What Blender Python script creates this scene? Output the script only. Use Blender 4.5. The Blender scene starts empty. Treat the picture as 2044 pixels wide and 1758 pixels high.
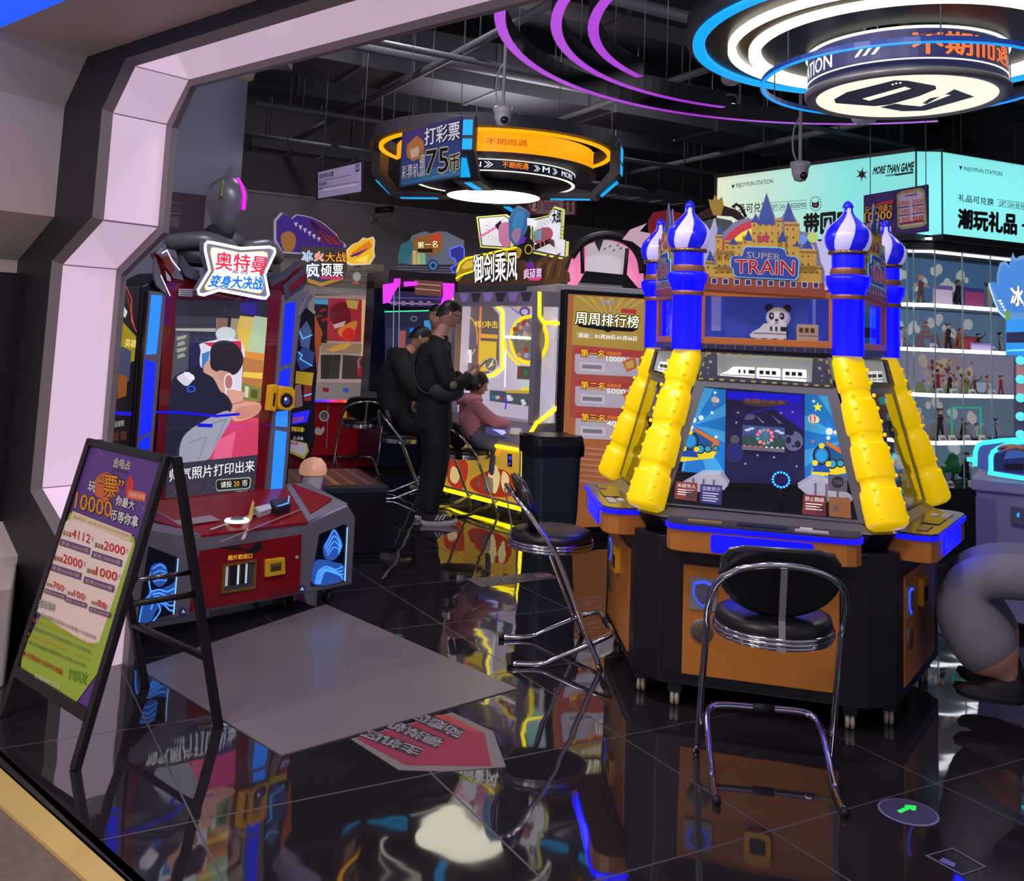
import bpy, bmesh, math, random
from mathutils import Vector, Matrix
random.seed(7)
SC = bpy.context.scene
COL = SC.collection
PI = math.pi
R = math.radians

# ------------------------------------------------------------------ camera
F_PX, CX, CY, CAM_H = 1950.0, 1022.0, 460.0, 1.5      # the photograph is a crop: principal point above its centre
PITCH, ROLL = math.atan(F_PX / 17460.0), R(2.39)
_fw = Vector((0, math.cos(PITCH), math.sin(PITCH)))
_u0 = Vector((0, -math.sin(PITCH), math.cos(PITCH)))
_r0 = Vector((1, 0, 0))
CAM_R = math.cos(ROLL) * _r0 + math.sin(ROLL) * _u0
CAM_U = math.cos(ROLL) * _u0 - math.sin(ROLL) * _r0
CAM_O = Vector((0, 0, CAM_H))
cam_data = bpy.data.cameras.new('camera')
cam_data.sensor_width = 36.0
cam_data.sensor_fit = 'HORIZONTAL'
cam_data.lens = 36.0 * F_PX / 2044.0
cam_data.shift_y = -(879.0 - CY) / 2044.0
cam_data.clip_start = 0.05
cam_data.clip_end = 100
cam = bpy.data.objects.new('camera', cam_data)
COL.objects.link(cam)
cam.matrix_world = Matrix(((CAM_R.x, CAM_U.x, -_fw.x, 0), (CAM_R.y, CAM_U.y, -_fw.y, 0),
                           (CAM_R.z, CAM_U.z, -_fw.z, CAM_H), (0, 0, 0, 1)))
SC.camera = cam

# ------------------------------------------------------------------ world, lights, exposure
SC.view_settings.view_transform = 'Standard'
SC.view_settings.look = 'None'
SC.view_settings.exposure = 0.0
SC.view_settings.gamma = 1.0
SC.view_settings.use_curve_mapping = False
world = bpy.data.worlds.new('mall_light')
SC.world = world
world.use_nodes = True
world.node_tree.nodes['Background'].inputs[0].default_value = (0.80, 0.72, 0.92, 1)
world.node_tree.nodes['Background'].inputs[1].default_value = 0.40

def area_light(name, loc, size, power, color, rot=(0, 0, 0), shape='DISK', size_y=None):
    d = bpy.data.lights.new(name, 'AREA')
    d.shape = shape
    d.size = size
    if size_y: d.size_y = size_y
    d.energy = power
    d.color = color
    o = bpy.data.objects.new(name, d)
    o.location = loc
    o.rotation_euler = rot
    COL.objects.link(o)
    return o
# lamps added out of view, standing in for the mall's lighting on the portal
for (lx, ly, w_, c_) in ((-3.3, 1.0, 70, (1.0, 0.84, 0.74)), (-4.2, -1.2, 50, (1.0, 0.86, 0.78)), (-1.6, 1.3, 42, (1.0, 0.85, 0.76))):
    area_light('mall_fill', (lx, ly, 3.4), 0.6, w_, c_)
# added fill lamps, hidden behind the portal beam and turned into the store
_inw = Vector((0.656, 0.755, 0.0))
for k in range(4):
    p = Vector((-1.696, 4.227, 2.98)) + Vector((0.755, -0.656, 0)) * (0.35 + 0.95 * k) + _inw * 0.50
    area_light('entrance_fill', p, 0.25, 15, (0.90, 0.86, 1.0), (R(58), 0, R(-41)))
# added fill lamps, hidden above the ring lights, brighten the open ceiling
area_light('ceiling_fill', (-0.19, 9.15, 3.45), 1.2, 24, (0.86, 0.86, 1.0), (PI, 0, 0))
area_light('ceiling_fill', (1.82, 4.5, 3.16), 1.0, 24, (0.86, 0.86, 1.0), (PI, 0, 0))
for (lx, ly) in ((-1.2, 7.2), (1.6, 8.9), (-2.4, 10.4), (0.9, 11.3), (4.4, 6.4)):
    area_light('store_fill', (lx, ly, 4.42), 0.3, 26, (0.94, 0.90, 1.0))  # added ceiling lamps, fill for the walls and floor

# ------------------------------------------------------------------ pixel rays and frames
def ray(px, py):
    return _fw + CAM_R * ((px - CX) / F_PX) - CAM_U * ((py - CY) / F_PX)
def flo(px, py, z=0.0):
    d = ray(px, py)
    return CAM_O + d * ((z - CAM_H) / d.z)
def atY(px, py, Y):
    d = ray(px, py)
    return CAM_O + d * (Y / d.y)

class Fr:
    """A place on the floor with a heading: local x along the front, local -y out of the front."""
    def __init__(s, loc, rz=0.0):
        s.l = Vector((loc[0], loc[1], loc[2] if len(loc) > 2 else 0.0))
        s.rz = R(rz); s.c, s.s = math.cos(s.rz), math.sin(s.rz)
        s.root = None
    def w2l(s, p):
        d = Vector(p) - s.l
        return Vector((d.x * s.c + d.y * s.s, -d.x * s.s + d.y * s.c, d.z))
    def l2w(s, p):
        return s.l + Vector((p[0] * s.c - p[1] * s.s, p[0] * s.s + p[1] * s.c, p[2]))
    def _d(s, v):
        return Vector((v.x * s.c + v.y * s.s, -v.x * s.s + v.y * s.c, v.z))
    def hit(s, px, py, y=0.0):
        o, d = s.w2l(CAM_O), s._d(ray(px, py))
        q = o + d * ((y - o.y) / d.y)
        return (q.x, q.z)
    def hitx(s, px, py, x=0.0):
        o, d = s.w2l(CAM_O), s._d(ray(px, py))
        q = o + d * ((x - o.x) / d.x)
        return (q.y, q.z)
    def plane(s, px, py, p0, n):
        o, d = s.w2l(CAM_O), s._d(ray(px, py))
        n = Vector(n)
        return o + d * (((Vector(p0) - o).dot(n)) / d.dot(n))

# ------------------------------------------------------------------ materials
def lin(c):
    c = c / 255.0
    return c / 12.92 if c <= 0.04045 else ((c + 0.055) / 1.055) ** 2.4
_mats = {}
def M(name, rgb, rough=0.5, metal=0.0, emit=0.0, spec=0.5, noise=0.0, coat=0.0, nscale=30.0):
    key = (name, tuple(rgb), rough, metal, emit, noise)
    if key in _mats: return _mats[key]
    m = bpy.data.materials.new(name)
    m.use_nodes = True
    nt = m.node_tree
    b = nt.nodes['Principled BSDF']
    col = (lin(rgb[0]), lin(rgb[1]), lin(rgb[2]), 1)
    b.inputs['Base Color'].default_value = col
    b.inputs['Roughness'].default_value = rough
    b.inputs['Metallic'].default_value = metal
    b.inputs['Specular IOR Level'].default_value = spec
    if coat: b.inputs['Coat Weight'].default_value = coat
    if emit:
        b.inputs['Emission Color'].default_value = col
        b.inputs['Emission Strength'].default_value = emit
        if emit > 0.99: b.inputs['Base Color'].default_value = (col[0] * .2, col[1] * .2, col[2] * .2, 1)
    if noise:
        tc = nt.nodes.new('ShaderNodeTexCoord'); nz = nt.nodes.new('ShaderNodeTexNoise')
        nz.inputs['Scale'].default_value = nscale; nz.inputs['Detail'].default_value = 5
        mx = nt.nodes.new('ShaderNodeMix'); mx.data_type = 'RGBA'; mx.blend_type = 'MULTIPLY'
        mx.inputs[6].default_value = col
        rp = nt.nodes.new('ShaderNodeMapRange'); rp.inputs['To Min'].default_value = 1 - noise; rp.inputs['To Max'].default_value = 1 + noise
        nt.links.new(tc.outputs['Object'], nz.inputs['Vector'])
        nt.links.new(nz.outputs['Fac'], rp.inputs['Value'])
        cb = nt.nodes.new('ShaderNodeCombineColor')
        for k in range(3): nt.links.new(rp.outputs['Result'], cb.inputs[k])
        mx.inputs[0].default_value = 1.0
        nt.links.new(cb.outputs['Color'], mx.inputs[7])
        nt.links.new(mx.outputs[2], b.inputs['Base Color'])
    _mats[key] = m
    return m
def P(*rgb, e=0.0, r=0.45):            # printed or painted colour, e > 0 adds glow, also on prints with no lamp behind
    return M('print_glow' if e else 'paint', rgb, r, 0, e)
def LED(*rgb, s=1.5):                   # a light strip or lamp face
    return M('light_strip', rgb, 0.4, 0, s)
def glass(name='clear_glass', tint=(0.96, 0.97, 1.0), refl=0.8):
    if name in _mats: return _mats[name]
    m = bpy.data.materials.new(name); m.use_nodes = True
    nt = m.node_tree; nt.nodes.clear()
    out = nt.nodes.new('ShaderNodeOutputMaterial'); mix = nt.nodes.new('ShaderNodeMixShader')
    tr = nt.nodes.new('ShaderNodeBsdfTransparent'); gl = nt.nodes.new('ShaderNodeBsdfGlossy')
    fr = nt.nodes.new('ShaderNodeFresnel'); fr.inputs[0].default_value = 1.45
    mu = nt.nodes.new('ShaderNodeMath'); mu.operation = 'MULTIPLY'; mu.inputs[1].default_value = refl
    tr.inputs[0].default_value = (*tint, 1); gl.inputs['Roughness'].default_value = 0.02
    nt.links.new(fr.outputs[0], mu.inputs[0]); nt.links.new(mu.outputs[0], mix.inputs[0])
    nt.links.new(tr.outputs[0], mix.inputs[1]); nt.links.new(gl.outputs[0], mix.inputs[2])
    nt.links.new(mix.outputs[0], out.inputs[0])
    _mats[name] = m
    return m
GLASS = glass()
CHROME = M('chrome', (205, 205, 212), 0.12, 1.0)
DKCHROME = M('dark_chrome', (120, 118, 126), 0.18, 1.0)
BLACK = M('black_metal', (18, 17, 20), 0.4)
BLACKM = M('black_plastic', (14, 14, 18), 0.55)
LEATH = M('black_leatherette', (24, 24, 27), 0.38)

# ------------------------------------------------------------------ mesh building
def link(o):
    COL.objects.link(o); return o
class MB:
    def __init__(s):
        s.v, s.f, s.fm, s.sm, s.mats = [], [], [], [], []
    def mi(s, m):
        if m not in s.mats: s.mats.append(m)
        return s.mats.index(m)
    def add(s, vs, fs, m, smooth=False):
        o = len(s.v); k = s.mi(m)
        s.v += [tuple(v) for v in vs]
        for f in fs:
            s.f.append([i + o for i in f]); s.fm.append(k); s.sm.append(smooth)
        return s
    def face(s, pts, m):
        return s.add(pts, [list(range(len(pts)))], m)
    def prism(s, a, b, m, caps=True, smooth=False):          # two rings of equal length
        n = len(a)
        fs = [[i, (i + 1) % n, n + (i + 1) % n, n + i] for i in range(n)]
        if caps: fs += [list(range(n))[::-1], list(range(n, 2 * n))]
        return s.add(list(a) + list(b), fs, m, smooth)
    def xz(s, pts, y0, y1, m):                                # outline in the local front plane given a depth
        return s.prism([(p[0], y0, p[1]) for p in pts], [(p[0], y1, p[1]) for p in pts], m)
    def xy(s, pts, z0, z1, m):
        return s.prism([(p[0], p[1], z0) for p in pts], [(p[0], p[1], z1) for p in pts], m)
    def yz(s, pts, x0, x1, m):
        return s.prism([(x0, p[0], p[1]) for p in pts], [(x1, p[0], p[1]) for p in pts], m)
    def box(s, x0, x1, y0, y1, z0, z1, m):
        return s.xy([(x0, y0), (x1, y0), (x1, y1), (x0, y1)], z0, z1, m)
    def lathe(s, prof, m, c=(0, 0, 0), n=24, smooth=True, sx=1, sy=1, a0=0, a1=2 * PI, axis='z'):
        full = abs(a1 - a0 - 2 * PI) < 1e-6
        k = n if full else n + 1
        vs = []
        for (r, z) in prof:
            for i in range(k):
                a = a0 + (a1 - a0) * i / n
                p = (r * sx * math.cos(a), r * sy * math.sin(a), z)
                if axis == 'y': p = (p[0], -p[2], p[1])
                elif axis == 'x': p = (p[2], p[0], p[1])
                vs.append((c[0] + p[0], c[1] + p[1], c[2] + p[2]))
        fs = []
        for j in range(len(prof) - 1):
            for i in range(n):
                i2 = (i + 1) % k
                fs.append([j * k + i, j * k + i2, (j + 1) * k + i2, (j + 1) * k + i])
        return s.add(vs, fs, m, smooth)
    def tube(s, pts, r, m, n=8, closed=False, caps=True):
        pts = [Vector(p) for p in pts]; N = len(pts)
        rr = r if isinstance(r, (list, tuple)) else [r] * N
        T = []
        for i in range(N):
            a = pts[(i - 1) % N] if (closed or i > 0) else pts[i]
            b = pts[(i + 1) % N] if (closed or i < N - 1) else pts[i]
            T.append((b - a).normalized())
        up = Vector((0, 0, 1)) if abs(T[0].z) < .9 else Vector((1, 0, 0))
        nrm = (up - T[0] * up.dot(T[0])).normalized()
        vs = []
        for i in range(N):
            nrm = (nrm - T[i] * nrm.dot(T[i]))
            nrm = nrm.normalized() if nrm.length > 1e-6 else Vector((1, 0, 0))
            bi = T[i].cross(nrm)
            for k in range(n):
                a = 2 * PI * k / n
                vs.append(pts[i] + (nrm * math.cos(a) + bi * math.sin(a)) * rr[i])
        fs = []
        for i in range(N if closed else N - 1):
            j = (i + 1) % N
            for k in range(n):
                k2 = (k + 1) % n
                fs.append([i * n + k, i * n + k2, j * n + k2, j * n + k])
        if not closed and caps:
            fs += [list(range(n))[::-1], list(range((N - 1) * n, N * n))]
        return s.add(vs, fs, m, True)
    def ball(s, c, r, m, n=16, k=10, sc=(1, 1, 1)):
        vs = [(c[0], c[1], c[2] - r * sc[2])]
        for j in range(1, k):
            t = PI * j / k
            for i in range(n):
                a = 2 * PI * i / n
                vs.append((c[0] + r * sc[0] * math.sin(t) * math.cos(a), c[1] + r * sc[1] * math.sin(t) * math.sin(a), c[2] - r * sc[2] * math.cos(t)))
        vs.append((c[0], c[1], c[2] + r * sc[2]))
        fs = [[0, 1 + (i + 1) % n, 1 + i] for i in range(n)]
        for j in range(k - 2):
            for i in range(n):
                a, b = 1 + j * n + i, 1 + j * n + (i + 1) % n
                fs.append([a, b, b + n, a + n])
        L = len(vs) - 1
        fs += [[L, L - n + i, L - n + (i + 1) % n] for i in range(n)]
        return s.add(vs, fs, m, True)
    def disc(s, c, r, m, n=28, axis='y', sx=1.0, sz=1.0):
        pts = []
        for i in range(n):
            a = 2 * PI * i / n
            if axis == 'y': pts.append((c[0] + r * sx * math.cos(a), c[1], c[2] + r * sz * math.sin(a)))
            elif axis == 'x': pts.append((c[0], c[1] + r * sx * math.cos(a), c[2] + r * sz * math.sin(a)))
            else: pts.append((c[0] + r * sx * math.cos(a), c[1] + r * sz * math.sin(a), c[2]))
        return s.face(pts, m)
    def build(s, name, parent=None, bevel=0.0, subsurf=0, loc=None, rz=0.0, seg=2, weld=False):
        me = bpy.data.meshes.new(name)
        me.from_pydata(s.v, [], s.f)
        for m in s.mats: me.materials.append(m)
        me.polygons.foreach_set('material_index', s.fm)
        me.polygons.foreach_set('use_smooth', s.sm)
        me.update()
        bm = bmesh.new(); bm.from_mesh(me)
        if weld: bmesh.ops.remove_doubles(bm, verts=bm.verts, dist=1e-5)
        bmesh.ops.recalc_face_normals(bm, faces=bm.faces)
        bm.to_mesh(me); bm.free()
        o = bpy.data.objects.new(name, me)
        if parent is not None: o.parent = parent
        if loc is not None: o.location = loc
        o.rotation_euler.z = rz
        link(o)
        if bevel:
            md = o.modifiers.new('bevel', 'BEVEL'); md.width = bevel; md.segments = seg; md.limit_method = 'ANGLE'; md.angle_limit = R(35)
        if subsurf:
            md = o.modifiers.new('subsurf', 'SUBSURF'); md.levels = subsurf; md.render_levels = subsurf
        return o

def tag(o, label=None, cat=None, group=None, kind=None):
    if label: o['label'] = label
    if cat: o['category'] = cat
    if group: o['group'] = group
    if kind: o['kind'] = kind
    return o
def thing(name, label, cat, fr, group=None):
    o = bpy.data.objects.new(name, None)
    o.location = fr.l; o.rotation_euler.z = fr.rz
    o.empty_display_size = 0.1
    link(o); tag(o, label, cat, group)
    fr.root = o
    return o
def single(name, mb, label, cat, fr=None, group=None, bevel=0.0, subsurf=0):
    o = mb.build(name, None, bevel, subsurf, fr.l if fr else None, fr.rz if fr else 0.0)
    return tag(o, label, cat, group)
def struct(name, mb, fr=None, bevel=0.0):
    o = mb.build(name, None, bevel, 0, fr.l if fr else None, fr.rz if fr else 0.0)
    o['kind'] = 'structure'
    return o
def copy_tree(o, parent=None):
    c = o.copy(); COL.objects.link(c)
    if parent is not None: c.parent = parent
    for ch in list(o.children): copy_tree(ch, c)
    return c

# ------------------------------------------------------------------ lettering
_tcache = {}
def text_shape(t, bold=0.0, shear=0.0, ext=0.0):
    key = (t, bold, shear, ext)
    if key in _tcache: return _tcache[key]
    cu = bpy.data.curves.new('lettering', 'FONT')
    cu.body = t; cu.size = 1; cu.resolution_u = 2; cu.offset = bold; cu.shear = shear; cu.extrude = ext
    ob = bpy.data.objects.new('lettering', cu)
    COL.objects.link(ob)
    bpy.context.view_layer.update()
    dg = bpy.context.evaluated_depsgraph_get()
    me = bpy.data.meshes.new_from_object(ob.evaluated_get(dg))
    vs = [tuple(v.co) for v in me.vertices]; fs = [list(p.vertices) for p in me.polygons]
    bpy.data.objects.remove(ob); bpy.data.curves.remove(cu); bpy.data.meshes.remove(me)
    if vs:
        x0 = min(v[0] for v in vs); x1 = max(v[0] for v in vs); y0 = min(v[1] for v in vs); y1 = max(v[1] for v in vs)
        w, h = max(x1 - x0, 1e-6), max(y1 - y0, 1e-6)
        vs = [((v[0] - x0) / w, (v[1] - y0) / h, v[2]) for v in vs]
    _tcache[key] = (vs, fs)
    return _tcache[key]
def put_text(mb, t, m, quad, bold=0.0, shear=0.0):
    """quad = TL, TR, BR, BL as 3-D points; the lettering fills it. Weight is added with shifted copies."""
    vs, fs = text_shape(t, 0.0, shear)
    TL, TR, BR, BL = [Vector(q) for q in quad]
    n = max(len(t), 1)
    if any(ord(ch) > 0x2e80 for ch in t): bold = min(bold * 1.1, .1) if bold > .055 else min(bold * 1.1, .06)
    du, dv = bold / n, bold
    sh_ = [(0, 0)]
    if bold: sh_ = [(-du * .5, 0), (du * .5, 0), (0, dv * .35), (0, -dv * .35)]
    if bold > .055: sh_ = [(du * math.cos(PI * k / 4) * .8, dv * math.sin(PI * k / 4) * .8) for k in range(8)]
    for (a, b) in sh_:
        out = []
        for (u, v, w) in vs:
            u, v = u + a, v + b
            out.append((BL * (1 - u) + BR * u) * (1 - v) + (TL * (1 - u) + TR * u) * v)
        mb.add(out, fs, m)
    return mb

class Art:
    """Flat printing on a vertical plane of a frame, drawn at pixel places of the photograph's surface."""
    def __init__(s, fr, y=0.0, mb=None, step=0.0004, p0=None, n=None):
        s.fr, s.mb, s.step, s.k = fr, mb or MB(), step, 0
        s.p0 = Vector(p0) if p0 is not None else Vector((0, y, 0))
        s.n = Vector(n).normalized() if n is not None else Vector((0, -1, 0))
    def pt(s, p, k=None):
        return s.fr.plane(p[0], p[1], s.p0, s.n) + s.n * (s.step * (s.k if k is None else k))
    def poly(s, pts, m, up=True):
        if up: s.k += 1
        s.mb.face([s.pt(p) for p in pts], m); return s
    def blob(s, pts, m, n=4):
        return s.poly([(v.x, v.y) for v in smooth_path([(p[0], p[1], 0) for p in pts], n, True)], m)
    def ell(s, cx, cy, rx, ry, m, n=24, a0=0, a1=2 * PI):
        return s.poly([(cx + rx * math.cos(a0 + (a1 - a0) * i / n), cy + ry * math.sin(a0 + (a1 - a0) * i / n)) for i in range(n if a1 - a0 > 6.2 else n + 1)], m)
    def line(s, pts, w, m):
        s.k += 1
        for (a, b) in zip(pts[:-1], pts[1:]):
            d = Vector((b[0] - a[0], b[1] - a[1]));
            if d.length < 1e-6: continue
            n = Vector((-d.y, d.x)).normalized() * w / 2; e = d.normalized() * w * .3
            s.mb.face([s.pt((a[0] + n.x - e.x, a[1] + n.y - e.y)), s.pt((b[0] + n.x + e.x, b[1] + n.y + e.y)), s.pt((b[0] - n.x + e.x, b[1] - n.y + e.y)), s.pt((a[0] - n.x - e.x, a[1] - n.y - e.y))], m)
        return s
    def slab(s, pts, m, th, off=0.0):
        a = [s.pt(p, 0) + s.n * off for p in pts]
        s.mb.prism([v + s.n * th for v in a], a, m); return s
    def rect(s, x0, y0, x1, y1, m, sk=0.0, up=True):
        return s.poly([(x0, y0), (x1, y0 + sk * (x1 - x0)), (x1, y1 + sk * (x1 - x0)), (x0, y1)], m, up)
    def text(s, t, m, TL, TR, BR, BL, bold=0.0, shear=0.0):
        s.k += 1
        put_text(s.mb, t, m, [s.pt(TL), s.pt(TR), s.pt(BR), s.pt(BL)], bold, shear); return s
    def outlined(s, t, m, mo, TL, TR, BR, BL, bold=0.03, out=0.09, shear=0.0):
        s.text(t, mo, TL, TR, BR, BL, out, shear)
        return s.text(t, m, TL, TR, BR, BL, bold, shear)
    def glow_tube(s, pts, r, m, off=0.01, n=6, closed=False):
        s.mb.tube([s.pt(p, 0) + s.n * off for p in pts], r, m, n, closed); return s

def smooth_path(pts, n=6, closed=False):
    P_ = [Vector(p) for p in pts]; N = len(P_); out = []
    for i in range(N if closed else N - 1):
        p0 = P_[(i - 1) % N] if (closed or i > 0) else P_[i]
        p1 = P_[i]; p2 = P_[(i + 1) % N]
        p3 = P_[(i + 2) % N] if (closed or i < N - 2) else p2
        for k in range(n):
            t = k / n
            out.append(0.5 * ((2 * p1) + (p2 - p0) * t + (2 * p0 - 5 * p1 + 4 * p2 - p3) * t * t + (3 * p1 - p0 - 3 * p2 + p3) * t ** 3))
    if not closed: out.append(P_[-1])
    return out
def rrect(x0, x1, z0, z1, r, n=4):
    out = []
    for (cx, cz, a) in ((x1 - r, z1 - r, 0), (x0 + r, z1 - r, 90), (x0 + r, z0 + r, 180), (x1 - r, z0 + r, 270)):
        for i in range(n + 1):
            t = R(a + 90 * i / n)
            out.append((cx + r * math.cos(t), cz + r * math.sin(t)))
    return out
def star(cx, cy, r, k=5, q=.42, rot=-90):
    return [(cx + (r if i % 2 == 0 else r * q) * math.cos(R(rot + 180 * i / k)), cy + (r if i % 2 == 0 else r * q) * math.sin(R(rot + 180 * i / k))) for i in range(2 * k)]

# ================================================================== the setting
AX = 29.0                                   # heading of the store's walls and floor tiles
def tile_material():
    m = bpy.data.materials.new('polished_dark_tile'); m.use_nodes = True
    nt = m.node_tree; b = nt.nodes['Principled BSDF']
    tc = nt.nodes.new('ShaderNodeTexCoord'); mp = nt.nodes.new('ShaderNodeMapping'); mp.vector_type = 'TEXTURE'
    mp.inputs['Location'].default_value = (-0.29, 5.35, 0); mp.inputs['Rotation'].default_value = (0, 0, R(29.5))
    br = nt.nodes.new('ShaderNodeTexBrick'); br.offset = 0; br.squash = 1
    for k, v in (('Scale', 1.0), ('Mortar Size', 0.004), ('Mortar Smooth', 0.3), ('Brick Width', 0.8), ('Row Height', 0.8)): br.inputs[k].default_value = v
    br.inputs['Color1'].default_value = (0.017, 0.015, 0.018, 1); br.inputs['Color2'].default_value = (0.020, 0.017, 0.021, 1); br.inputs['Mortar'].default_value = (0.038, 0.035, 0.038, 1)
    nt.links.new(tc.outputs['Object'], mp.inputs['Vector']); nt.links.new(mp.outputs['Vector'], br.inputs['Vector'])
    nt.links.new(br.outputs['Color'], b.inputs['Base Color'])
    mr = nt.nodes.new('ShaderNodeMapRange'); mr.inputs['To Min'].default_value = 0.035; mr.inputs['To Max'].default_value = 0.5
    nt.links.new(br.outputs['Fac'], mr.inputs['Value']); nt.links.new(mr.outputs['Result'], b.inputs['Roughness'])
    b.inputs['IOR'].default_value = 2.1
    nz = nt.nodes.new('ShaderNodeTexNoise'); nz.inputs['Scale'].default_value = 2.2; nz.inputs['Detail'].default_value = 1.5
    nt.links.new(tc.outputs['Object'], nz.inputs['Vector'])
    bp = nt.nodes.new('ShaderNodeBump'); bp.inputs['Strength'].default_value = 0.08; bp.inputs['Distance'].default_value = 0.05
    nt.links.new(nz.outputs['Fac'], bp.inputs['Height']); nt.links.new(bp.outputs['Normal'], b.inputs['Normal'])
    return m
A = Fr((-1.696, 4.227, 0), -41)             # the entrance portal: its near face, heading along the threshold
def Aw(x, y): 
    p = A.l2w((x, y, 0)); return (p.x, p.y)
_s0, _s1 = A.w2l(flo(0, 1545)), A.w2l(flo(238, 1758))
def _edge(x): return _s0.y + (_s1.y - _s0.y) * (x - _s0.x) / (_s1.x - _s0.x)
mb = MB()
mb.xy([Aw(-3.5, _edge(-3.5)), Aw(6, _edge(6)), (9, 5), (9, 16), (-7, 16), (-7, 6)], -0.06, 0.0, tile_material())
struct('floor', mb)
mb = MB()
mb.xy([Aw(-4, -6), Aw(8, -6), Aw(8, _edge(8) - .02), Aw(-4, _edge(-4) - .02)], -0.06, -0.005, M('terrazzo', (112, 98, 90), 0.6, noise=0.35, nscale=45))
struct('floor_outside', mb)
mb = MB()
a0, a1 = A.w2l(flo(0, 1536)), A.w2l(flo(245, 1758))
b0, b1 = A.w2l(flo(0, 1608)), A.w2l(flo(170, 1758))
def ext(p, q, t): return (p.x + (q.x - p.x) * t, p.y + (q.y - p.y) * t)
mb.xy([ext(b0, b1, -2), ext(b0, b1, 7), ext(a0, a1, 7), ext(a0, a1, -2)], -0.03, 0.006, M('brushed_gold', (232, 202, 124), 0.4, 0.3))
q0, q1 = flo(0, 1512), flo(262, 1758)
c0, c1 = A.w2l(q0), A.w2l(q1)
mb.xy([ext(a0, a1, -2), ext(a0, a1, 7), ext(c0, c1, 7), ext(c0, c1, -2)], -0.03, 0.004, M('dark_edge', (44, 40, 44), 0.3))
struct('trim_1', mb, A)

# back wall, left pilaster wall, ceiling
W0 = flo(480, 900, 0)                       # only its heading is used
wp = atY(485, 382, 12.0)
BW = Fr((wp.x, wp.y, 0), AX)
ZB = BW.w2l(wp).z                           # height where the dark upper band starts
mb = MB()
mb.box(-4, 12, 0, .12, 0, ZB, M('wall_paint_light', (150, 145, 150), 0.7))
mb.box(-4, 12, -.02, .12, ZB, ZB + .03, M('wall_rail', (165, 160, 165), 0.6))
mb.box(-4, 12, 0.01, .12, ZB + .03, 4.6, M('wall_paint_dark', (92, 88, 90), 0.75))
for xx in (1.35, 3.6, 5.2): mb.box(xx, xx + .012, -.004, .02, ZB + .03, 4.3, M('wall_joint', (50, 48, 50), .7))
struct('wall_back', mb, BW)
mb = MB()
wp = atY(485, 300, 9.2)
lw = wp - Vector((math.cos(R(AX)), math.sin(R(AX)), 0)) * 2.2
bk = Vector((-math.sin(R(AX)), math.cos(R(AX)), 0)) * 1.2
mb.xy([(wp.x, wp.y), (lw.x, lw.y), (lw.x + bk.x, lw.y + bk.y), (wp.x + bk.x, wp.y + bk.y)], 0, 4.6, M('wall_paint_blue_grey', (146, 148, 168), 0.7))
struct('wall_left', mb)
mb = MB()
mb.xy([Aw(-2, .3), Aw(6, .3), (9.5, 6), (9.5, 17), (-7, 17), (-7, 7)], 4.6, 4.7, M('ceiling_paint', (40, 39, 44), 0.85))
struct('ceiling', mb)
mb = MB()
mb.box(5.9, 6.0, 2, 16, 0, 4.6, M('wall_paint_dark2', (70, 68, 74), .75))
struct('wall_right', mb)

# dark services under the ceiling
CF = Fr((0, 8.5, 0), AX)
DUCT = M('duct_paint', (54, 54, 60), 0.6); PIPE = M('pipe_paint', (92, 92, 98), 0.5); TRAY = M('tray_paint', (74, 74, 80), .5)
for i, (x0, x1, y0, y1, z0, z1) in enumerate([(-1.86, 6, -3.4, -2.7, 3.95, 4.35), (-1.86, 6, -1.5, -1.15, 4.0, 4.3), (-1.86, 6.5, 0.6, 1.3, 3.85, 4.3), (-1.85, 7, 2.6, 2.9, 4.0, 4.4)]):
    m_ = MB(); m_.box(x0, x1, y0, y1, z0, z1, DUCT)
    for k in range(8): m_.box(x0 + .6 + k * 1.35, x0 + .64 + k * 1.35, y0 - .015, y1 + .015, z0 - .015, z1, TRAY)
    o = struct('ceiling_duct', m_, CF)
for i, (ya, za) in enumerate([(-2.3, 3.75), (-.6, 3.7), (.2, 3.9), (1.8, 3.65), (3.0, 3.55)]):
    xs = -1.86
    m_ = MB(); m_.tube([(xs, ya, za), (7, ya, za)], .028 if i % 2 else .045, PIPE, 8)
    for k in range(9): m_.tube([(-1.4 + k * .95, ya, za), (-1.4 + k * .95, ya, 4.6)], .007, PIPE, 4)
    struct('ceiling_pipe', m_, CF)
for i, (xa, za) in enumerate([(-.8, 3.8), (1.2, 3.85), (3.4, 3.75)]):
    m_ = MB(); m_.tube([(xa, -4, za), (xa, 4.5, za)], .035, PIPE, 8)
    for k in range(6): m_.tube([(xa, -3.4 + k * 1.3, za), (xa, -3.4 + k * 1.3, 4.6)], .007, PIPE, 4)
    struct('ceiling_pipe', m_, CF)
for i, (ya, za) in enumerate([(1.9, 3.25), (2.75, 3.4)]):
    m_ = MB()
    for dy in (0, .3): m_.box(-1.85, 7, ya + dy, ya + dy + .02, za, za + .09, TRAY)
    for k in range(27): m_.box(-1.8 + k * .33, -1.76 + k * .33, ya, ya + .3, za, za + .02, TRAY)
    for k in range(7): m_.tube([(-1.5 + k * 1.3, ya, za), (-1.5 + k * 1.3, ya, 4.6)], .006, PIPE, 4)
    struct('ceiling_cable_tray', m_, CF)

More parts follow.
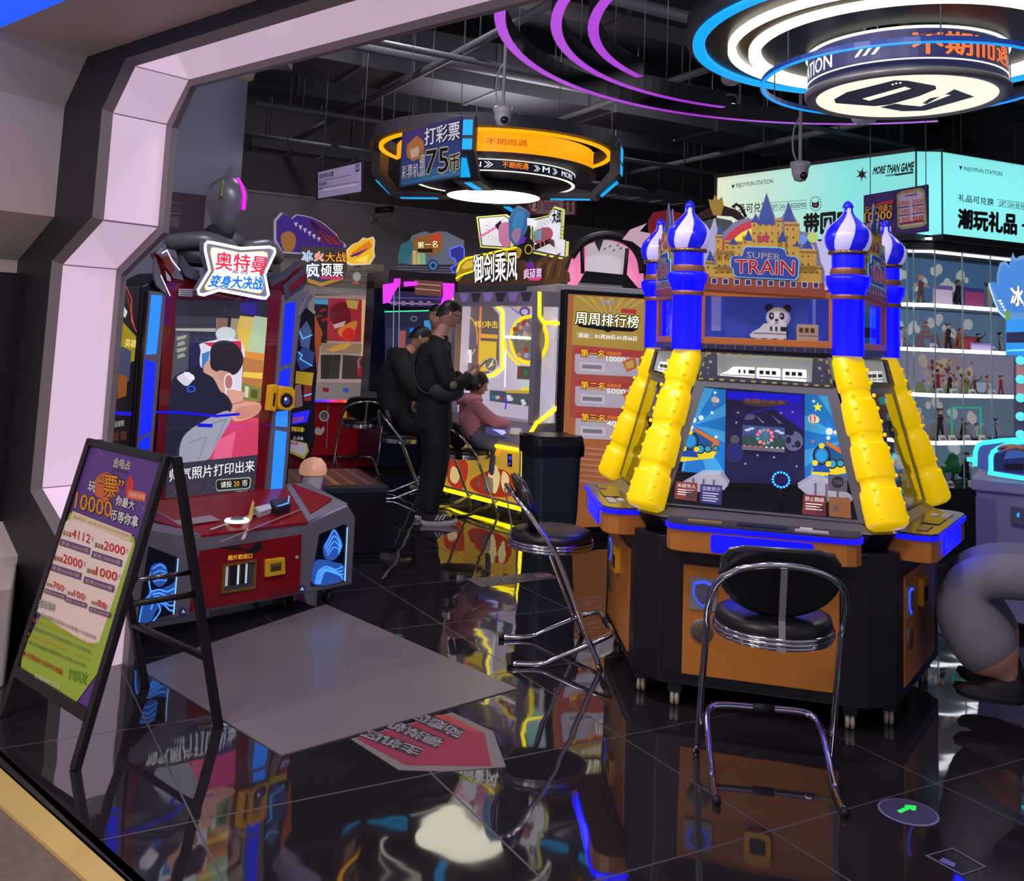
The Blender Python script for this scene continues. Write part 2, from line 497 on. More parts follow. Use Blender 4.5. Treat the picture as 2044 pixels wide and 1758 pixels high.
# ------------------------------------------------------------------ entrance portal
PINK = M('backlit_panel', (208, 184, 204), 0.12, 0, 0.70)
GREYP = M('portal_grey', (120, 113, 116), 0.45); DARKP = M('portal_dark', (34, 32, 37), 0.5); GREYX = M('outer_grey', (196, 186, 182), 0.6)
prof = [(-.168, 0), (-.168, .55), (-.526, .738), (-.526, 1.763), (-.168, 1.954), (-.168, 2.443), (0, 2.634), (4.6, 2.634)]
rim = [(-.20, 0), (-.20, .53), (-.556, .725), (-.556, 1.778), (-.196, 1.967), (-.196, 2.455), (-.015, 2.662), (4.6, 2.662)]
outp = [(-.62, 0), (-.62, .43), (-.93, .62), (-.93, 1.785), (-.575, 1.985), (-.575, 2.515), (-.385, 2.73), (4.6, 2.73)]
inn = [(-.118, 0), (-.118, .58), (-.476, .768), (-.476, 1.735), (-.118, 1.925), (-.118, 2.42), (.02, 2.60), (4.6, 2.60)]
TH = .262
def strip(mb, a, ya, b, yb, m):
    for i in range(len(a) - 1):
        mb.face([(a[i][0], ya, a[i][1]), (a[i + 1][0], ya, a[i + 1][1]), (b[i + 1][0], yb, b[i + 1][1]), (b[i][0], yb, b[i][1])], m)
arch = MB()
strip(arch, outp, -.04, rim, -.04, DARKP)
strip(arch, rim, -.04, prof, 0, GREYP)
strip(arch, prof, TH, inn, TH, GREYP)
strip(arch, inn, TH, inn, TH + .03, GREYP)
outer_b = [(p[0] - .02, p[1] + .1) for p in outp]
strip(arch, inn, TH + .03, outer_b, TH + .03, DARKP)
struct('trim_2', arch, A)
pn = MB(); strip(pn, prof, 0, prof, TH, PINK)
seam = M('panel_seam', (150, 130, 148), .4)
for i in range(1, 7):
    p = prof[i]; s_ = .004
    pn.face([(p[0] + .001, 0, p[1] - s_), (p[0] + .001, TH, p[1] - s_), (p[0] + .001, TH, p[1] + s_), (p[0] + .001, 0, p[1] + s_)], seam)
struct('trim_3', pn, A)
sh = MB()
shn = [(p[0], p[1]) for p in outp]
strip(sh, [(-.62, 0), (-.62, .43), (-.93, .62), (-.93, 1.785), (-.575, 1.985), (-.575, 2.515), (-.385, 2.73), (4.6, 2.73)], -.04, [(-.75, 0), (-.75, .40), (-1.05, .60), (-1.05, 1.80), (-.70, 2.0), (-.70, 2.56), (-.52, 2.80), (4.6, 2.80)], -.62, GREYX)
struct('trim_4', sh, A)
bl = MB()
q = [A.plane(px_, py_, (0, 0, 2.79), (0, 0, 1)) for (px_, py_) in ((-60, 60), (0, 62), (158, 0), (170, -60), (-60, -60))]
bl.xy([(v.x, v.y) for v in q], 2.775, 2.81, LED(10, 70, 255, s=1.6))
struct('trim_5', bl, A)
# a low outer kerb block of the portal, at the far left
kb = MB()
k = [A.w2l(flo(*p)) for p in ((6, 1372), (-120, 1400), (-140, 1300), (20, 1290))]
kb.xy([(v.x, v.y) for v in k], 0, .40, GREYX)
struct('trim_6', kb, A, .01)

# ================================================================== the five-sided train pusher machine
T = Fr((1.283, 4.85, 0), -15.754)
t_root = thing('arcade_machine', 'five sided coin pusher with yellow sloping posts, striped onion domes and orange base', 'arcade machine', T)
ORANGE = M('orange_laminate', (186, 116, 44), 0.35)
TBLACK = M('black_laminate', (20, 19, 24), 0.35)
YEL = M('lit_yellow_plastic', (255, 212, 0), 0.25, 0, 0.42)
BLU = M('lit_blue_plastic', (4, 4, 255), 0.3, 0, 1.8)
GOLDP = M('bronze_trim', (150, 96, 60), 0.35, 0.3)
LAV = M('lit_lavender_plastic', (196, 190, 240), 0.3, 0, 0.35)
BLUD = M('dome_blue', (20, 20, 200), 0.25, 0, 0.6)
STEELG = M('grey_steel', (110, 108, 116), 0.35, 0.5)
def tv(Rr, k, z=0.0, dx=0.0):
    a = R(-90 - 36 + 72 * k)
    return (Rr * math.cos(a), Rr * math.sin(a), z)
def penta(Rr, z, ch=0.06):
    out = []
    for k in range(5):
        p, q0_, q1_ = Vector(tv(Rr, k, z)), Vector(tv(Rr, k - 1, z)), Vector(tv(Rr, k + 1, z))
        out.append(p + (q0_ - p).normalized() * ch); out.append(p + (q1_ - p).normalized() * ch)
    return out
AP = .867 * math.cos(R(36))                 # distance of a side from the centre
def spin(o, ks=(1, 2, 3, 4)):               # the same part on the other sides
    for k in ks:
        c = copy_tree(o, t_root); c.rotation_euler.z = R(72 * k)
mb = MB(); mb.prism(penta(.867, .10, .09), penta(.867, .70, .09), TBLACK)
mb.prism(penta(.80, .70, .08), penta(.86, .775, .08), TBLACK)
mb.build('base_cabinet', t_root, bevel=.006)
# side door panels, one to each side
ar = Art(T, -AP)
tl, tr, br_, bl_ = [T.hit(*p, -AP) for p in ((1365, 1124), (1676, 1158), (1676, 1386), (1363, 1342))]
mb = MB()
zt, zb, xl, xr = (tl[1] + tr[1]) / 2, (bl_[1] + br_[1]) / 2, tl[0], tr[0]
mb.box(xl, xr, -AP - .006, -AP + .004, zb, zt, ORANGE)
door = mb.build('side_door', t_root, bevel=.003)
def fz(px, py, y=-AP): return T.hit(px, py, y)
mb = MB(); ex, ez = fz(1404, 1184)
mb.xz(rrect(ex - .056, ex + .056, ez - .066, ez + .066, .006), -AP - .012, -AP - .006, M('steel_plate', (150, 150, 158), .4, .4))
SH = [(-.04, .045), (0, .055), (.04, .045), (.044, 0), (.025, -.035), (0, -.055), (-.025, -.035), (-.044, 0)]
mb.xz([(ex + a, ez + b) for a, b in SH], -AP - .016, -AP - .012, LED(60, 90, 255, s=1.0))
mb.xz([(ex + a * .8, ez + b * .8) for a, b in SH], -AP - .02, -AP - .015, M('shield_face', (120, 120, 150), .3, .5))
mb.xz([(ex - .02, ez + .025), (ex + .02, ez + .025), (ex + .012, ez - .02), (ex, ez - .03), (ex - .012, ez - .02)], -AP - .024, -AP - .02, M('shield_face', (120, 120, 150), .3, .5))
mb.build('emblem_plate', door)
mb = MB(); sx_, sz_ = fz(1401, 1258)
mb.lathe([(.0, .004), (.045, .008), (.05, 0)], M('speaker_grey', (120, 105, 90), .5, .3), (sx_, -AP - .006, sz_), 24, axis='y')
for i in range(5):
    for j in range(6 * i or 1):
        a = 2 * PI * j / (6 * i or 1)
        mb.disc((sx_ + .0095 * i * math.cos(a), -AP - .0155, sz_ + .0095 * i * math.sin(a)), .0028, BLACKM, 6)
mb.build('speaker_grille', door)
mb = MB(); cx_, cz_ = (xl + xr) / 2, ez + .0
mb.xz(rrect(cx_ - .05, cx_ + .05, cz_ - .06, cz_ + .06, .012), -AP - .028, -AP - .004, M('yellow_plastic', (236, 178, 20), .35))
mb.xz(rrect(cx_ - .03, cx_ + .03, cz_ - .04, cz_ + .02, .006), -AP - .03, -AP - .027, BLACKM)
mb.build('coin_return', door, bevel=.003)
spin(door)
# castors
for k in range(5):
    for sgn_ in (-1, 1):
        p = Vector(tv(.80, k)); q = Vector(tv(.80, k + sgn_)); c = p + (q - p).normalized() * .12
        mb = MB(); mb.lathe([(.0, -.018), (.028, -.018), (.033, -.012), (.033, -.004), (.02, -.002), (.02, .002), (.033, .004), (.033, .012), (.028, .018), (0, .018)], M('castor_white', (180, 172, 156), .4), (c.x, c.y, .033), 18, axis='x')
        mb.box(c.x - .028, c.x + .028, c.y - .03, c.y + .01, .06, .102, BLACKM)
        mb.build('castor', t_root)
# player console with blue light edge
def con_out(y0, y1, w, ch):
    return [(-w, y0), (-w, y1 + ch), (-w + ch * .35, y1 + ch * .3), (-w + ch, y1), (w - ch, y1), (w - ch * .35, y1 + ch * .3), (w, y1 + ch), (w, y0)]
mb = MB(); mb.xy(con_out(-AP + .05, -.835, .385, .06), .665, .755, ORANGE)
con = mb.build('player_console', t_root, bevel=.004)
mb = MB(); BLC = M('console_blue_light', (4, 4, 255), .3, 0, 4.5)
mb.xy(con_out(-AP + .06, -.843, .392, .06), .755, .772, BLC)
mb.build('console_light_edge', con)
mb = MB(); mb.xy(con_out(-AP + .06, -.838, .387, .06), .772, .782, M('console_top', (70, 66, 82), .15, .3))
for (x0, x1, y0, y1, m_) in ((-.1, .1, -.80, -.73, M('screen_dark', (16, 14, 60), .2)), (.13, .26, -.80, -.765, P(190, 186, 190)), (-.3, -.16, -.79, -.75, P(150, 120, 70)), (.15, .2, -.75, -.72, P(220, 220, 225))):
    mb.box(x0, x1, y0, y1, .782, .786, m_)
mb.build('console_top', con)
mb = MB(); a_, b_ = T.hit(1405, 1062, -.84), T.hit(1640, 1098, -.84)
mb.xz(rrect(-.2, .2, .675, .745, .012), -.841, -.834, BLC); mb.build('console_light_panel', con)
spin(con)
# table rim below the glass
mb = MB(); mb.prism(penta(.865, .775, .08), penta(.80, .81, .08), STEELG); mb.build('table_rim', t_root, bevel=.004)
mb = MB(); mb.xy([(v.x, v.y) for v in penta(.79, 0, .07)], .80, .814, M('playfield_floor', (22, 20, 34), .18))
mb.build('playfield', t_root)
# sloping posts, one at each corner
def rr_sec(w, d, n=4):
    return rrect(-w / 2, w / 2, -d / 2, d / 2, min(w, d) * .38, n)
def post(k):
    mb = MB(); a = R(-90 - 36 + 72 * k); ux, uy = math.cos(a), math.sin(a)
    top, bot = Vector((.575 * ux, .575 * uy, 1.505)), Vector((.845 * ux, .845 * uy, .80))
    ax = (top - bot).normalized(); side = Vector((-uy, ux, 0)); nrm = side.cross(ax)
    rows = []
    n = 4
    for i in range(n):
        t0, t1 = i / n, (i + 1) / n
        for (t, s_) in ((t0 + .014, .87), (t0 + .018, .93), (t0 + .03, .99), (t0 + .12, 1.01), (t1 - .055, .99), (t1 - .042, .94), (t1 - .036, .87), (t1 - .012, .86)):
            rows.append((t, s_))
    rows[0] = (0.0, .72); rows[1] = (.016, .92)
    rings = []
    for (t, s_) in rows:
        w = (.168 * (1 - t) + .130 * t) * s_; d = (.13 * (1 - t) + .10 * t) * s_
        c = bot.lerp(top, t)
        rings.append([c + side * p[0] + nrm * p[1] for p in rr_sec(w, d)])
    m_ = len(rings[0]); vs = [v for r_ in rings for v in r_]; fs = []
    for i in range(len(rings) - 1):
        for j in range(m_):
            j2 = (j + 1) % m_; fs.append([i * m_ + j, i * m_ + j2, (i + 1) * m_ + j2, (i + 1) * m_ + j])
    fs += [list(range(m_))[::-1], list(range(len(vs) - m_, len(vs)))]
    mb.add(vs, fs, YEL, True)
    for i in range(12):                       # studs down the inner edge
        t = .05 + i * .075; c = bot.lerp(top, t)
        w = .168 * (1 - t) + .130 * t
        for sg in (-1, 1):
            mb.ball(tuple(c + side * (sg * w * .40) + nrm * .046), .009, YEL, 8, 6)
    return mb.build('sloping_post', t_root)
# towers
def tower(k):
    x, y, _ = tv(.591, k)
    mb = MB()
    mb.lathe([(.07, 1.49), (.070, 1.735), (.072, 1.74)], BLU, (x, y, 0), 28)
    mb.lathe([(.074, 1.735), (.078, 1.745), (.074, 1.755)], GOLDP, (x, y, 0), 28)
    mb.lathe([(.074, 1.755), (.080, 1.775), (.092, 1.80), (.096, 1.825), (.094, 1.838), (.075, 1.842)], BLU, (x, y, 0), 28)
    mb.lathe([(.073, 1.842), (.077, 1.852), (.072, 1.872)], GOLDP, (x, y, 0), 28)
    mb.lathe([(.069, 1.87), (.069, 1.93)], BLU, (x, y, 0), 28)
    tw = mb.build('tower', t_root)
    mb = MB(); mb.lathe([(.06, 1.93), (.084, 1.934), (.086, 1.941), (.083, 1.948), (.07, 1.95)], M('brass', (150, 120, 80), .25, .8), (x, y, 0), 28)
    mb.build('collar', tw)
    mb = MB()
    prof_ = [(.078, 1.948), (.092, 1.965), (.100, 1.99), (.101, 2.012), (.094, 2.037), (.078, 2.06), (.055, 2.083), (.034, 2.103), (.022, 2.12), (.02, 2.14), (.024, 2.148), (.016, 2.165), (.004, 2.175)]
    nseg = 40
    for j in range(len(prof_) - 1):
        for i in range(nseg):
            tw0, tw1 = j * .07, (j + 1) * .07
            a0_, a1_ = 2 * PI * i / nseg, 2 * PI * (i + 1) / nseg
            m_ = BLUD if (i // 5) % 2 == 0 or j > 8 else LAV
            (r0, z0), (r1, z1) = prof_[j], prof_[j + 1]
            mb.add([(x + r0 * math.cos(a0_ + tw0), y + r0 * math.sin(a0_ + tw0), z0), (x + r0 * math.cos(a1_ + tw0), y + r0 * math.sin(a1_ + tw0), z0),
                    (x + r1 * math.cos(a1_ + tw1), y + r1 * math.sin(a1_ + tw1), z1), (x + r1 * math.cos(a0_ + tw1), y + r1 * math.sin(a0_ + tw1), z1)], [[0, 1, 2, 3]], m_, True)
    mb.build('onion_dome', tw, weld=True)
for k in range(5): post(k); tower(k)

# ---- upper show box between the towers
AB = .591 * math.cos(R(36)) + .012           # distance of a box front
BZ0, BZ1 = 1.50, 1.765
bw = .591 * math.sin(R(36)) - .055
OR2 = M('box_orange', (170, 96, 34), .4, 0, .12)
mb = MB()
mb.box(-bw, bw, -AB - .01, -AB + .02, BZ0 + .02, BZ0 + .05, OR2); mb.box(-bw, bw, -AB - .01, -AB + .02, BZ1 - .03, BZ1, OR2)
mb.box(-bw, -bw + .025, -AB - .01, -AB + .02, BZ0 + .05, BZ1 - .03, OR2); mb.box(bw - .025, bw, -AB - .01, -AB + .02, BZ0 + .05, BZ1 - .03, OR2)
mb.box(-bw, bw, -AB - .012, -AB + .02, BZ0 - .005, BZ0 + .02, M('purple_black', (40, 34, 60), .4))
for i in range(14): mb.box(-bw + .03 + i * .043, -bw + .034 + i * .043, -AB - .014, -AB - .01, BZ0 - .002, BZ0 + .018, P(90, 100, 180))
box = mb.build('show_box_frame', t_root, bevel=.002)
mb = MB(); mb.box(-bw - .005, bw + .005, -AB + .015, -.10, BZ0 + .0, BZ0 + .045, M('box_floor', (190, 120, 40), .3, 0, .2))
mb.box(-bw - .005, bw + .005, -AB + .2, -.10, BZ0 + .045, BZ1, M('backdrop_blue', (40, 60, 150), .5, 0, .5))
NAVY = P(24, 44, 120, e=.5)
art = Art(T, -AB + .198, mb)
for (cx_, cy_, r_) in ((1462, 645, 26), (1448, 658, 14)):
    art.ell(cx_, cy_, r_, r_, P(60, 90, 130, e=.4)); art.ell(cx_, cy_, r_ * .75, r_ * .75, P(90, 130, 170, e=.4))
art.ell(1494, 635, 7, 7, P(230, 214, 20, e=.8))
for (cx_, cy_) in ((1566, 596), (1614, 618)):
    art.ell(cx_, cy_, 8, 5, P(240, 226, 210, e=.6)); art.ell(cx_, cy_ - 1, 4, 4, P(220, 90, 60, e=.6)); art.ell(cx_ - 5, cy_ + 1, 4, 3.5, P(240, 226, 210, e=.6))
art.poly([(1583, 590), (1602, 592), (1602, 668), (1583, 668)], P(206, 220, 214, e=.5)); art.poly([(1420, 582), (1470, 586), (1470, 660), (1420, 660)], P(150, 150, 190, e=.35))
back = mb.build('show_box_backdrop', t_root)
# panda and toy train standing in the box
mb = MB()
WH, BK = M('panda_white', (236, 232, 228), .5, 0, .12), M('panda_black', (22, 20, 26), .5)
px_, pz_ = T.hit(1553, 634, -AB + .10); py_ = -AB + .11
mb.ball((px_, py_, pz_), .052, WH, 20, 14, (1.05, .9, .95))
for sg in (-1, 1):
    mb.ball((px_ + sg * .04, py_, pz_ + .043), .019, BK, 12, 8)
    mb.ball((px_ + sg * .022 - .006, py_ - .041, pz_ + .006), .015, BK, 12, 8, (.8, .5, 1.1))
    mb.ball((px_ + sg * .021 - .006, py_ - .049, pz_ + .007), .0055, WH, 10, 6)
mb.ball((px_ - .006, py_ - .05, pz_ - .012), .007, BK, 10, 6, (1.2, .6, .8)); mb.ball((px_ - .006, py_ - .046, pz_ - .026), .007, P(150, 50, 60), 10, 6, (1.2, .6, .5))
mb.ball((px_, py_ + .01, pz_ - .07), .045, BK, 14, 10)
mb.build('panda_head', back)
def toy_train(mb, x0, x1, zb, zt, y0, y1, m, wm, nose=True):
    L = x1 - x0; h = zt - zb
    if nose: pts = [(x0, zb + h * .18), (x0 + L * .1, zb + h * .42), (x0 + L * .28, zb + h * .66), (x0 + L * .38, zb + h * .95), (x0 + L * .5, zt), (x1, zt), (x1, zb), (x0 + L * .05, zb)]
    else: pts = [(x0, zb), (x0, zt - h * .06), (x0 + L * .04, zt), (x1 - L * .04, zt), (x1, zt - h * .06), (x1, zb)]
    mb.xz(pts, y0, y1, m)
    for i in range(3):
        a = x0 + L * ((.56 if nose else .12) + i * (.14 if nose else .26)); w = L * (.05 if (nose and i < 2) else .17)
        mb.xz([(a, zb + h * .5), (a + w, zb + h * .5), (a + w, zb + h * .78), (a, zb + h * .78)], y0 - .003, y0, wm)
    mb.xz([(x0 + L * .1, zb + h * .28), (x1, zb + h * .28), (x1, zb + h * .34), (x0 + L * .1, zb + h * .34)], y0 - .002, y0, P(120, 130, 160))
    for i in range(3):
        a = x0 + L * (.16 + .3 * i); mb.xz([(a, zb - h * .1), (a + L * .17, zb - h * .1), (a + L * .17, zb), (a, zb)], y0 + .004, y1 - .004, m)
TW, TWD = M('toy_white', (232, 230, 226), .35, 0, .1), M('toy_window', (18, 18, 24), .25)
mb = MB(); y_ = -AB + .045
a0_, b0_ = T.hit(1496, 675, y_), T.hit(1570, 646, y_)
toy_train(mb, a0_[0], b0_[0], BZ0 + .055, b0_[1], y_, y_ + .04, TW, TWD)
mb.build('toy_train', back)
mb = MB(); a0_, b0_ = T.hit(1590, 678, y_), T.hit(1634, 648, y_)
toy_train(mb, a0_[0], b0_[0], BZ0 + .05, b0_[1], y_ + .01, y_ + .05, M('toy_tan', (200, 170, 128), .4, 0, .1), M('toy_brown', (90, 50, 30), .4), False)
mb.build('toy_carriage', back)
for k in (1, 2, 3, 4):
    c = box.copy(); COL.objects.link(c); c.parent = t_root; c.rotation_euler.z = R(72 * k)
    if k in (1, 4):
        c = back.copy(); COL.objects.link(c); c.parent = t_root; c.rotation_euler.z = R(72 * k)
mb = MB(); mb.face([(-bw, -AB - .002, BZ0 + .05), (bw, -AB - .002, BZ0 + .05), (bw, -AB - .002, BZ1 - .03), (-bw, -AB - .002, BZ1 - .03)], GLASS)
g = mb.build('show_box_glass', t_root); spin(g, (1, 4))
mb = MB(); mb.prism(penta(.585, BZ0 - .02, .02), penta(.585, BZ0, .02), TBLACK); mb.prism(penta(.58, BZ1, .02), penta(.58, BZ1 + .012, .02), OR2)
mb.build('show_box_deck', t_root)

# ---- castle board with the name
CB = -AB - .012
def cut(pts, m, mb, dy, th=.006, y=CB):
    mb.xz([T.hit(p[0], p[1], y) for p in pts], y - dy - th, y - dy, m)
mb = MB()
CY_, CYD, CBL, CBR = P(176, 138, 44, e=.10), P(120, 88, 30, e=.08), P(28, 54, 128, e=.12), P(96, 40, 32, e=.1)
outline = [(1408, 600), (1406, 545), (1413, 520), (1416, 498), (1424, 512), (1428, 500), (1430, 470), (1434, 452), (1440, 464), (1446, 462), (1468, 442), (1494, 434), (1502, 440), (1508, 425), (1514, 434), (1522, 410), (1530, 384), (1540, 412), (1548, 436), (1560, 434), (1568, 420), (1574, 402), (1582, 424), (1590, 440), (1598, 462), (1614, 464), (1628, 480), (1634, 500), (1638, 522), (1646, 540), (1646, 606), (1640, 590)]
outline = [(1406, 578), (1406, 545), (1413, 520), (1416, 498), (1424, 512), (1428, 500), (1430, 470), (1434, 452), (1440, 464), (1446, 462), (1468, 442), (1494, 434), (1502, 440), (1508, 425), (1514, 434), (1522, 410), (1530, 384), (1540, 412), (1548, 436), (1560, 434), (1568, 420), (1574, 402), (1582, 424), (1590, 440), (1598, 462), (1614, 464), (1628, 480), (1634, 500), (1638, 522), (1646, 540), (1646, 592)]
cut(outline, P(110, 104, 130, e=.1), mb, 0)
RB = [P(170, 30, 40, e=.25), P(226, 200, 40, e=.3), P(60, 150, 220, e=.25)]
for i, m_ in enumerate(RB):
    r0_ = 88 - i * 15
    cut([(1520 - r0_ * math.cos(R(a)) * 1.0, 526 - r0_ * math.sin(R(a))) for a in range(8, 98, 6)] + [(1520 - (r0_ - 15) * math.cos(R(a)), 526 - (r0_ - 15) * math.sin(R(a))) for a in range(92, 2, -6)], m_, mb, .0062, .001)
for (x0, x1, y0, y1) in ((1500, 1562, 436, 500), (1428, 1442, 468, 520), (1430, 1466, 500, 545), (1446, 1482, 480, 520), (1566, 1596, 444, 520), (1596, 1630, 498, 545), (1552, 1572, 470, 510), (1408, 1424, 520, 560), (1424, 1470, 530, 562), (1590, 1640, 530, 565), (1482, 1500, 470, 500)):
    cut([(x0, y0), (x1, y0 + 1), (x1, y1 + 1), (x0, y1)], CY_, mb, .0072, .0012)
    cut([(x0, y0 + 3), (x1, y0 + 4), (x1, y0 + 8), (x0, y0 + 7)], CYD, mb, .0084, .0006)
    for j in range(int((y1 - y0) // 18)):
        for i in range(int((x1 - x0) // 12)):
            cut([(x0 + 4 + i * 12, y0 + 12 + j * 16), (x0 + 7 + i * 12, y0 + 12 + j * 16), (x0 + 7 + i * 12, y0 + 16 + j * 16), (x0 + 4 + i * 12, y0 + 16 + j * 16)], P(60, 40, 30), mb, .0084, .0005)
for (xc, yt, yb, w) in ((1530, 388, 448, 18), (1574, 404, 440, 11), (1508, 428, 444, 9), (1464, 474, 488, 9), (1494, 458, 480, 9), (1562, 460, 482, 9), (1437, 448, 466, 6), (1418, 500, 520, 8), (1612, 478, 496, 11), (1591, 480, 492, 6)):
    cut([(xc, yt), (xc + w, yb + 1), (xc - w, yb)], CBL, mb, .0086, .0012)
for (cx_, cy_, r_, m_) in ((1602, 478, 10, P(80, 130, 200, e=.25)), (1622, 474, 11, P(170, 190, 90, e=.2)), (1614, 500, 13, P(190, 170, 170, e=.15))):
    cut([(cx_ + r_ * math.cos(2 * PI * i / 14), cy_ + r_ * math.sin(2 * PI * i / 14)) for i in range(14)], m_, mb, .0066, .0006)
cut([(1512, 468), (1520, 472), (1530, 468), (1536, 471), (1533, 484), (1524, 481), (1516, 485), (1512, 482)], P(150, 40, 56, e=.2), mb, .01, .001)
brick = [(1406, 552), (1646, 566), (1646, 594), (1406, 578)]
cut(brick, P(128, 56, 32, e=.1), mb, .007, .004)
for i in range(10):
    x_ = 1426 + i * 22.5; y_ = 561 + i * .95
    cut([(x_ - 6, y_ - 6), (x_ + 6, y_ - 6), (x_ + 6, y_ + 6), (x_ - 6, y_ + 6)], P(196, 186, 196, e=.2), mb, .011, .001)
    cut([(x_ - 4.5, y_ - 5), (x_ + 4.5, y_ - 5), (x_ + 4.5, y_ + 5), (x_ - 4.5, y_ + 5)], P(24, 34, 84), mb, .0122, .0006)
board = mb.build('castle_board', t_root)
mb = MB()
sgn_o = [(1486, 498), (1490, 494), (1558, 496), (1566, 500), (1570, 512), (1588, 514), (1594, 520), (1592, 552), (1586, 558), (1472, 552), (1466, 548), (1464, 536), (1460, 534), (1460, 516), (1464, 512), (1482, 512)]
def grow(pts, k):
    cx_ = sum(p[0] for p in pts) / len(pts); cy_ = sum(p[1] for p in pts) / len(pts)
    return [(cx_ + (p[0] - cx_) * (1 + k), cy_ + (p[1] - cy_) * (1 + k * 1.8)) for p in pts]
cut(grow(sgn_o, .03), P(120, 190, 220, e=.3), mb, .013, .006); cut(sgn_o, P(30, 50, 130, e=.25), mb, .0195, .002)
a2 = Art(T, CB - .022, mb)
a2.outlined('SUPER', P(206, 202, 200, e=.2), P(44, 44, 90), (1491, 502), (1558, 507), (1558, 519), (1490, 515), .02, .05)
a2.outlined('TRAIN', P(176, 26, 30, e=.3), P(200, 196, 190, e=.2), (1468, 518), (1586, 521), (1585, 549), (1468, 544), .03, .07)
mb.build('name_sign', board)
spin(board, (1, 4))
# plain backs of the boards on the far sides
mb = MB()
for p in ((1412, 1436), (1610, 1640), (1660, 1680)):
    pass
cut([(p[0], p[1]) for p in outline], M('board_back', (196, 200, 226), .4, 0, .12), mb, 0, .01)
bb = mb.build('castle_board', t_root); bb.rotation_euler.z = R(144)
c = bb.copy(); COL.objects.link(c); c.rotation_euler.z = R(216)

# ---- sloping front: train window, hazard border, glass, steel frame
y_b, z_b, y_t, z_t = -.648, .812, -AB - .004, 1.49
SL = Vector((0, y_t - y_b, z_t - z_b)); SN = Vector((0, -SL.z, SL.y)).normalized()
def sl(px, py, off=0.0):
    return T.plane(px, py, Vector((0, y_b, z_b)) + SN * off, SN)
def slab(mb, pts, m, off, th):
    a = [sl(p[0], p[1], off) for p in pts]; mb.prism([v + SN * th for v in a], a, m)
mb = MB()
out4 = [(1408, 702), (1652, 716), (1665, 774), (1392, 758)]
hole = [(1432, 706), (1622, 714), (1620, 764), (1432, 750)]
DKN = P(26, 24, 48); HZ = P(150, 140, 60)
def ringq(mb, o4, i4, m, off, th):
    for i in range(4):
        j = (i + 1) % 4; slab(mb, [o4[i], o4[j], i4[j], i4[i]], m, off, th)
ringq(mb, out4, hole, DKN, 0, .012)
for (e0, e1, n_) in ((out4[0], out4[1], 12), (out4[3], out4[2], 13), (out4[0], out4[3], 3), (out4[1], out4[2], 3)):
    for i in range(n_):
        t0, t1 = (i + .1) / n_, (i + .55) / n_
        p0 = (e0[0] + (e1[0] - e0[0]) * t0, e0[1] + (e1[1] - e0[1]) * t0); p1 = (e0[0] + (e1[0] - e0[0]) * t1, e0[1] + (e1[1] - e0[1]) * t1)
        cx_, cy_ = 1528, 738
        def inw(p, d):
            v = Vector((cx_ - p[0], cy_ - p[1]))
            if abs(e1[0] - e0[0]) > 100: return (p[0], p[1] + d * (1 if v.y > 0 else -1))
            return (p[0] + d * (1 if v.x > 0 else -1), p[1])
        slab(mb, [inw(p0, 1), inw(p1, 1), inw(p1, 5), inw(p0, 5)], HZ, .0122, .001)
for (x_, y_, r_) in ((1418, 722, 5), (1413, 734, 3), (1414, 745, 2), (1636, 735, 5), (1641, 750, 3), (1640, 760, 2)):
    slab(mb, star(x_, y_, r_), P(150, 150, 170), .0122, .001)
win = mb.build('train_window_panel', t_root)
mb = MB()
h_ = [sl(p[0], p[1], .002) for p in hole]; d_ = [v + Vector((0, .085, -.01)) for v in h_]
WLIT = M('lit_white_box', (150, 152, 152), .5, 0, .45)
mb.face(d_, WLIT)
for i in range(4): mb.face([h_[i], h_[(i + 1) % 4], d_[(i + 1) % 4], d_[i]], WLIT)
mb.build('train_light_box', win)
mb = MB()
def wz(px, py, d): return T.hit(px, py, y_t + d)
for (xa, xb, nose) in ((1434, 1506, True), (1510, 1558, False), (1562, 1610, False)):
    yy = -.505
    p0, p1 = T.hit(xa, 756 if not nose else 752, yy), T.hit(xb, 733 + (xb - 1500) * .045, yy)
    toy_train(mb, p0[0], p1[0], p1[1] - .055, p1[1], yy, yy + .035, M('toy_white_lit', (235, 236, 232), .4, 0, .55), TWD, nose)
mb.build('model_train', win)
for k in (1, 4, 2, 3):
    for o in (win,):
        c = copy_tree(o, t_root); c.rotation_euler.z = R(72 * k)
mb = MB()
fo = [(1390, 757), (1668, 774), (1750, 1048), (1310, 1005)]; fi = [(1406, 772), (1652, 790), (1712, 1038), (1330, 1004)]
ringq(mb, fo, fi, STEELG, -.004, .008)
frm = mb.build('glass_frame', t_root)
mb = MB(); mb.face([sl(p[0], p[1], .003) for p in fo], GLASS)
mb.build('front_glass', frm)
spin(frm)
mb = MB(); mb.box(-.27, .27, -.29, .30, .812, 1.49, M('core_dark', (20, 18, 34), .3)); mb.box(-.17, .10, -.46, -.36, .812, .86, M('pusher', (34, 32, 50), .15, .6)); mb.build('core', t_root)
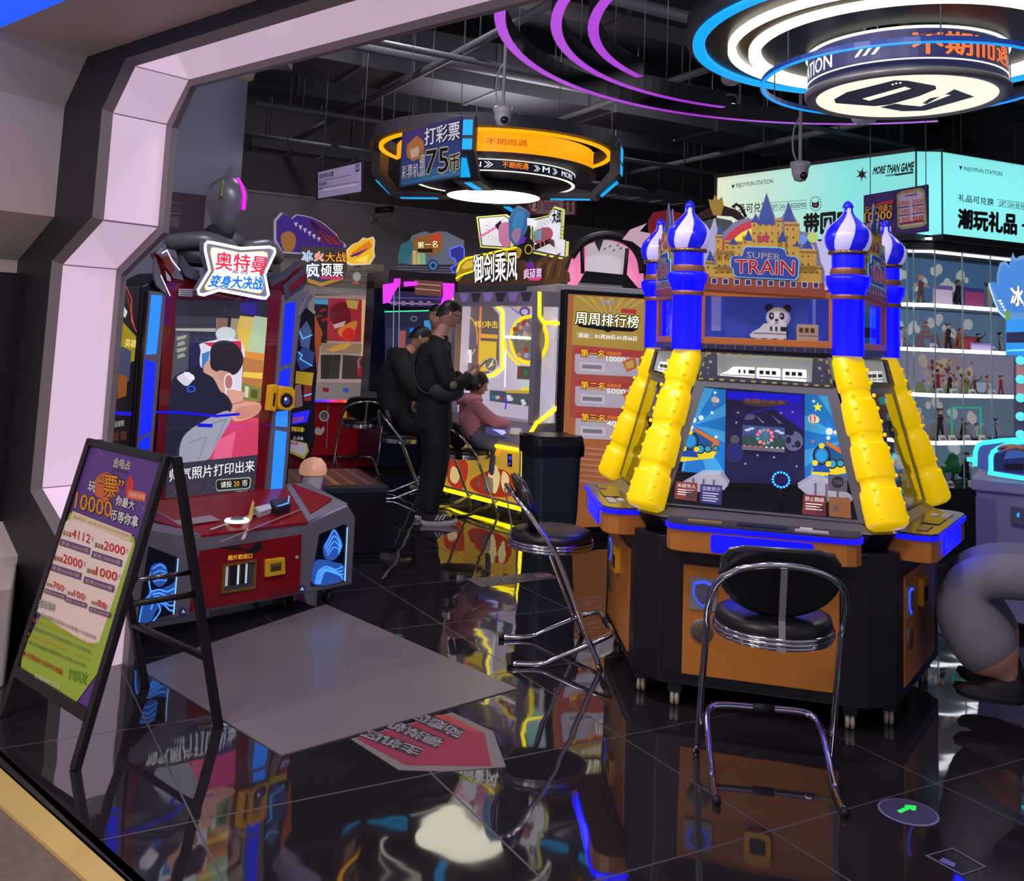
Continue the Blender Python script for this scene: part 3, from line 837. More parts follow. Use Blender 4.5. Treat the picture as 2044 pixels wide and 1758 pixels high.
# ---- playfield scenery seen through the glass
mb = MB(); ya = -.30
art = Art(T, ya, mb)
SKY, SKY2, SKYD = P(24, 130, 220, e=.55), P(70, 176, 240, e=.55), P(14, 84, 180, e=.5)
for (pts, cxy) in (([(1394, 772), (1450, 778), (1450, 950), (1360, 940)], (1384, 848)), ([(1604, 782), (1664, 790), (1716, 960), (1604, 956)], (1690, 876))):
    art.poly(pts, SKY)
    L_ = pts
    for i in range(8):
        a = 2 * PI * i / 8 + .2
        tri = [cxy, (cxy[0] + 200 * math.cos(a), cxy[1] + 200 * math.sin(a)), (cxy[0] + 200 * math.cos(a + .32), cxy[1] + 200 * math.sin(a + .32))]
        # clip the ray to the panel
        def clip(poly, A_, B_):
            out = []
            for q in range(len(poly)):
                P0, P1 = poly[q], poly[(q + 1) % len(poly)]
                s0 = (B_[0] - A_[0]) * (P0[1] - A_[1]) - (B_[1] - A_[1]) * (P0[0] - A_[0]); s1 = (B_[0] - A_[0]) * (P1[1] - A_[1]) - (B_[1] - A_[1]) * (P1[0] - A_[0])
                if s0 >= 0: out.append(P0)
                if s0 * s1 < 0:
                    t = s0 / (s0 - s1); out.append((P0[0] + (P1[0] - P0[0]) * t, P0[1] + (P1[1] - P0[1]) * t))
            return out
        pg = tri
        for q in range(4):
            pg = clip(pg, L_[q], L_[(q + 1) % 4])
            if len(pg) < 3: break
        if len(pg) >= 3: art.poly(pg, SKY2, up=(i == 0))
YE, BR_, OC, TEAL = P(240, 214, 30, e=.7), P(90, 50, 30), P(230, 120, 40, e=.6), P(40, 170, 200, e=.6)
def loco(cx_, cy_, s_):
    art.poly([(cx_ + 10 * s_, cy_ - 30 * s_), (cx_ + 64 * s_, cy_ + 0), (cx_ + 60 * s_, cy_ + 24 * s_), (cx_ + 10 * s_, cy_ + 10 * s_)], OC)
    art.poly([(cx_ + 10 * s_, cy_ - 22 * s_), (cx_ + 52 * s_, cy_ + 4 * s_), (cx_ + 40 * s_, cy_ + 18 * s_), (cx_ + 8 * s_, cy_ + 12 * s_)], P(30, 96, 160, e=.5))
    art.poly([(cx_ - 20 * s_, cy_ + 28 * s_), (cx_ + 60 * s_, cy_ + 22 * s_), (cx_ + 50 * s_, cy_ + 38 * s_), (cx_ - 22 * s_, cy_ + 46 * s_)], YE)
    for i in range(3):
        art.ell(cx_ + (22 + 17 * i) * s_, cy_ + (18 - i) * s_, (11 - 2 * i) * s_, (11 - 2 * i) * s_, P(70, 40, 30)); art.ell(cx_ + (22 + 17 * i) * s_, cy_ + (18 - i) * s_, (8 - 1.6 * i) * s_, (8 - 1.6 * i) * s_, TEAL)
    art.ell(cx_, cy_, 19 * s_, 21 * s_, P(20, 40, 100)); art.ell(cx_, cy_, 15 * s_, 17 * s_, P(60, 110, 150, e=.5)); art.ell(cx_, cy_, 11.5 * s_, 13 * s_, P(30, 150, 220, e=.7))
    art.poly([(cx_ - 16 * s_, cy_ + 20 * s_), (cx_ + 14 * s_, cy_ + 22 * s_), (cx_ + 18 * s_, cy_ + 36 * s_), (cx_ - 20 * s_, cy_ + 34 * s_)], P(20, 80, 180, e=.5))
    for (dx, dy) in ((0, -20), (-14, 16), (14, 18)): art.ell(cx_ + dx * s_, cy_ + dy * s_, 6 * s_, 6 * s_, YE)
loco(1378, 880, .9); loco(1640, 908, .95)
def balloon(x_, y_, r_):
    art.ell(x_ + r_ * .9, y_ + 2, r_ * .6, r_ * .7, P(244, 226, 170, e=.7)); art.ell(x_, y_, r_, r_, P(240, 226, 210, e=.7)); art.ell(x_, y_, r_ * .66, r_, P(220, 80, 60, e=.7)); art.ell(x_, y_, r_ * .3, r_, P(240, 226, 210, e=.7))
    art.poly([(x_ - 3, y_ + r_ + 2), (x_ + 3, y_ + r_ + 2), (x_ + 2, y_ + r_ + 6), (x_ - 2, y_ + r_ + 6)], P(210, 140, 60, e=.5))
balloon(1427, 797, 6); balloon(1622, 835, 9)
art.poly(star(1632, 812, 10), P(250, 236, 40, e=.9)); art.poly(star(1428, 783, 4), P(255, 255, 255, e=.8)); art.poly(star(1624, 800, 4), P(255, 255, 255, e=.8)); art.poly(star(1622, 880, 4), OC)
for (x_, y_, r_) in ((1400, 833, 5), (1386, 838, 5), (1380, 852, 5), (1422, 823, 3), (1655, 860, 7), (1667, 862, 4), (1653, 873, 4), (1430, 871, 3)): art.ell(x_, y_, r_, r_, P(236, 240, 240, e=.8), 12)
scen = mb.build('playfield_scenery', t_root)
# the dark display in the middle
mb = MB(); yd = -.36
q = [T.hit(*p, yd) for p in ((1449, 777), (1606, 786), (1606, 968), (1446, 962))]
mb.xz(q, yd, yd + .05, P(26, 20, 74, e=.35))
a3 = Art(T, yd, mb)
a3.poly([(1452, 780), (1603, 788), (1603, 806), (1452, 796)], P(20, 10, 230, e=.6))
a3.poly([(1454, 836), (1603, 800), (1604, 860), (1540, 812)], P(40, 20, 190, e=.5))
a3.poly([(1480, 797), (1576, 800), (1566, 808), (1528, 812), (1490, 808)], P(96, 64, 60, e=.35))
a3.text('乐园小火车', P(170, 110, 70, e=.4), (1486, 794), (1566, 799), (1566, 807), (1486, 803), .03)
a3.ell(1498, 832, 9, 6, P(110, 100, 140, e=.3)); a3.ell(1492, 834, 6, 4, P(110, 100, 140, e=.3))
a3.poly([(1507, 827), (1527, 844), (1522, 844)], P(140, 130, 190, e=.4)); a3.poly([(1540, 828), (1561, 845), (1556, 845)], P(140, 130, 190, e=.4))
a3.ell(1467, 877, 9, 9, P(96, 90, 100, e=.3)); a3.ell(1466, 903, 18, 20, P(50, 44, 100, e=.3)); a3.ell(1466, 903, 14, 16, P(34, 40, 120, e=.3))
a3.ell(1584, 880, 19, 20, P(110, 108, 150, e=.35)); a3.ell(1577, 862, 8, 7, P(40, 34, 70)); a3.ell(1574, 878, 5, 7, P(36, 30, 66)); a3.ell(1592, 886, 6, 7, P(36, 30, 66)); a3.ell(1583, 890, 3, 2, P(36, 30, 66))
for (x_, y_) in ((1473, 823), (1512, 908), (1582, 822), (1470, 843), (1559, 824), (1545, 912), (1488, 925), (1590, 930)): a3.poly(star(x_, y_, 3), P(180, 176, 210, e=.5))
disp = mb.build('display_cabinet', t_root)
mb = MB(); a4 = Art(T, yd - .02, mb)
sc = [(1482, 848), (1567, 854), (1566, 903), (1481, 897)]
mb.xz([T.hit(*p, yd - .02) for p in sc], yd - .019, yd - .002, P(60, 80, 130, e=.6))
a4.poly([(1482, 870), (1567, 876), (1567, 895), (1481, 888)], P(40, 76, 60, e=.55)); a4.poly([(1481, 889), (1567, 895), (1566, 903), (1481, 897)], P(120, 110, 120, e=.4))
for i in range(7): a4.poly([(1486 + i * 11, 866), (1493 + i * 11, 866), (1493 + i * 11, 876), (1486 + i * 11, 876)], P(50, 60, 90, e=.5), up=(i == 0))
for (x_, y_) in ((1492, 858), (1500, 855), (1552, 860), (1560, 864)): a4.ell(x_, y_, 6, 2.5, P(190, 206, 226, e=.6), 10)
for i in range(12):
    a = 2 * PI * i / 12
    a4.poly([(1527, 870), (1527 + 13 * math.cos(a), 870 + 13 * math.sin(a)), (1527 + 13 * math.cos(a + .1), 870 + 13 * math.sin(a + .1))], P(120, 200, 220, e=.7), up=(i == 0))
for i in range(11):
    a = 2 * PI * i / 11
    a4.ell(1527 + 15 * math.cos(a), 871 + 14 * math.sin(a), 3.6, 3.6, (P(230, 100, 110, e=.8), P(240, 130, 130, e=.8), P(70, 150, 180, e=.8))[i % 3], 10)
for i in range(8): a4.ell(1486 + i * 11, 889 + i * .7, 2, 2, (P(220, 80, 100, e=.8) if i < 4 else P(220, 220, 220, e=.8)), 8)
mb.build('display_screen', disp)
# white coin slopes, cards on the glass and the light ring
mb = MB(); SW = M('slope_white', (210, 208, 226), .3, 0, .3)  # faint glow put into the slopes to whiten them
for (pts) in ([(1356, 966), (1402, 940), (1440, 940), (1456, 962), (1448, 972), (1392, 976)], [(1592, 966), (1622, 948), (1640, 950), (1700, 990), (1690, 1000), (1620, 990)]):
    a = [T.hit(p[0], p[1], -.42) for p in pts]
    mb.xz(a, -.52, -.38, SW)
    for i in range(3): mb.xz([(a[0][0] + (a[3][0] - a[0][0]) * (.3 + .2 * i), a[1][1] - .02), (a[0][0] + (a[3][0] - a[0][0]) * (.34 + .2 * i), a[1][1] - .02), (a[0][0] + (a[3][0] - a[0][0]) * (.34 + .2 * i), a[4][1]), (a[0][0] + (a[3][0] - a[0][0]) * (.3 + .2 * i), a[4][1])], -.524, -.52, P(160, 158, 190))
mb.build('coin_slope', t_root, bevel=.006)
mb = MB(); lc = sl(1559, 957, -.03)
mb.tube([lc + Vector((.034 * math.cos(2 * PI * i / 24), .01 * math.sin(2 * PI * i / 24), .030 * math.sin(2 * PI * i / 24))) for i in range(24)], .006, P(10, 40, 200, e=.5), 6, True)
for i in range(16):
    a = 2 * PI * i / 16; mb.ball(tuple(lc + Vector((.034 * math.cos(a), -.008 + .01 * math.sin(a), .030 * math.sin(a)))), .0045, LED(60, 220, 255, s=1.6), 6, 4)
mb.tube([lc + Vector((0, 0, -.03)), lc + Vector((0, .03, -.09)), Vector((lc.x, lc.y + .05, .81))], .008, BLACKM, 6)
mb.build('ring_light', t_root)
def card(pts, body, head, txt, tm, name, rows=0, rowm=None):
    mb = MB(); slab(mb, pts, body, .005, .002)
    TL, TR, BR2, BL2 = pts
    def L2(a, b, t): return (a[0] + (b[0] - a[0]) * t, a[1] + (b[1] - a[1]) * t)
    def qd(u0, u1, v0, v1): 
        def P2(u, v): return L2(L2(TL, TR, u), L2(BL2, BR2, u), v)
        return [P2(u0, v0), P2(u1, v0), P2(u1, v1), P2(u0, v1)]
    if txt: put_text(mb, txt, tm, [sl(p[0], p[1], .008) for p in qd(.08, .92, .1, .32)], .03)
    for i in range(rows):
        slab(mb, qd(.12, .85 - .1 * (i % 2), .42 + .13 * i, .48 + .13 * i), rowm or tm, .0072, .0006)
    if head: slab(mb, qd(*head[0]), head[1], .0072, .0006)
    return mb.build(name, frm)
card([(1349, 960), (1393, 964), (1390, 1000), (1346, 995)], P(140, 60, 50, e=.1), ((.5, .95, .45, .9), P(90, 50, 60)), '未成年人', P(240, 232, 226, e=.2), 'notice_card', 3)
card([(1398, 966), (1442, 969), (1440, 1008), (1397, 1003)], P(44, 40, 120, e=.12), None, '温馨提示', P(200, 200, 220, e=.2), 'notice_card', 4)
card([(1604, 986), (1648, 990), (1648, 1030), (1601, 1026)], P(130, 44, 48, e=.1), ((.6, .95, .5, .9), P(96, 36, 40)), '禁止翻越', P(240, 232, 226, e=.2), 'notice_card', 3)
card([(1654, 991), (1697, 994), (1699, 1035), (1655, 1030)], P(150, 96, 50, e=.08), ((.2, .45, .4, .7), P(110, 90, 90)), '请勿拍打玻璃', P(190, 150, 100, e=.1), 'notice_card', 0)
mb = MB(); slab(mb, [(1653, 946), (1691, 950), (1691, 982), (1653, 979)], P(96, 88, 104, e=.1), .005, .003)
slab(mb, [(1672 + 12 * math.cos(2 * PI * i / 10), 962 + 12 * math.sin(2 * PI * i / 10)) for i in range(10)], P(30, 28, 40), .008, .001)
put_text(mb, '扫码', P(150, 146, 160), [sl(*p, .0095) for p in ((1664, 957), (1681, 959), (1681, 968), (1664, 966))], .03)
mb.build('square_tag', frm)

# ================================================================== photo machine with the tall screen, at the left
N1 = Fr((-1.289, 5.204, 0), 47)
m1 = thing('arcade_machine', 'red and silver photo game machine with tall screen and blue light columns', 'arcade machine', N1)
RED = M('gloss_red', (128, 18, 28), 0.25, 0, .05); SILV = M('silver_paint', (132, 128, 140), 0.35, .35); SILD = M('silver_dark', (92, 90, 104), 0.35, .4)
WHL = LED(235, 240, 255, s=1.2); LBL = LED(90, 170, 255, s=1.0); NAVYD = M('dark_navy', (14, 20, 46), .25)
mb = MB(); c_ = .042
mb.xz([(-.605, .09), (.69, .09), (.69, .46), (.63, .535), (.37, .47), (-.29, .47), (-.55, .535), (-.605, .50)], 0, .5, SILV)
base = mb.build('base_cabinet', m1, bevel=.01)
mb = MB(); ar = Art(N1, -.001, mb)
ar.slab([(398, 1099), (601, 1066), (596, 1183), (378, 1220)], RED, .006)
ar.k = 17
ar.poly([(436, 1092), (520, 1080), (524, 1090), (504, 1108), (484, 1096), (470, 1098)], P(30, 24, 30)); ar.poly([(462, 1090), (510, 1082), (494, 1097), (482, 1094)], P(120, 20, 30))
ar.poly([(540, 1178), (596, 1166), (596, 1183), (536, 1192)], P(110, 16, 26))
ar.text('照片取出口', P(230, 190, 50, e=.5), (454, 1108), (502, 1103), (501, 1113), (453, 1118), .03)
ar.line([(591, 1110), (591, 1112)], 6, P(200, 190, 190)); 
for (x_, y_) in ((364, 1219), (601, 1174)):
    ar.ell(x_, y_, 7, 8, P(36, 50, 110, e=.2)); ar.poly([(x_, y_ - 4), (x_ + 4, y_ + 3), (x_ - 4, y_ + 3)], P(210, 210, 230, e=.3))
fp = mb.build('front_panel', base)
mb = MB(); a2 = Art(N1, -.008, mb)
BRS = M('brass_frame', (170, 130, 60), .3, .6)
o4, i4 = [(444, 1126), (511, 1116), (508, 1174), (440, 1184)], [(449, 1130), (507, 1121), (504, 1170), (446, 1179)]
for i in range(4): a2.slab([o4[i], o4[(i + 1) % 4], i4[(i + 1) % 4], i4[i]], BRS, .01)
a2.poly(i4, P(60, 60, 76, e=.1))
for i, (c0, c1, m_) in enumerate(((450, 456, P(200, 200, 210, e=.3)), (460, 474, P(24, 24, 34)), (474, 478, P(220, 220, 230, e=.5)), (482, 489, P(30, 26, 36)), (490, 494, P(210, 214, 220, e=.4)), (497, 501, P(70, 70, 90)))):
    a2.poly([(c0, 1131 - (c0 - 450) * .15), (c1, 1131 - (c1 - 450) * .15), (c1 - 2, 1170 - (c1 - 450) * .15), (c0 - 2, 1170 - (c0 - 450) * .15)], m_)
mb.build('photo_slot', fp)
mb = MB(); a2 = Art(N1, -.008, mb)
a2.slab([(527, 1116), (565, 1111), (566, 1144), (527, 1151)], M('yellow_plastic', (228, 178, 30), .3), .02); a2.k = 52
a2.poly([(535, 1124), (558, 1120), (557, 1136), (535, 1140)], P(120, 100, 40)); a2.poly([(537, 1129), (556, 1126), (556, 1135), (537, 1139)], P(70, 56, 30))
mb.build('coin_return', fp, bevel=.004)
# lit corner panels with swooping line art
for side, pts in (('l', [(297, 1090), (354, 1112), (344, 1225), (274, 1243)]), ('r', [(637, 1066), (686, 1046), (692, 1050), (686, 1160), (620, 1169)])):
    mb = MB(); a2 = Art(N1, -.001, mb); a2.slab(pts, NAVYD, .006); a2.k = 17
    BL1 = P(80, 160, 250, e=.85); BL2 = P(44, 90, 176, e=.5)
    def crv(pts, w, m): a2.line([(v.x, v.y) for v in smooth_path([(p[0], p[1], 0) for p in pts], 5)], w, m)
    if side == 'l':
        a2.blob([(279, 1240), (282, 1205), (296, 1184), (316, 1176), (340, 1166), (350, 1160), (346, 1196), (332, 1204), (312, 1216), (300, 1238)], BL2)
        for i in range(5): crv([(300 + i * 3, 1180 + i * 5), (316 + i * 2, 1176 + i * 7), (332 + i, 1180 + i * 9), (345, 1174 + i * 11)], 3.2, BL1)
        crv([(276, 1240), (283, 1206), (298, 1184), (296, 1160), (300, 1136)], 3, BL1); crv([(300, 1215), (306, 1196), (318, 1216), (304, 1238)], 3, BL1)
        a2.blob([(298, 1132), (316, 1122), (330, 1130), (332, 1156), (318, 1170), (304, 1162)], BL2); crv([(302, 1134), (318, 1126), (328, 1134)], 2.4, BL1)
        for i in range(3): crv([(304, 1144 + i * 8), (316, 1138 + i * 9), (330, 1142 + i * 8)], 2, BL1)
        crv([(353, 1114), (344, 1224)], 2.5, P(150, 210, 255, e=1.0))
    else:
        a2.blob([(624, 1166), (626, 1122), (644, 1116), (668, 1122), (684, 1128), (684, 1158)], BL2)
        for i in range(4): crv([(628 + i * 3, 1164), (634 + i * 4, 1140), (650 + i * 4, 1130 + i * 4), (668 + i * 3, 1136 + i * 4), (682, 1130 + i * 8)], 2.6, BL1)
        a2.blob([(646, 1112), (643, 1090), (652, 1074), (664, 1054), (676, 1070), (682, 1088), (672, 1110), (660, 1118)], BL2)
        for i in range(4): crv([(646 + i * 2, 1092 + i * 5), (656 + i, 1072 + i * 8), (665, 1058 + i * 11), (674, 1072 + i * 8), (680 - i * 2, 1090 + i * 5)], 2.2, BL1)
        crv([(691, 1052), (686, 1158)], 2.5, P(150, 210, 255, e=1.0))
    mb.build('lit_corner_panel', base)
# deck
mb = MB()
mb.prism([(-.28, .0, .472), (.36, .0, .472), (.50, .44, .60), (-.42, .44, .60)], [(-.28, .0, .45), (.36, .0, .45), (.50, .44, .50), (-.42, .44, .50)], RED)
for sg, xa, xb, xc in ((-1, -.28, -.56, -.42), (1, .36, .64, .50)):
    mb.prism([(xa, 0, .474), (xb, .02, .54), (xb + .02 * sg, .44, .60), (xc, .44, .604)], [(xa, 0, .45), (xb, .02, .5), (xb + .02 * sg, .44, .5), (xc, .44, .5)], SILV)
    mb.prism([(xa + .05 * sg, .05, .49), (xb - .05 * sg, .1, .555), (xc + .03 * sg, .42, .606)], [(xa + .05 * sg, .05, .5), (xb - .05 * sg, .1, .562), (xc + .03 * sg, .42, .612)], RED)
mb.build('deck', base, bevel=.004)
DP0, DN = (0, 0, .474), Vector((0, -.126, .44)).normalized()
mb = MB(); a2 = Art(N1, 0, mb, p0=DP0, n=DN); c = a2.pt((473, 1041))
mb.lathe([(.062, .0), (.066, .006), (.06, .014), (.036, .014)], LED(240, 246, 240, s=1.1), tuple(c), 28); mb.lathe([(.036, .013), (.03, .02), (0, .022)], M('button_grey', (120, 116, 130), .3), tuple(c), 24)
mb.build('lit_button', base)
mb = MB(); a2 = Art(N1, 0, mb, p0=DP0, n=DN, step=.002); a2.k = 2
a2.poly([(320, 1045), (420, 1030), (440, 1040), (330, 1056)], P(150, 140, 150)); a2.poly([(488, 1062), (496, 1056), (488, 1078), (480, 1080)], P(190, 180, 190)); a2.line([(420, 1060), (560, 1010)], 3, P(190, 180, 190)); a2.line([(440, 1085), (600, 1020)], 2, P(160, 120, 130))
mb.build('deck_print', base)
mb = MB(); a2 = Art(N1, 0, mb, p0=DP0, n=DN)
a2.slab([(504, 1024), (536, 1016), (540, 1026), (516, 1034)], M('grip_white', (206, 206, 214), .35), .035); a2.slab([(536, 1014), (566, 1010), (578, 1022), (548, 1030)], M('grip_blue', (40, 46, 60), .35), .05); a2.slab([(494, 1036), (500, 1014), (504, 1020), (502, 1040)], P(200, 170, 80), .05)
mb.tube([a2.pt((552, 1030)) + Vector((0, 0, .05)), a2.pt((574, 1026)) + Vector((0, 0, .06)), a2.pt((576, 1012)) + Vector((0, 0, .06))], .005, LBL, 6)
mb.build('hand_grip', base, bevel=.004)
for (x_, y_) in ((-.52, .06), (.56, .06), (-.52, .42), (.56, .42)):
    mb = MB(); mb.lathe([(0, -.014), (.035, -.014), (.04, 0), (.035, .014), (0, .014)], BLACKM, (x_, y_, .04), 16, axis='x'); mb.box(x_ - .02, x_ + .02, y_ - .015, y_ + .015, .06, .095, STEELG)
    mb.build('castor', m1)
# upright with the screen
YS = .42
def h1(px, py, y=YS): return N1.hit(px, py, y)
mb = MB()
mb.xz([(-.46, .5), (.52, .5), (.54, 1.70), (.40, 1.78), (-.34, 1.78), (-.48, 1.70)], YS + .02, YS + .36, M('cabinet_dark', (30, 26, 34), .4))
up = mb.build('upright', m1, bevel=.01)
mb = MB(); a2 = Art(N1, YS, mb)
o4, i4 = [(331, 562), (566, 578), (530, 1003), (306, 1008)], [(352, 597), (537, 601), (505, 990), (328, 998)]
for i in range(4): a2.slab([o4[i], o4[(i + 1) % 4], i4[(i + 1) % 4], i4[i]], RED, .02, -.02)
a2.k = 52
a2.poly([(353, 576), (381, 577), (380, 592), (352, 590)], P(190, 190, 200, e=.1))
for i in range(3): a2.line([(356, 579.5 + i * 4), (378, 580.5 + i * 4)], 1.5, P(110, 110, 120))
a2.line([(404, 590), (414, 598)], 2, P(200, 120, 120)); a2.line([(468, 598), (480, 590)], 2, P(200, 120, 120)); a2.line([(486, 600), (498, 590)], 2, P(220, 180, 180))
fr_ = mb.build('screen_frame', up)
mb = MB(); a2 = Art(N1, YS + .004, mb, step=.00025)
scr = [(352, 597), (537, 601), (505, 990), (328, 998)]
a2.slab(scr, P(44, 46, 66, e=.5), .004, -.004)
e_ = .8
a2.poly([(352, 598), (537, 602), (534, 640), (350, 636)], P(40, 40, 44, e=e_)); a2.poly([(478, 604), (512, 605), (508, 628), (480, 622)], P(50, 40, 130, e=e_))
a2.poly([(350, 631), (430, 632), (428, 655), (349, 655)], P(54, 56, 64, e=e_))
a2.poly([(431, 634), (534, 638), (528, 736), (516, 830), (470, 800), (432, 690)], P(150, 140, 110, e=e_))
a2.poly([(479, 630), (508, 633), (500, 700), (484, 712), (472, 660)], P(206, 176, 70, e=e_)); a2.poly([(508, 630), (533, 634), (528, 736), (500, 726), (494, 690)], P(168, 190, 150, e=e_)); a2.poly([(486, 700), (527, 706), (524, 742), (486, 742)], P(206, 130, 50, e=e_))
a2.poly([(432, 634), (456, 635), (454, 670), (432, 670)], P(130, 100, 80, e=e_)); a2.line([(458, 634), (455, 668)], 6, P(30, 28, 36, e=e_)); a2.ell(450, 666, 20, 14, P(190, 200, 196, e=e_)); a2.poly([(350, 655), (430, 655), (430, 662), (350, 660)], P(160, 160, 150, e=e_))
a2.poly([(350, 662), (378, 664), (374, 760), (336, 775)], P(70, 74, 80, e=e_))
for i in range(4): a2.poly([(352 + (i % 2) * 2, 672 + i * 12), (372 - (i % 2) * 6, 668 + i * 12), (370, 675 + i * 12), (353, 680 + i * 12)], P(150, 150, 126, e=e_), up=(i == 0))
a2.poly([(380, 672), (402, 672), (396, 740), (376, 752)], P(34, 30, 70, e=e_))
a2.blob([(400, 700), (404, 684), (480, 680), (486, 760), (470, 800), (404, 740)], P(206, 206, 216, e=e_)); a2.poly([(404, 684), (480, 680), (482, 700), (470, 690), (420, 692)], P(190, 40, 60, e=e_)); a2.poly([(402, 706), (418, 700), (414, 730), (402, 738)], P(60, 120, 180, e=e_))
a2.poly([(484, 712), (525, 720), (516, 830), (480, 800)], P(170, 110, 60, e=e_)); a2.poly([(484, 742), (524, 744), (522, 756), (484, 752)], P(220, 190, 70, e=e_))
a2.poly([(482, 763), (521, 774), (518, 802), (480, 796)], P(110, 120, 60, e=e_)); a2.poly([(488, 770), (496, 772), (494, 794), (487, 792)], P(190, 196, 170, e=e_)); a2.poly([(500, 776), (514, 779), (512, 796), (499, 792)], P(60, 80, 40, e=e_))
a2.poly([(440, 836), (516, 820), (513, 912), (424, 917), (410, 917)], P(196, 62, 92, e=e_)); a2.poly([(470, 818), (517, 800), (516, 834), (478, 832)], P(110, 40, 56, e=e_)); a2.poly([(430, 880), (470, 860), (460, 914), (424, 917)], P(216, 96, 130, e=e_))
a2.blob([(336, 800), (344, 756), (372, 738), (396, 732), (425, 750), (440, 778), (459, 808), (453, 822), (408, 838), (382, 854), (357, 882), (346, 924), (330, 926), (330, 860)], P(30, 30, 50, e=e_))
a2.blob([(404, 740), (418, 716), (436, 738), (448, 776), (440, 782), (424, 754)], P(196, 150, 126, e=e_))
a2.blob([(418, 716), (420, 694), (436, 680), (462, 682), (480, 700), (484, 722), (474, 742), (462, 748), (446, 744), (432, 742), (420, 734)], P(34, 30, 40, e=e_)); a2.blob([(432, 742), (446, 740), (462, 748), (456, 770), (444, 768)], P(186, 140, 118, e=e_))
a2.ell(455, 762, 10, 17, P(220, 216, 220, e=e_)); a2.ell(455, 762, 7.5, 14, P(170, 110, 100, e=e_))
a2.blob([(352, 752), (374, 742), (384, 756), (372, 770), (360, 764)], P(206, 200, 204, e=e_)); a2.blob([(366, 742), (384, 748), (386, 758), (374, 756)], P(226, 222, 224, e=e_)); 
a2.ell(380, 776, 9, 7, P(40, 90, 230, e=1)); a2.ell(380, 776, 6, 4.5, P(30, 30, 60, e=e_))
a2.blob([(382, 854), (446, 820), (460, 830), (454, 848), (430, 886), (412, 917), (362, 924), (359, 884)], P(150, 152, 164, e=e_)); a2.line([(400, 852), (450, 836), (430, 880)], 1.5, P(110, 112, 126, e=e_)); a2.line([(372, 884), (410, 872), (396, 915)], 1.5, P(116, 118, 132, e=e_))
a2.blob([(450, 778), (486, 783), (484, 800), (518, 805), (511, 827), (470, 841), (458, 826), (462, 808)], P(206, 152, 130, e=e_)); a2.blob([(470, 816), (516, 806), (510, 826), (474, 836)], P(190, 130, 112, e=e_)); a2.line([(462, 806), (484, 801)], 2, P(150, 100, 84, e=e_))
a2.line([(306, 822), (360, 823), (430, 830), (475, 826)], 5, P(20, 16, 220, e=1)); a2.line([(394, 848), (420, 849)], 7, P(20, 16, 210, e=1))
a2.poly([(334, 926), (512, 907), (505, 990), (328, 998)], P(52, 50, 66, e=e_)); 
for i in range(5): a2.line([(340 + i * 30, 990 - i * 2), (356 + i * 30, 970 - i * 2), (366 + i * 32, 978 - i * 2)], 1.2, P(80, 70, 90, e=e_))
a2.outlined('帅气照片打印出来', P(226, 226, 226, e=1), P(30, 28, 40, e=.5), (337, 936), (506, 917), (505, 940), (336, 961), .03, .07)
rr = [(431, 956), (496, 951), (499, 956), (497, 972), (493, 975), (432, 980), (429, 976), (428, 962)]
a2.poly(rr, P(150, 160, 130, e=.8)); a2.poly([(432 + (p[0] - 432) * .95 + 1, 965 + (p[1] - 965) * .8) for p in rr], P(24, 36, 34, e=.5))
a2.text('请投', P(236, 230, 220, e=1), (438, 961), (460, 959), (460, 971), (438, 973), .02); a2.text('20', P(240, 170, 30, e=1), (464, 960), (475, 959), (475, 969), (464, 970), .03); a2.text('币', P(236, 230, 220, e=1), (481, 958), (491, 957), (491, 969), (481, 970), .02); a2.text('COINS 20', P(190, 200, 220, e=.8), (468, 979), (490, 977), (490, 981), (468, 983))
mb.build('screen', up)
mb = MB(); a2 = Art(N1, YS - .024, mb); mb.face([a2.pt(p, 0) for p in o4], GLASS); mb.build('screen_glass', up)
# lit columns left and right
BLS = M('blue_lit_panel', (16, 40, 255), .3, 0, 1.0); BLS2 = M('blue_lit_panel_pale', (40, 130, 255), .3, 0, .95)
for side in ('l', 'r'):
    mb = MB(); a2 = Art(N1, YS - .01, mb)
    if side == 'r':
        a2.slab([(562, 590), (606, 570), (598, 640), (586, 740), (575, 900), (566, 1000), (526, 1004), (546, 800)], SILV, .04, -.03); a2.k = 28
        a2.poly([(567, 606), (588, 602), (579, 724), (558, 731)], BLS); a2.poly([(557, 741), (577, 732), (575, 770), (553, 772)], BLS); a2.poly([(549, 822), (573, 818), (571, 852), (547, 850)], BLS2); a2.poly([(547, 858), (570, 862), (561, 974), (538, 976)], BLS2)
    else:
        a2.slab([(296, 580), (331, 584), (316, 760), (303, 905), (270, 905), (286, 700)], SILV, .04, -.03); a2.k = 28
        a2.poly([(300, 588), (322, 590), (310, 706), (289, 708)], BLS2); a2.poly([(288, 716), (309, 724), (300, 860), (275, 872)], BLS); a2.poly([(276, 880), (298, 866), (296, 896), (273, 900)], BLS)
    mb.build('light_column', up, bevel=.004)
mb = MB(); a2 = Art(N1, YS - .03, mb); YC = M('camera_yellow', (232, 172, 20), .35, 0, .08)
a2.slab([(532, 768), (545, 766), (541, 820), (527, 818)], YC, .05); a2.slab([(548, 774), (554, 769), (574, 772), (580, 778), (578, 812), (570, 818), (550, 816), (546, 810)], YC, .05); a2.k = 126
a2.poly([(537, 783), (541, 783), (538, 810), (534, 809)], P(20, 16, 20))
a2.ell(562, 797, 14, 16, P(200, 140, 20)); a2.ell(562, 798, 12, 14, P(16, 16, 26)); a2.ell(562, 798, 7, 8.5, P(60, 60, 130, e=.3)); a2.ell(560, 795, 2.5, 3, P(220, 220, 250, e=.6))
mb.build('camera_box', up, bevel=.006)
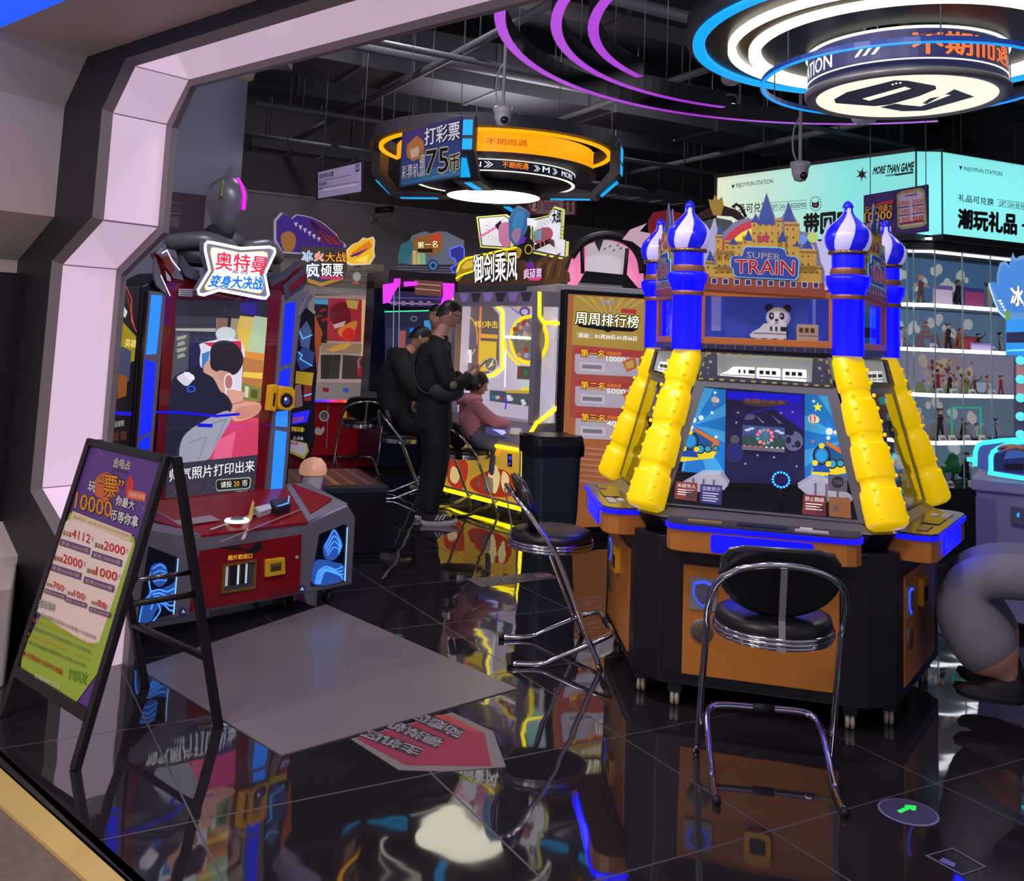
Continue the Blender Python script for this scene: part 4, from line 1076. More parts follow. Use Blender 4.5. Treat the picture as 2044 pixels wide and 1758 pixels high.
# crown: red fascia, silver side fins, grey topper, star-shaped sign
mb = MB(); a2 = Art(N1, YS, mb)
a2.slab([(331, 562), (566, 578), (604, 560), (608, 530), (590, 540), (560, 560), (520, 570), (380, 560), (350, 552), (340, 520), (318, 500), (306, 506)], RED, .05, -.04)
a2.slab([(306, 506), (318, 494), (346, 500), (358, 540), (362, 560), (340, 556), (330, 528)], SILV, .02, .01); a2.slab([(300, 545), (304, 510), (312, 530), (326, 575), (330, 592), (306, 570)], SILV, .02, .01)
a2.slab([(560, 570), (606, 530), (609, 566), (572, 592), (566, 600)], SILD, .02, .01); a2.slab([(571, 572), (604, 545), (603, 560), (573, 584)], RED, .01, .03)
a2.slab([(609, 583), (621, 590), (592, 634), (590, 628)], SILV, .02, .01); a2.k = 152
a2.line([(312, 506), (322, 500), (332, 520), (348, 540)], 2.5, WHL); a2.line([(330, 512), (344, 520)], 2, P(90, 30, 30)); a2.line([(310, 550), (328, 590)], 2, WHL)
a2.poly([(311, 512), (326, 512), (338, 540), (330, 548), (318, 532)], P(120, 50, 46, e=.1)); a2.poly([(318, 540), (328, 552), (330, 562), (322, 560)], P(190, 190, 200, e=.1))
mb.build('crown', up, bevel=.004)
mb = MB(); GT = M('topper_grey', (110, 110, 118), .35, .2); GTD = M('topper_dark', (40, 38, 46), .4); OLV = M('topper_olive', (120, 120, 50), .4)
hx, hz_ = N1.hit(452, 410, YS + .16); hc = (hx, YS + .16, hz_)
mb.lathe([(.0, -.2), (.04, -.185), (.085, -.1), (.118, 0), (.125, .06), (.105, .115), (.06, .155), (.0, .175)], GT, hc, 28, sx=.92, sy=1.05)
mb.prism([(hx - .012, hc[1] - .10, hz_ + .05), (hx - .012, hc[1] - .02, hz_ + .23), (hx - .012, hc[1] + .12, hz_ + .08), (hx - .012, hc[1] + .02, hz_ + .02)], [(hx + .012, hc[1] - .10, hz_ + .05), (hx + .012, hc[1] - .02, hz_ + .23), (hx + .012, hc[1] + .12, hz_ + .08), (hx + .012, hc[1] + .02, hz_ + .02)], GT)
mb.tube(smooth_path([(hx + .035, hc[1] - .128, hz_ - .03), (hx + .032, hc[1] - .132, hz_ + .05), (hx + .026, hc[1] - .106, hz_ + .11), (hx + .02, hc[1] - .06, hz_ + .155)]), .011, LED(240, 20, 235, s=1.2), 8)
for dx in (-.05, -.085): mb.tube(smooth_path([(hx + dx - .01, hc[1] - .10, hz_ + .03), (hx + dx, hc[1] - .085, hz_ + .09), (hx + dx + .025, hc[1] - .04, hz_ + .14)]), .009, OLV, 6)
mb.lathe([(.30, -.36), (.30, -.30), (.24, -.22), (.12, -.17), (.07, -.12)], GTD, (hx, hc[1] + .02, hz_), 28, sx=1.15, sy=.6)
mb.tube(smooth_path([(hx - .36, hc[1] - .02, hz_ - .26), (hx - .2, hc[1] - .12, hz_ - .23), (hx - .02, hc[1] - .14, hz_ - .27)]), [.05] * 6 + [.055] * 6 + [.05], GT, 10)
mb.tube(smooth_path([(hx + .36, hc[1] - .0, hz_ - .27), (hx + .22, hc[1] - .12, hz_ - .24), (hx + .06, hc[1] - .14, hz_ - .27)]), [.05] * 6 + [.06] * 6 + [.05], GT, 10)
a2 = Art(N1, YS - .02, mb)
for pts in ([(358, 510), (372, 530), (392, 540), (392, 562), (366, 552), (352, 530)], [(528, 556), (560, 545), (590, 522), (600, 520), (566, 556), (536, 572)]): a2.slab(pts, SILD, .03)
mb.build('domed_topper', up)
mb = MB(); a2 = Art(N1, YS - .09, mb)
so = [(398, 487), (402, 482), (412, 483), (470, 495), (530, 492), (540, 496), (541, 504), (520, 548), (528, 590), (522, 597), (512, 596), (470, 588), (426, 580), (394, 590), (385, 588), (383, 580), (407, 540), (398, 500)]
def shrink(pts, k): 
    cx_ = sum(p[0] for p in pts) / len(pts); cy_ = sum(p[1] for p in pts) / len(pts)
    return [(cx_ + (p[0] - cx_) * k, cy_ + (p[1] - cy_) * k) for p in pts]
a2.slab(so, M('sign_silver', (160, 162, 180), .4, .2), .05)
a2.glow_tube(shrink(so, .97), .009, LED(235, 242, 255, s=1.1), .052, 6, True); a2.k = 132
a2.poly(shrink(so, .80), P(236, 206, 80, e=.8)); a2.poly(shrink(so, .775), P(236, 234, 240, e=.85))
a2.text('奥特曼', P(226, 40, 70, e=.9), (420, 502), (526, 513), (519, 546), (420, 538), .036)
a2.text('系列', P(90, 90, 130, e=.6), (452, 538), (484, 542), (482, 549), (452, 546), .03)
a2.outlined('变身大决战', P(30, 110, 210, e=.9), P(240, 246, 255, e=.9), (414, 549), (514, 553), (513, 579), (404, 572), .05, .1)
sg = mb.build('name_sign', up, bevel=.003)
for i in range(10):
    pass
# dark art wing at its right side
mb = MB(); a2 = Art(N1, YS + .25, mb)
a2.slab([(590, 640), (600, 604), (628, 628), (640, 650), (637, 700), (628, 800), (628, 880), (620, 912), (606, 918), (572, 902)], M('art_black', (26, 26, 34), .4), .03, -.03)
a2.k = 2
for pts, m_ in (([(628, 628), (644, 664), (636, 700), (632, 740), (628, 690)], P(190, 90, 40, e=.2)), ([(596, 660), (612, 640), (622, 660), (616, 700), (600, 690)], P(90, 110, 160, e=.25)), ([(590, 712), (606, 690), (628, 704), (624, 730), (600, 740)], P(60, 80, 150, e=.25)), ([(586, 740), (626, 744), (622, 770), (584, 764)], P(206, 170, 40, e=.25)), ([(582, 770), (600, 766), (604, 810), (586, 815)], P(150, 120, 110, e=.2)), ([(606, 768), (622, 770), (620, 800), (606, 800)], P(150, 50, 50, e=.25)), ([(576, 826), (618, 818), (612, 842), (576, 848)], P(40, 30, 230, e=.9)), ([(580, 834), (606, 830), (604, 840), (580, 844)], P(150, 80, 190, e=.3)), ([(572, 876), (612, 884), (616, 900), (606, 916), (574, 902)], P(190, 180, 60, e=.15)), ([(574, 878), (610, 886), (612, 898), (604, 910), (576, 898)], P(220, 214, 214, e=.1))):
    a2.poly(pts, m_)
a2.line([(590, 700), (602, 708), (598, 716), (622, 730)], 2, P(90, 200, 240, e=.8)); a2.line([(596, 660), (604, 676), (622, 668)], 2, P(90, 200, 240, e=.8)); a2.line([(606, 790), (620, 786)], 2.5, P(90, 200, 240, e=.8))
a2.text('邪恶狂暴!', P(220, 200, 60, e=.4), (579, 851), (606, 853), (606, 862), (578, 860), .03); a2.text('⚠注意', P(210, 206, 206, e=.3), (584, 870), (604, 872), (604, 879), (583, 877), .03)
a2.text('变身', P(180, 50, 60, e=.2), (578, 881), (594, 883), (594, 888), (578, 886), .03)
mb.build('side_art_wing', m1)

# ================================================================== dark neighbour behind the portal
N0 = Fr(tuple(N1.l2w((-.95, .45, 0))), 47)
m0 = thing('arcade_machine', 'dark game cabinet with yellow and black side art, half hidden behind the portal', 'arcade machine', N0)
mb = MB(); mb.xz([(-.3, .08), (.28, .08), (.30, 1.2), (.16, 1.72), (-.3, 1.72)], 0, .5, M('cabinet_dark', (30, 26, 34), .4)); b0_ = mb.build('cabinet', m0, bevel=.01)
mb = MB(); a2 = Art(N0, -.001, mb)
for pts, m_ in (([(243, 640), (272, 672), (268, 720), (240, 730)], P(200, 180, 30, e=.25)), ([(240, 690), (262, 700), (258, 760), (236, 772)], P(90, 100, 130, e=.2)), ([(236, 745), (254, 752), (252, 790), (234, 796)], P(190, 110, 40, e=.2)), ([(228, 820), (262, 822), (262, 830), (228, 828)], P(30, 20, 200, e=.8)), ([(248, 570), (256, 598), (263, 640), (270, 660), (262, 620)], P(200, 90, 60, e=.4)), ([(244, 606), (254, 622), (250, 634), (244, 630)], P(230, 230, 210, e=.5))):
    a2.poly(pts, m_)
a2.line([(249, 566), (262, 596), (262, 640), (272, 662)], 2, P(220, 60, 60, e=.6))
a2.text('英雄', P(226, 214, 150, e=.5), (250, 676), (272, 678), (270, 694), (248, 692), .03); a2.text('玩法说明', P(210, 206, 200, e=.3), (221, 842), (247, 838), (246, 850), (221, 854), .03)
a2.poly([(224, 864), (236, 862), (236, 878), (224, 880)], P(120, 60, 40, e=.15)); a2.poly([(240, 861), (252, 860), (252, 876), (240, 878)], P(120, 60, 40, e=.15))
mb.build('side_art', b0_)
for (x_, y_) in ((-.24, .06), (.22, .06), (-.24, .44), (.22, .44)):
    mb = MB(); mb.box(x_ - .03, x_ + .03, y_ - .03, y_ + .03, 0, .085, BLACKM); mb.build('foot_plate', m0)

# ================================================================== A-frame poster stand
p_l, p_r = flo(5, 1430), flo(150, 1535)
SA = Fr(((p_l.x + p_r.x) / 2, (p_l.y + p_r.y) / 2, 0), math.degrees(math.atan2(p_r.y - p_l.y, p_r.x - p_l.x)))
sa = thing('a_frame_sign', 'black A-frame stand with purple and green prize poster before the portal', 'sign stand', SA)
HW = (p_r - p_l).length / 2
r1, r2 = SA.w2l(flo(437, 1450)), SA.w2l(flo(275, 1375))
DEP = (r1.y + r2.y) / 2
TZ = 1.025; TY = DEP * .47
FN = Vector((0, -TZ, TY)).normalized()
FRM = M('black_frame', (26, 24, 28), .45)
def sp(u, t): return Vector((u, TY * t, TZ * t))
def bar(mb, a, b, w, th, m):
    a, b = Vector(a), Vector(b); d = (b - a).normalized(); s_ = d.cross(FN).normalized() * w / 2; n_ = FN * th / 2
    mb.prism([a - s_ - n_, a + s_ - n_, a + s_ + n_, a - s_ + n_], [b - s_ - n_, b + s_ - n_, b + s_ + n_, b - s_ + n_], m)
mb = MB(); 
for sg in (-1, 1): bar(mb, sp(sg * HW, 0), sp(sg * HW * .985, 1.0), .034, .028, FRM)
bar(mb, sp(-HW, .988), sp(HW, .988), .03, .028, FRM); bar(mb, sp(-HW, .155), sp(HW, .155), .04, .028, FRM)
mb.build('front_frame', sa, bevel=.003)
mb = MB()
for sg, rx in ((-1, r2.x), (1, r1.x)):
    a, b = Vector((sg * HW * .985 + (.04 if sg > 0 else .03) * 1, TY, TZ)), Vector((rx, DEP, 0))
    mb.prism([a + Vector((-.016, 0, 0)), a + Vector((.016, 0, 0)), a + Vector((.016, .03, 0)), a + Vector((-.016, .03, 0))], [b + Vector((-.016, 0, 0)), b + Vector((.016, 0, 0)), b + Vector((.016, .03, 0)), b + Vector((-.016, .03, 0))], FRM)
def rl(t, sg):
    rx = r1.x if sg > 0 else r2.x
    a, b = Vector((sg * HW * .985 + .035, TY, TZ)), Vector((rx, DEP, 0)); return b.lerp(a, t)
for t in (.26,):
    mb.tube([rl(t, -1) + Vector((0, .015, 0)), rl(t, 1) + Vector((0, .015, 0))], .016, FRM, 6)
mb.build('rear_frame', sa, bevel=.003)
for a_, b_, r_, m_ in ((sp(HW, .58), rl(.58, 1), .009, DKCHROME), (sp(-HW, .58), rl(.58, -1), .009, DKCHROME), (sp(HW, .50) + Vector((0, .03, 0)), rl(.50, 1), .012, FRM)):
    mb = MB(); mb.tube([a_, b_], r_, m_, 8); mb.build('side_strut', sa)
mb = MB(); a2 = Art(SA, 0, mb, step=.00015, p0=(0, 0, 0), n=FN)
PU = P(86, 56, 130, e=.03)
q_ = [sp(-HW + .012, .17) - FN * .004, sp(HW - .012, .17) - FN * .004, sp(HW - .012, .975) - FN * .004, sp(-HW + .012, .975) - FN * .004]
mb.prism([v + FN * .006 for v in q_], q_, PU); a2.k = 16
for i in range(9):
    a = R(20 + i * 36); c_ = (245, 960)
    pts = [(c_[0] + 50 * math.cos(a), c_[1] + 40 * math.sin(a)), (c_[0] + 92 * math.cos(a), c_[1] + 78 * math.sin(a)), (c_[0] + 92 * math.cos(a + .05), c_[1] + 78 * math.sin(a + .05))]
    if pts[1][0] < 320 and pts[1][1] > 885 and pts[1][0] > 165: a2.poly(pts, P(112, 84, 150, e=.03), up=False)
CRM, GRN = P(226, 206, 196, e=.06), P(150, 178, 56, e=.05)
GOL, REDT, WHT = P(226, 160, 40, e=.15), P(196, 34, 50, e=.12), P(236, 230, 230, e=.12)
a2.outlined('合电占', P(206, 196, 190, e=.1), P(40, 30, 60), (230, 912), (262, 920), (260, 938), (226, 932), .05, .1)
a2.poly([(226, 934), (256, 941), (255, 946), (225, 939)], P(60, 44, 80)); 
a2.poly([(186, 964), (200, 948), (214, 942), (232, 950), (240, 980), (210, 1004), (190, 986)], P(196, 90, 40, e=.1)); a2.poly([(256, 955), (264, 948), (270, 966), (266, 982), (250, 988)], P(190, 40, 44, e=.12))
a2.outlined('玩', WHT, P(40, 24, 70), (180, 960), (194, 964), (191, 983), (176, 979), .03, .08); a2.outlined('“票”', GOL, P(70, 30, 40), (200, 946), (250, 954), (244, 996), (197, 988), .04, .08)
a2.outlined('10000', GOL, P(60, 24, 60), (155, 982), (226, 1002), (224, 1034), (150, 1014), .04, .08)
a2.poly([(258, 976), (294, 984), (292, 1002), (254, 994)], P(206, 90, 56, e=.1)); a2.text('仅限电子彩票', P(236, 220, 200, e=.1), (260, 981), (291, 988), (290, 997), (258, 990), .02)
a2.outlined('你最大', WHT, P(40, 24, 70), (236, 988), (272, 1000), (270, 1019), (232, 1008), .03, .08); a2.outlined('币等你拿', WHT, P(40, 24, 70), (226, 1016), (280, 1030), (277, 1054), (222, 1038), .03, .08)
gp = [(142, 1023), (270, 1072), (272, 1086), (220, 1312), (156, 1400), (44, 1338), (46, 1300), (88, 1220), (128, 1060)]
a2.poly(gp, GRN); a2.poly([(132, 1042), (146, 1034), (268, 1084), (200, 1282), (176, 1284), (74, 1220), (90, 1170)], CRM)
a2.poly([(148, 1020), (266, 1066), (262, 1080), (142, 1034)], P(216, 196, 160, e=.05)); a2.text('活动时间：2025年1月1日至2025年2月28日', P(120, 100, 40), (150, 1028), (263, 1068), (261, 1074), (148, 1034), .0)
def prize(x, y, num, pre, w, sc=1.0):
    a2.text('最高赢', P(170, 90, 30, e=.08), (x, y), (x + 17 * sc, y + 5 * sc), (x + 16 * sc, y + 15 * sc), (x - 1, y + 10 * sc), .03)
    a2.outlined(num, REDT, P(236, 200, 190, e=.1), (x + 19 * sc, y - 2), (x + (19 + w) * sc, y + 10 * sc), (x + (17 + w) * sc, y + 27 * sc), (x + 17 * sc, y + 15 * sc), .05, .1)
    a2.text('币', P(150, 120, 120), (x + (21 + w) * sc, y + 13 * sc), (x + (25 + w) * sc, y + 14 * sc), (x + (24 + w) * sc, y + 24 * sc), (x + (20 + w) * sc, y + 23 * sc))
    a2.poly([(x - 5 * sc, y + 17 * sc), (x + 55 * sc, y + 36 * sc), (x + 53 * sc, y + 50 * sc), (x - 8 * sc, y + 30 * sc)], P(96, 66, 130, e=.03)); a2.text(pre, P(226, 190, 110, e=.08), (x - 2, y + 21 * sc), (x + 51 * sc, y + 38 * sc), (x + 50 * sc, y + 46 * sc), (x - 4, y + 29 * sc), .02)
prize(129, 1058, '4112', '寄满:1500000票', 36); prize(193, 1082, '2000', '寄满:1000000票', 42); prize(112, 1108, '2000', '寄满:800000票', 38); prize(178, 1133, '1000', '寄满:500000票', 42)
prize(98, 1162, '700', '寄满:250000票', 30, .7); prize(140, 1179, '100', '寄满:100000票', 30, .7); prize(188, 1198, '88', '寄满:50000票', 24, .7)
a2.outlined('活动规则:', P(230, 224, 220, e=.1), P(70, 60, 70), (84, 1196), (116, 1206), (114, 1219), (81, 1210), .02, .06)
ln = ['1.本活动票数仅限电子彩票累计兑换有效', '2.每位会员每日仅可参与一次兑换活动', '3.奖励游戏币于活动结束后三日内到账', '4.兑换后彩票清零重新累计，先到先得', '5.本活动最终解释权归本店所有']
for i, t in enumerate(ln):
    a2.text(t, P(96, 84, 60) if i % 2 == 0 else P(190, 150, 30, e=.05), (78 - i * 5, 1218 + i * 14), (199 - i * 5, 1270 + i * 14), (197 - i * 5, 1277 + i * 14), (76 - i * 5, 1226 + i * 14))
a2.text('▶ 彩票越多大奖等你来赢', P(190, 30, 40, e=.1), (54, 1297), (131, 1336), (129, 1347), (52, 1308), .03); a2.text('更多规则详询店内工作人员', P(226, 220, 210, e=.1), (78, 1344), (127, 1368), (125, 1376), (76, 1352), .02); a2.text('MAX', P(126, 170, 60, e=.05), (146, 1332), (182, 1344), (178, 1366), (143, 1354), .04)
mb.build('poster', sa)
# ================================================================== low black cabinet and striped bollard
bc = flo(765, 1113)
NB = Fr((bc.x, bc.y, 0), 22)
b_ = thing('bench_cabinet', 'low black cabinet with striped wooden top beside the photo machine', 'cabinet', NB)
mb = MB(); mb.box(-.72, 0, 0, .85, .03, .43, M('black_gloss', (16, 15, 22), .3)); mb.box(-.735, .008, -.012, .862, .43, .475, M('dark_teal_edge', (38, 46, 54), .35)); mb.box(-.70, -.02, .02, .83, 0, .03, BLACKM)
c_ = mb.build('body', b_, bevel=.006)
mb = MB(); mb.box(-.70, -.03, .03, .83, .475, .481, M('brown_wood', (96, 60, 44), .35))
for i in range(6): mb.box(-.68 + i * .11, -.64 + i * .11, .05, .81, .481, .4825, (P(190, 130, 80), P(150, 90, 60), P(120, 90, 100))[i % 3])
mb.build('striped_top', b_)
bp_ = atY(621, 1000, 6.45)
NBo = Fr((bp_.x, bp_.y, 0), 0)
b_ = thing('bollard', 'white and purple striped bollard with a peach dome behind the photo machine', 'bollard', NBo)
mb = MB()
for j in range(14):
    for i in range(24):
        a0_, a1_ = 2 * PI * i / 24 + j * .22, 2 * PI * (i + 1) / 24 + j * .22
        b0_, b1_ = a0_ + .22, a1_ + .22
        m_ = P(150, 60, 150) if (i // 4) % 3 == 0 else M('bollard_white', (206, 200, 206), .4)
        z0, z1 = .04 + j * .0393, .04 + (j + 1) * .0393
        mb.add([(.075 * math.cos(a0_), .075 * math.sin(a0_), z0), (.075 * math.cos(a1_), .075 * math.sin(a1_), z0), (.075 * math.cos(b1_), .075 * math.sin(b1_), z1), (.075 * math.cos(b0_), .075 * math.sin(b0_), z1)], [[0, 1, 2, 3]], m_, True)
mb.lathe([(.0, 0), (.11, 0), (.11, .03), (.08, .045)], BLACKM, n=24)
mb.build('column', b_)
mb = MB(); mb.lathe([(.085, .585), (.09, .61), (.08, .65), (.05, .685), (0, .695)], M('peach_dome', (232, 170, 140), .4, 0, .35), n=24); mb.build('dome', b_)

# ================================================================== things lying on the floor
q = [flo(*p) for p in ((650, 1207), (1033, 1375), (562, 1509), (274, 1334))]
mb = MB(); mb.xy([(v.x, v.y) for v in q], .0, .004, M('grey_vinyl', (120, 112, 115), .30, noise=.12, nscale=3)); 
single('floor_mat', mb, 'grey vinyl mat lying on the dark tiles before the photo machine', 'floor mat')
def floor_poly(mb, pts, m, z): mb.face([(lambda v: (v.x, v.y, z))(flo(*p)) for p in pts], m)
mb = MB()
mb.xy([(lambda v: (v.x, v.y))(flo(*p)) for p in ((902, 1422), (984, 1460), (1010, 1531), (892, 1540), (796, 1537), (700, 1475))], 0, .0016, P(120, 112, 112))
floor_poly(mb, [(710, 1474), (810, 1528), (981, 1530), (967, 1465), (892, 1427)], P(138, 30, 64, e=.03), .0022); floor_poly(mb, [(866, 1428), (892, 1427), (967, 1465), (940, 1462)], P(160, 60, 62, e=.03), .0024)
for i, (t, x0, y0, x1, y1, h_) in enumerate((('主机区', 720, 1470, 838, 1510, 24), ('模拟机', 770, 1452, 880, 1492, 22), ('动感区', 820, 1434, 920, 1474, 20))):
    floor_poly(mb, [(x0 - 8, y0 - 2), (x0 + 14, y0 - 16), (x1 + 8, y1 - 16), (x1 - 8, y1 + 4)], P(44, 30, 40), .0026)
    Q = [(lambda v: (v.x, v.y, .003))(flo(*p)) for p in ((x1 - 6, y1 + 1), (x0 - 2, y0 - 1), (x0 + 14, y0 - 14), (x1 + 6, y1 - 14))]
    put_text(mb, t, P(206, 200, 210, e=.05), Q, .04)
single('floor_sticker', mb, 'pink and black floor sticker with white characters at the mat edge', 'floor sticker')
mb = MB(); c = flo(1813, 1620); cc = (c.x, c.y)
mb.lathe([(.0, .0012), (.094, .0012), (.096, 0)], P(110, 106, 150, e=.12), (c.x, c.y, 0), 40); mb.lathe([(.0, .0016), (.088, .0016)], P(66, 62, 96, e=.08), (c.x, c.y, 0), 40)
floor_poly(mb, [(1790, 1619), (1806, 1612), (1806, 1607), (1829, 1609), (1828, 1619), (1819, 1618), (1818, 1615), (1798, 1624)], P(40, 220, 80, e=.8), .0022)
single('floor_sticker', mb, 'round floor sticker with a green arrow in front of the train machine', 'floor sticker')
mb = MB(); o4, i4 = [(1902, 1692), (1970, 1734), (1936, 1757), (1850, 1712)], [(1901, 1696), (1962, 1733), (1934, 1752), (1858, 1712)]
o4, i4 = [(1902, 1692), (1970, 1731), (1920, 1748), (1846, 1708)], [(1902, 1695), (1963, 1731), (1920, 1745), (1853, 1708)]
for i in range(4): floor_poly(mb, [o4[i], o4[(i + 1) % 4], i4[(i + 1) % 4], i4[i]], P(100, 94, 120, e=.05), .0015)
floor_poly(mb, [(1882, 1712), (1908, 1724), (1904, 1732), (1874, 1718)], P(96, 90, 160, e=.15), .0015)
single('floor_sticker', mb, 'thin rectangular outline sticker on the tiles at the bottom right', 'floor sticker')
mb = MB(); floor_poly(mb, [(930, 1155), (1085, 1142), (1122, 1153), (960, 1172)], P(84, 82, 88), .0015)
floor_poly(mb, [(1064, 1148), (1096, 1144), (1104, 1150), (1074, 1154)], P(150, 110, 110), .002); put_text(mb, '小心地滑', P(170, 166, 170), [(lambda v: (v.x, v.y, .002))(flo(*p)) for p in ((960, 1160), (1030, 1154), (1036, 1162), (966, 1168))], .02)
single('floor_sticker', mb, 'pale strip sticker on the tiles behind the leaning stool', 'floor sticker')

# ================================================================== white prize machine with the red base, at the back
bp_ = flo(692, 906, .05)
N2 = Fr((bp_.x, bp_.y, 0), 24)
m2 = thing('arcade_machine', 'white prize game cabinet on a red base under a purple dragon wing board', 'arcade machine', N2)
def px2(fr, y, *pts): return [fr.hit(p[0], p[1], y) for p in pts]
WHT2 = M('white_plastic', (206, 198, 196), .35, 0, .10); RED2 = M('red_laminate', (176, 24, 34), .3, 0, .06)  # white plastic glows faintly, standing in for the case's inner light
zb_ = N2.hit(692, 800, 0)[1]; zt_ = N2.hit(692, 565, 0)[1]
xl_, xr_ = N2.hit(604, 800, 0)[0], N2.hit(762, 800, 0)[0]
mb = MB(); mb.box(xl_, xr_, 0, .75, .04, zb_, RED2)
a2 = Art(N2, -.001, mb)
a2.line([(655, 800), (652, 895)], 1.2, P(220, 200, 196)); a2.ell(647, 830, 10, 11, P(230, 220, 214, e=.1)); a2.ell(647, 830, 7.5, 8.5, P(150, 150, 146))
a2.poly([(629, 856), (634, 852), (640, 856), (647, 850), (648, 858), (642, 868), (632, 868), (628, 863)], P(220, 200, 200, e=.1)); a2.poly([(683, 822), (692, 820), (692, 834), (684, 834)], P(220, 190, 40, e=.2))
b2 = mb.build('base', m2)
mb = MB(); mb.box(xl_ - .02, xr_ + .01, -.2, .02, zb_ - .005, zb_ + .075, WHT2)
mb.prism([(xl_ - .02, -.2, zb_ + .075), (xr_ + .01, -.2, zb_ + .075), (xr_ + .01, .02, zb_ + .2), (xl_ - .02, .02, zb_ + .2)], [(xl_ - .02, -.2, zb_ + .07), (xr_ + .01, -.2, zb_ + .07), (xr_ + .01, .02, zb_ + .07), (xl_ - .02, .02, zb_ + .07)], WHT2)
n_ = 24
import colorsys
for i in range(n_):
    u0, u1 = i / n_, (i + 1) / n_
    c_ = colorsys.hsv_to_rgb((.62 + .95 * (u0 if u0 > .25 else u0 * .6)) % 1, .8, 1)
    mb.box(xl_ + (xr_ - xl_) * u0, xl_ + (xr_ - xl_) * u1, -.212, -.2, zb_ - .005, zb_ + .022, LED(int(c_[0] * 255), int(c_[1] * 255), int(c_[2] * 255), s=1.0))
cz_ = zb_ + .13
for (u, m_) in ((.25, P(180, 20, 40, e=.2)), (.5, P(50, 90, 190, e=.4)), (.78, P(180, 20, 40, e=.2))):
    mb.lathe([(.0, .05), (.035, .045), (.04, 0)], m_, (xl_ + (xr_ - xl_) * u, -.1, cz_ - .02), 14)
mb.build('control_ledge', m2, bevel=.004)
mb = MB()
zc = zb_ + .2
mb.box(xl_, xl_ + .07, -.0, .75, zc, zt_, WHT2); mb.box(xr_ - .07, xr_, 0, .75, zc, zt_, WHT2); mb.box(xl_, xr_, 0, .75, zt_ - .13, zt_, WHT2); mb.box(xl_, xr_, .72, .75, zc, zt_, WHT2); mb.box(xl_, xr_, 0, .75, zc - .15, zc, WHT2)
mb.build('glass_case', m2, bevel=.006)
mb = MB()
for i in range(34):
    z_ = zc - .1 + (zt_ - zc + .06) * i / 34
    t = i / 34
    mb.ball((xr_ + .015, -.005, z_), .012, LED(int(120 * (1 - t) + 40), 240, int(170 - 60 * t), s=1.3), 6, 4)
mb.box(xr_ + .0, xr_ + .012, 0, .03, zc - .1, zt_, WHT2)
mb.build('bead_light_strip', m2)
mb = MB(); a2 = Art(N2, .45, mb)
a2.poly([(600, 590), (760, 590), (758, 770), (600, 770)], P(196, 176, 170, e=.35)); a2.poly([(600, 594), (656, 596), (652, 690), (600, 690)], P(50, 40, 46, e=.3)); a2.poly([(622, 596), (655, 597), (655, 608), (620, 606)], P(90, 170, 210, e=.5))
for i in range(14): a2.ell(612 + (i * 13) % 42, 616 + (i * 7) % 40, 4 + i % 3, 3 + i % 2, (P(170, 50, 40, e=.4), P(210, 190, 180, e=.4), P(120, 60, 50, e=.4))[i % 3], 8)
a2.poly([(656, 595), (722, 598), (722, 682), (652, 680)], P(180, 50, 60, e=.45)); a2.blob([(662, 612), (690, 604), (700, 640), (676, 652), (660, 640)], P(120, 30, 40, e=.4)); a2.poly([(690, 598), (716, 600), (712, 618), (694, 614)], P(206, 170, 80, e=.5)); a2.poly([(664, 648), (690, 640), (686, 650), (668, 656)], P(230, 200, 190, e=.4)); a2.blob([(676, 656), (712, 640), (702, 670), (680, 672)], P(216, 150, 60, e=.4))
a2.poly([(722, 598), (732, 598), (730, 710), (720, 710)], P(226, 190, 130, e=.6)); a2.poly([(732, 598), (752, 598), (748, 720), (732, 716)], P(70, 60, 70, e=.2))
a2.poly([(640, 684), (722, 686), (720, 706), (640, 704)], P(176, 156, 120, e=.35)); a2.poly([(650, 698), (680, 686), (704, 684), (690, 696), (664, 702)], P(220, 170, 70, e=.5))
a2.poly([(640, 708), (680, 708), (676, 756), (640, 756)], P(70, 70, 60, e=.2)); a2.poly([(684, 708), (734, 712), (732, 756), (682, 756)], P(84, 80, 74, e=.2))
mb.build('prize_backdrop', m2)
mb = MB(); c_ = N2.hit(696, 667, .34); mb.ball((c_[0], .34, c_[1]), .083, M('red_ball', (226, 50, 34), .2, 0, .5), 20, 14); mb.build('red_ball', m2)  # glow put into the ball's colour to brighten it
mb = MB(); c_ = N2.hit(724, 752, .3)
mb.lathe([(.0, 0), (.06, 0), (.075, .05), (.06, .11), (.02, .13), (0, .13)], P(206, 40, 60, e=.3), (c_[0], .3, c_[1]), 14); mb.ball((c_[0] + .03, .3, c_[1] + .15), .045, P(230, 220, 214, e=.3), 12, 8); mb.tube([(c_[0] - .05, .3, c_[1] + .08), (c_[0] - .07, .3, c_[1] + .2), (c_[0] - .04, .3, c_[1] + .24)], .015, P(220, 120, 160, e=.3), 6)
mb.build('prize_toy', m2)
mb = MB(); q = px2(N2, .005, (618, 592), (752, 592), (752, 760), (618, 760)); mb.face([(p[0], .005, p[1]) for p in q], GLASS); mb.build('case_glass', m2)
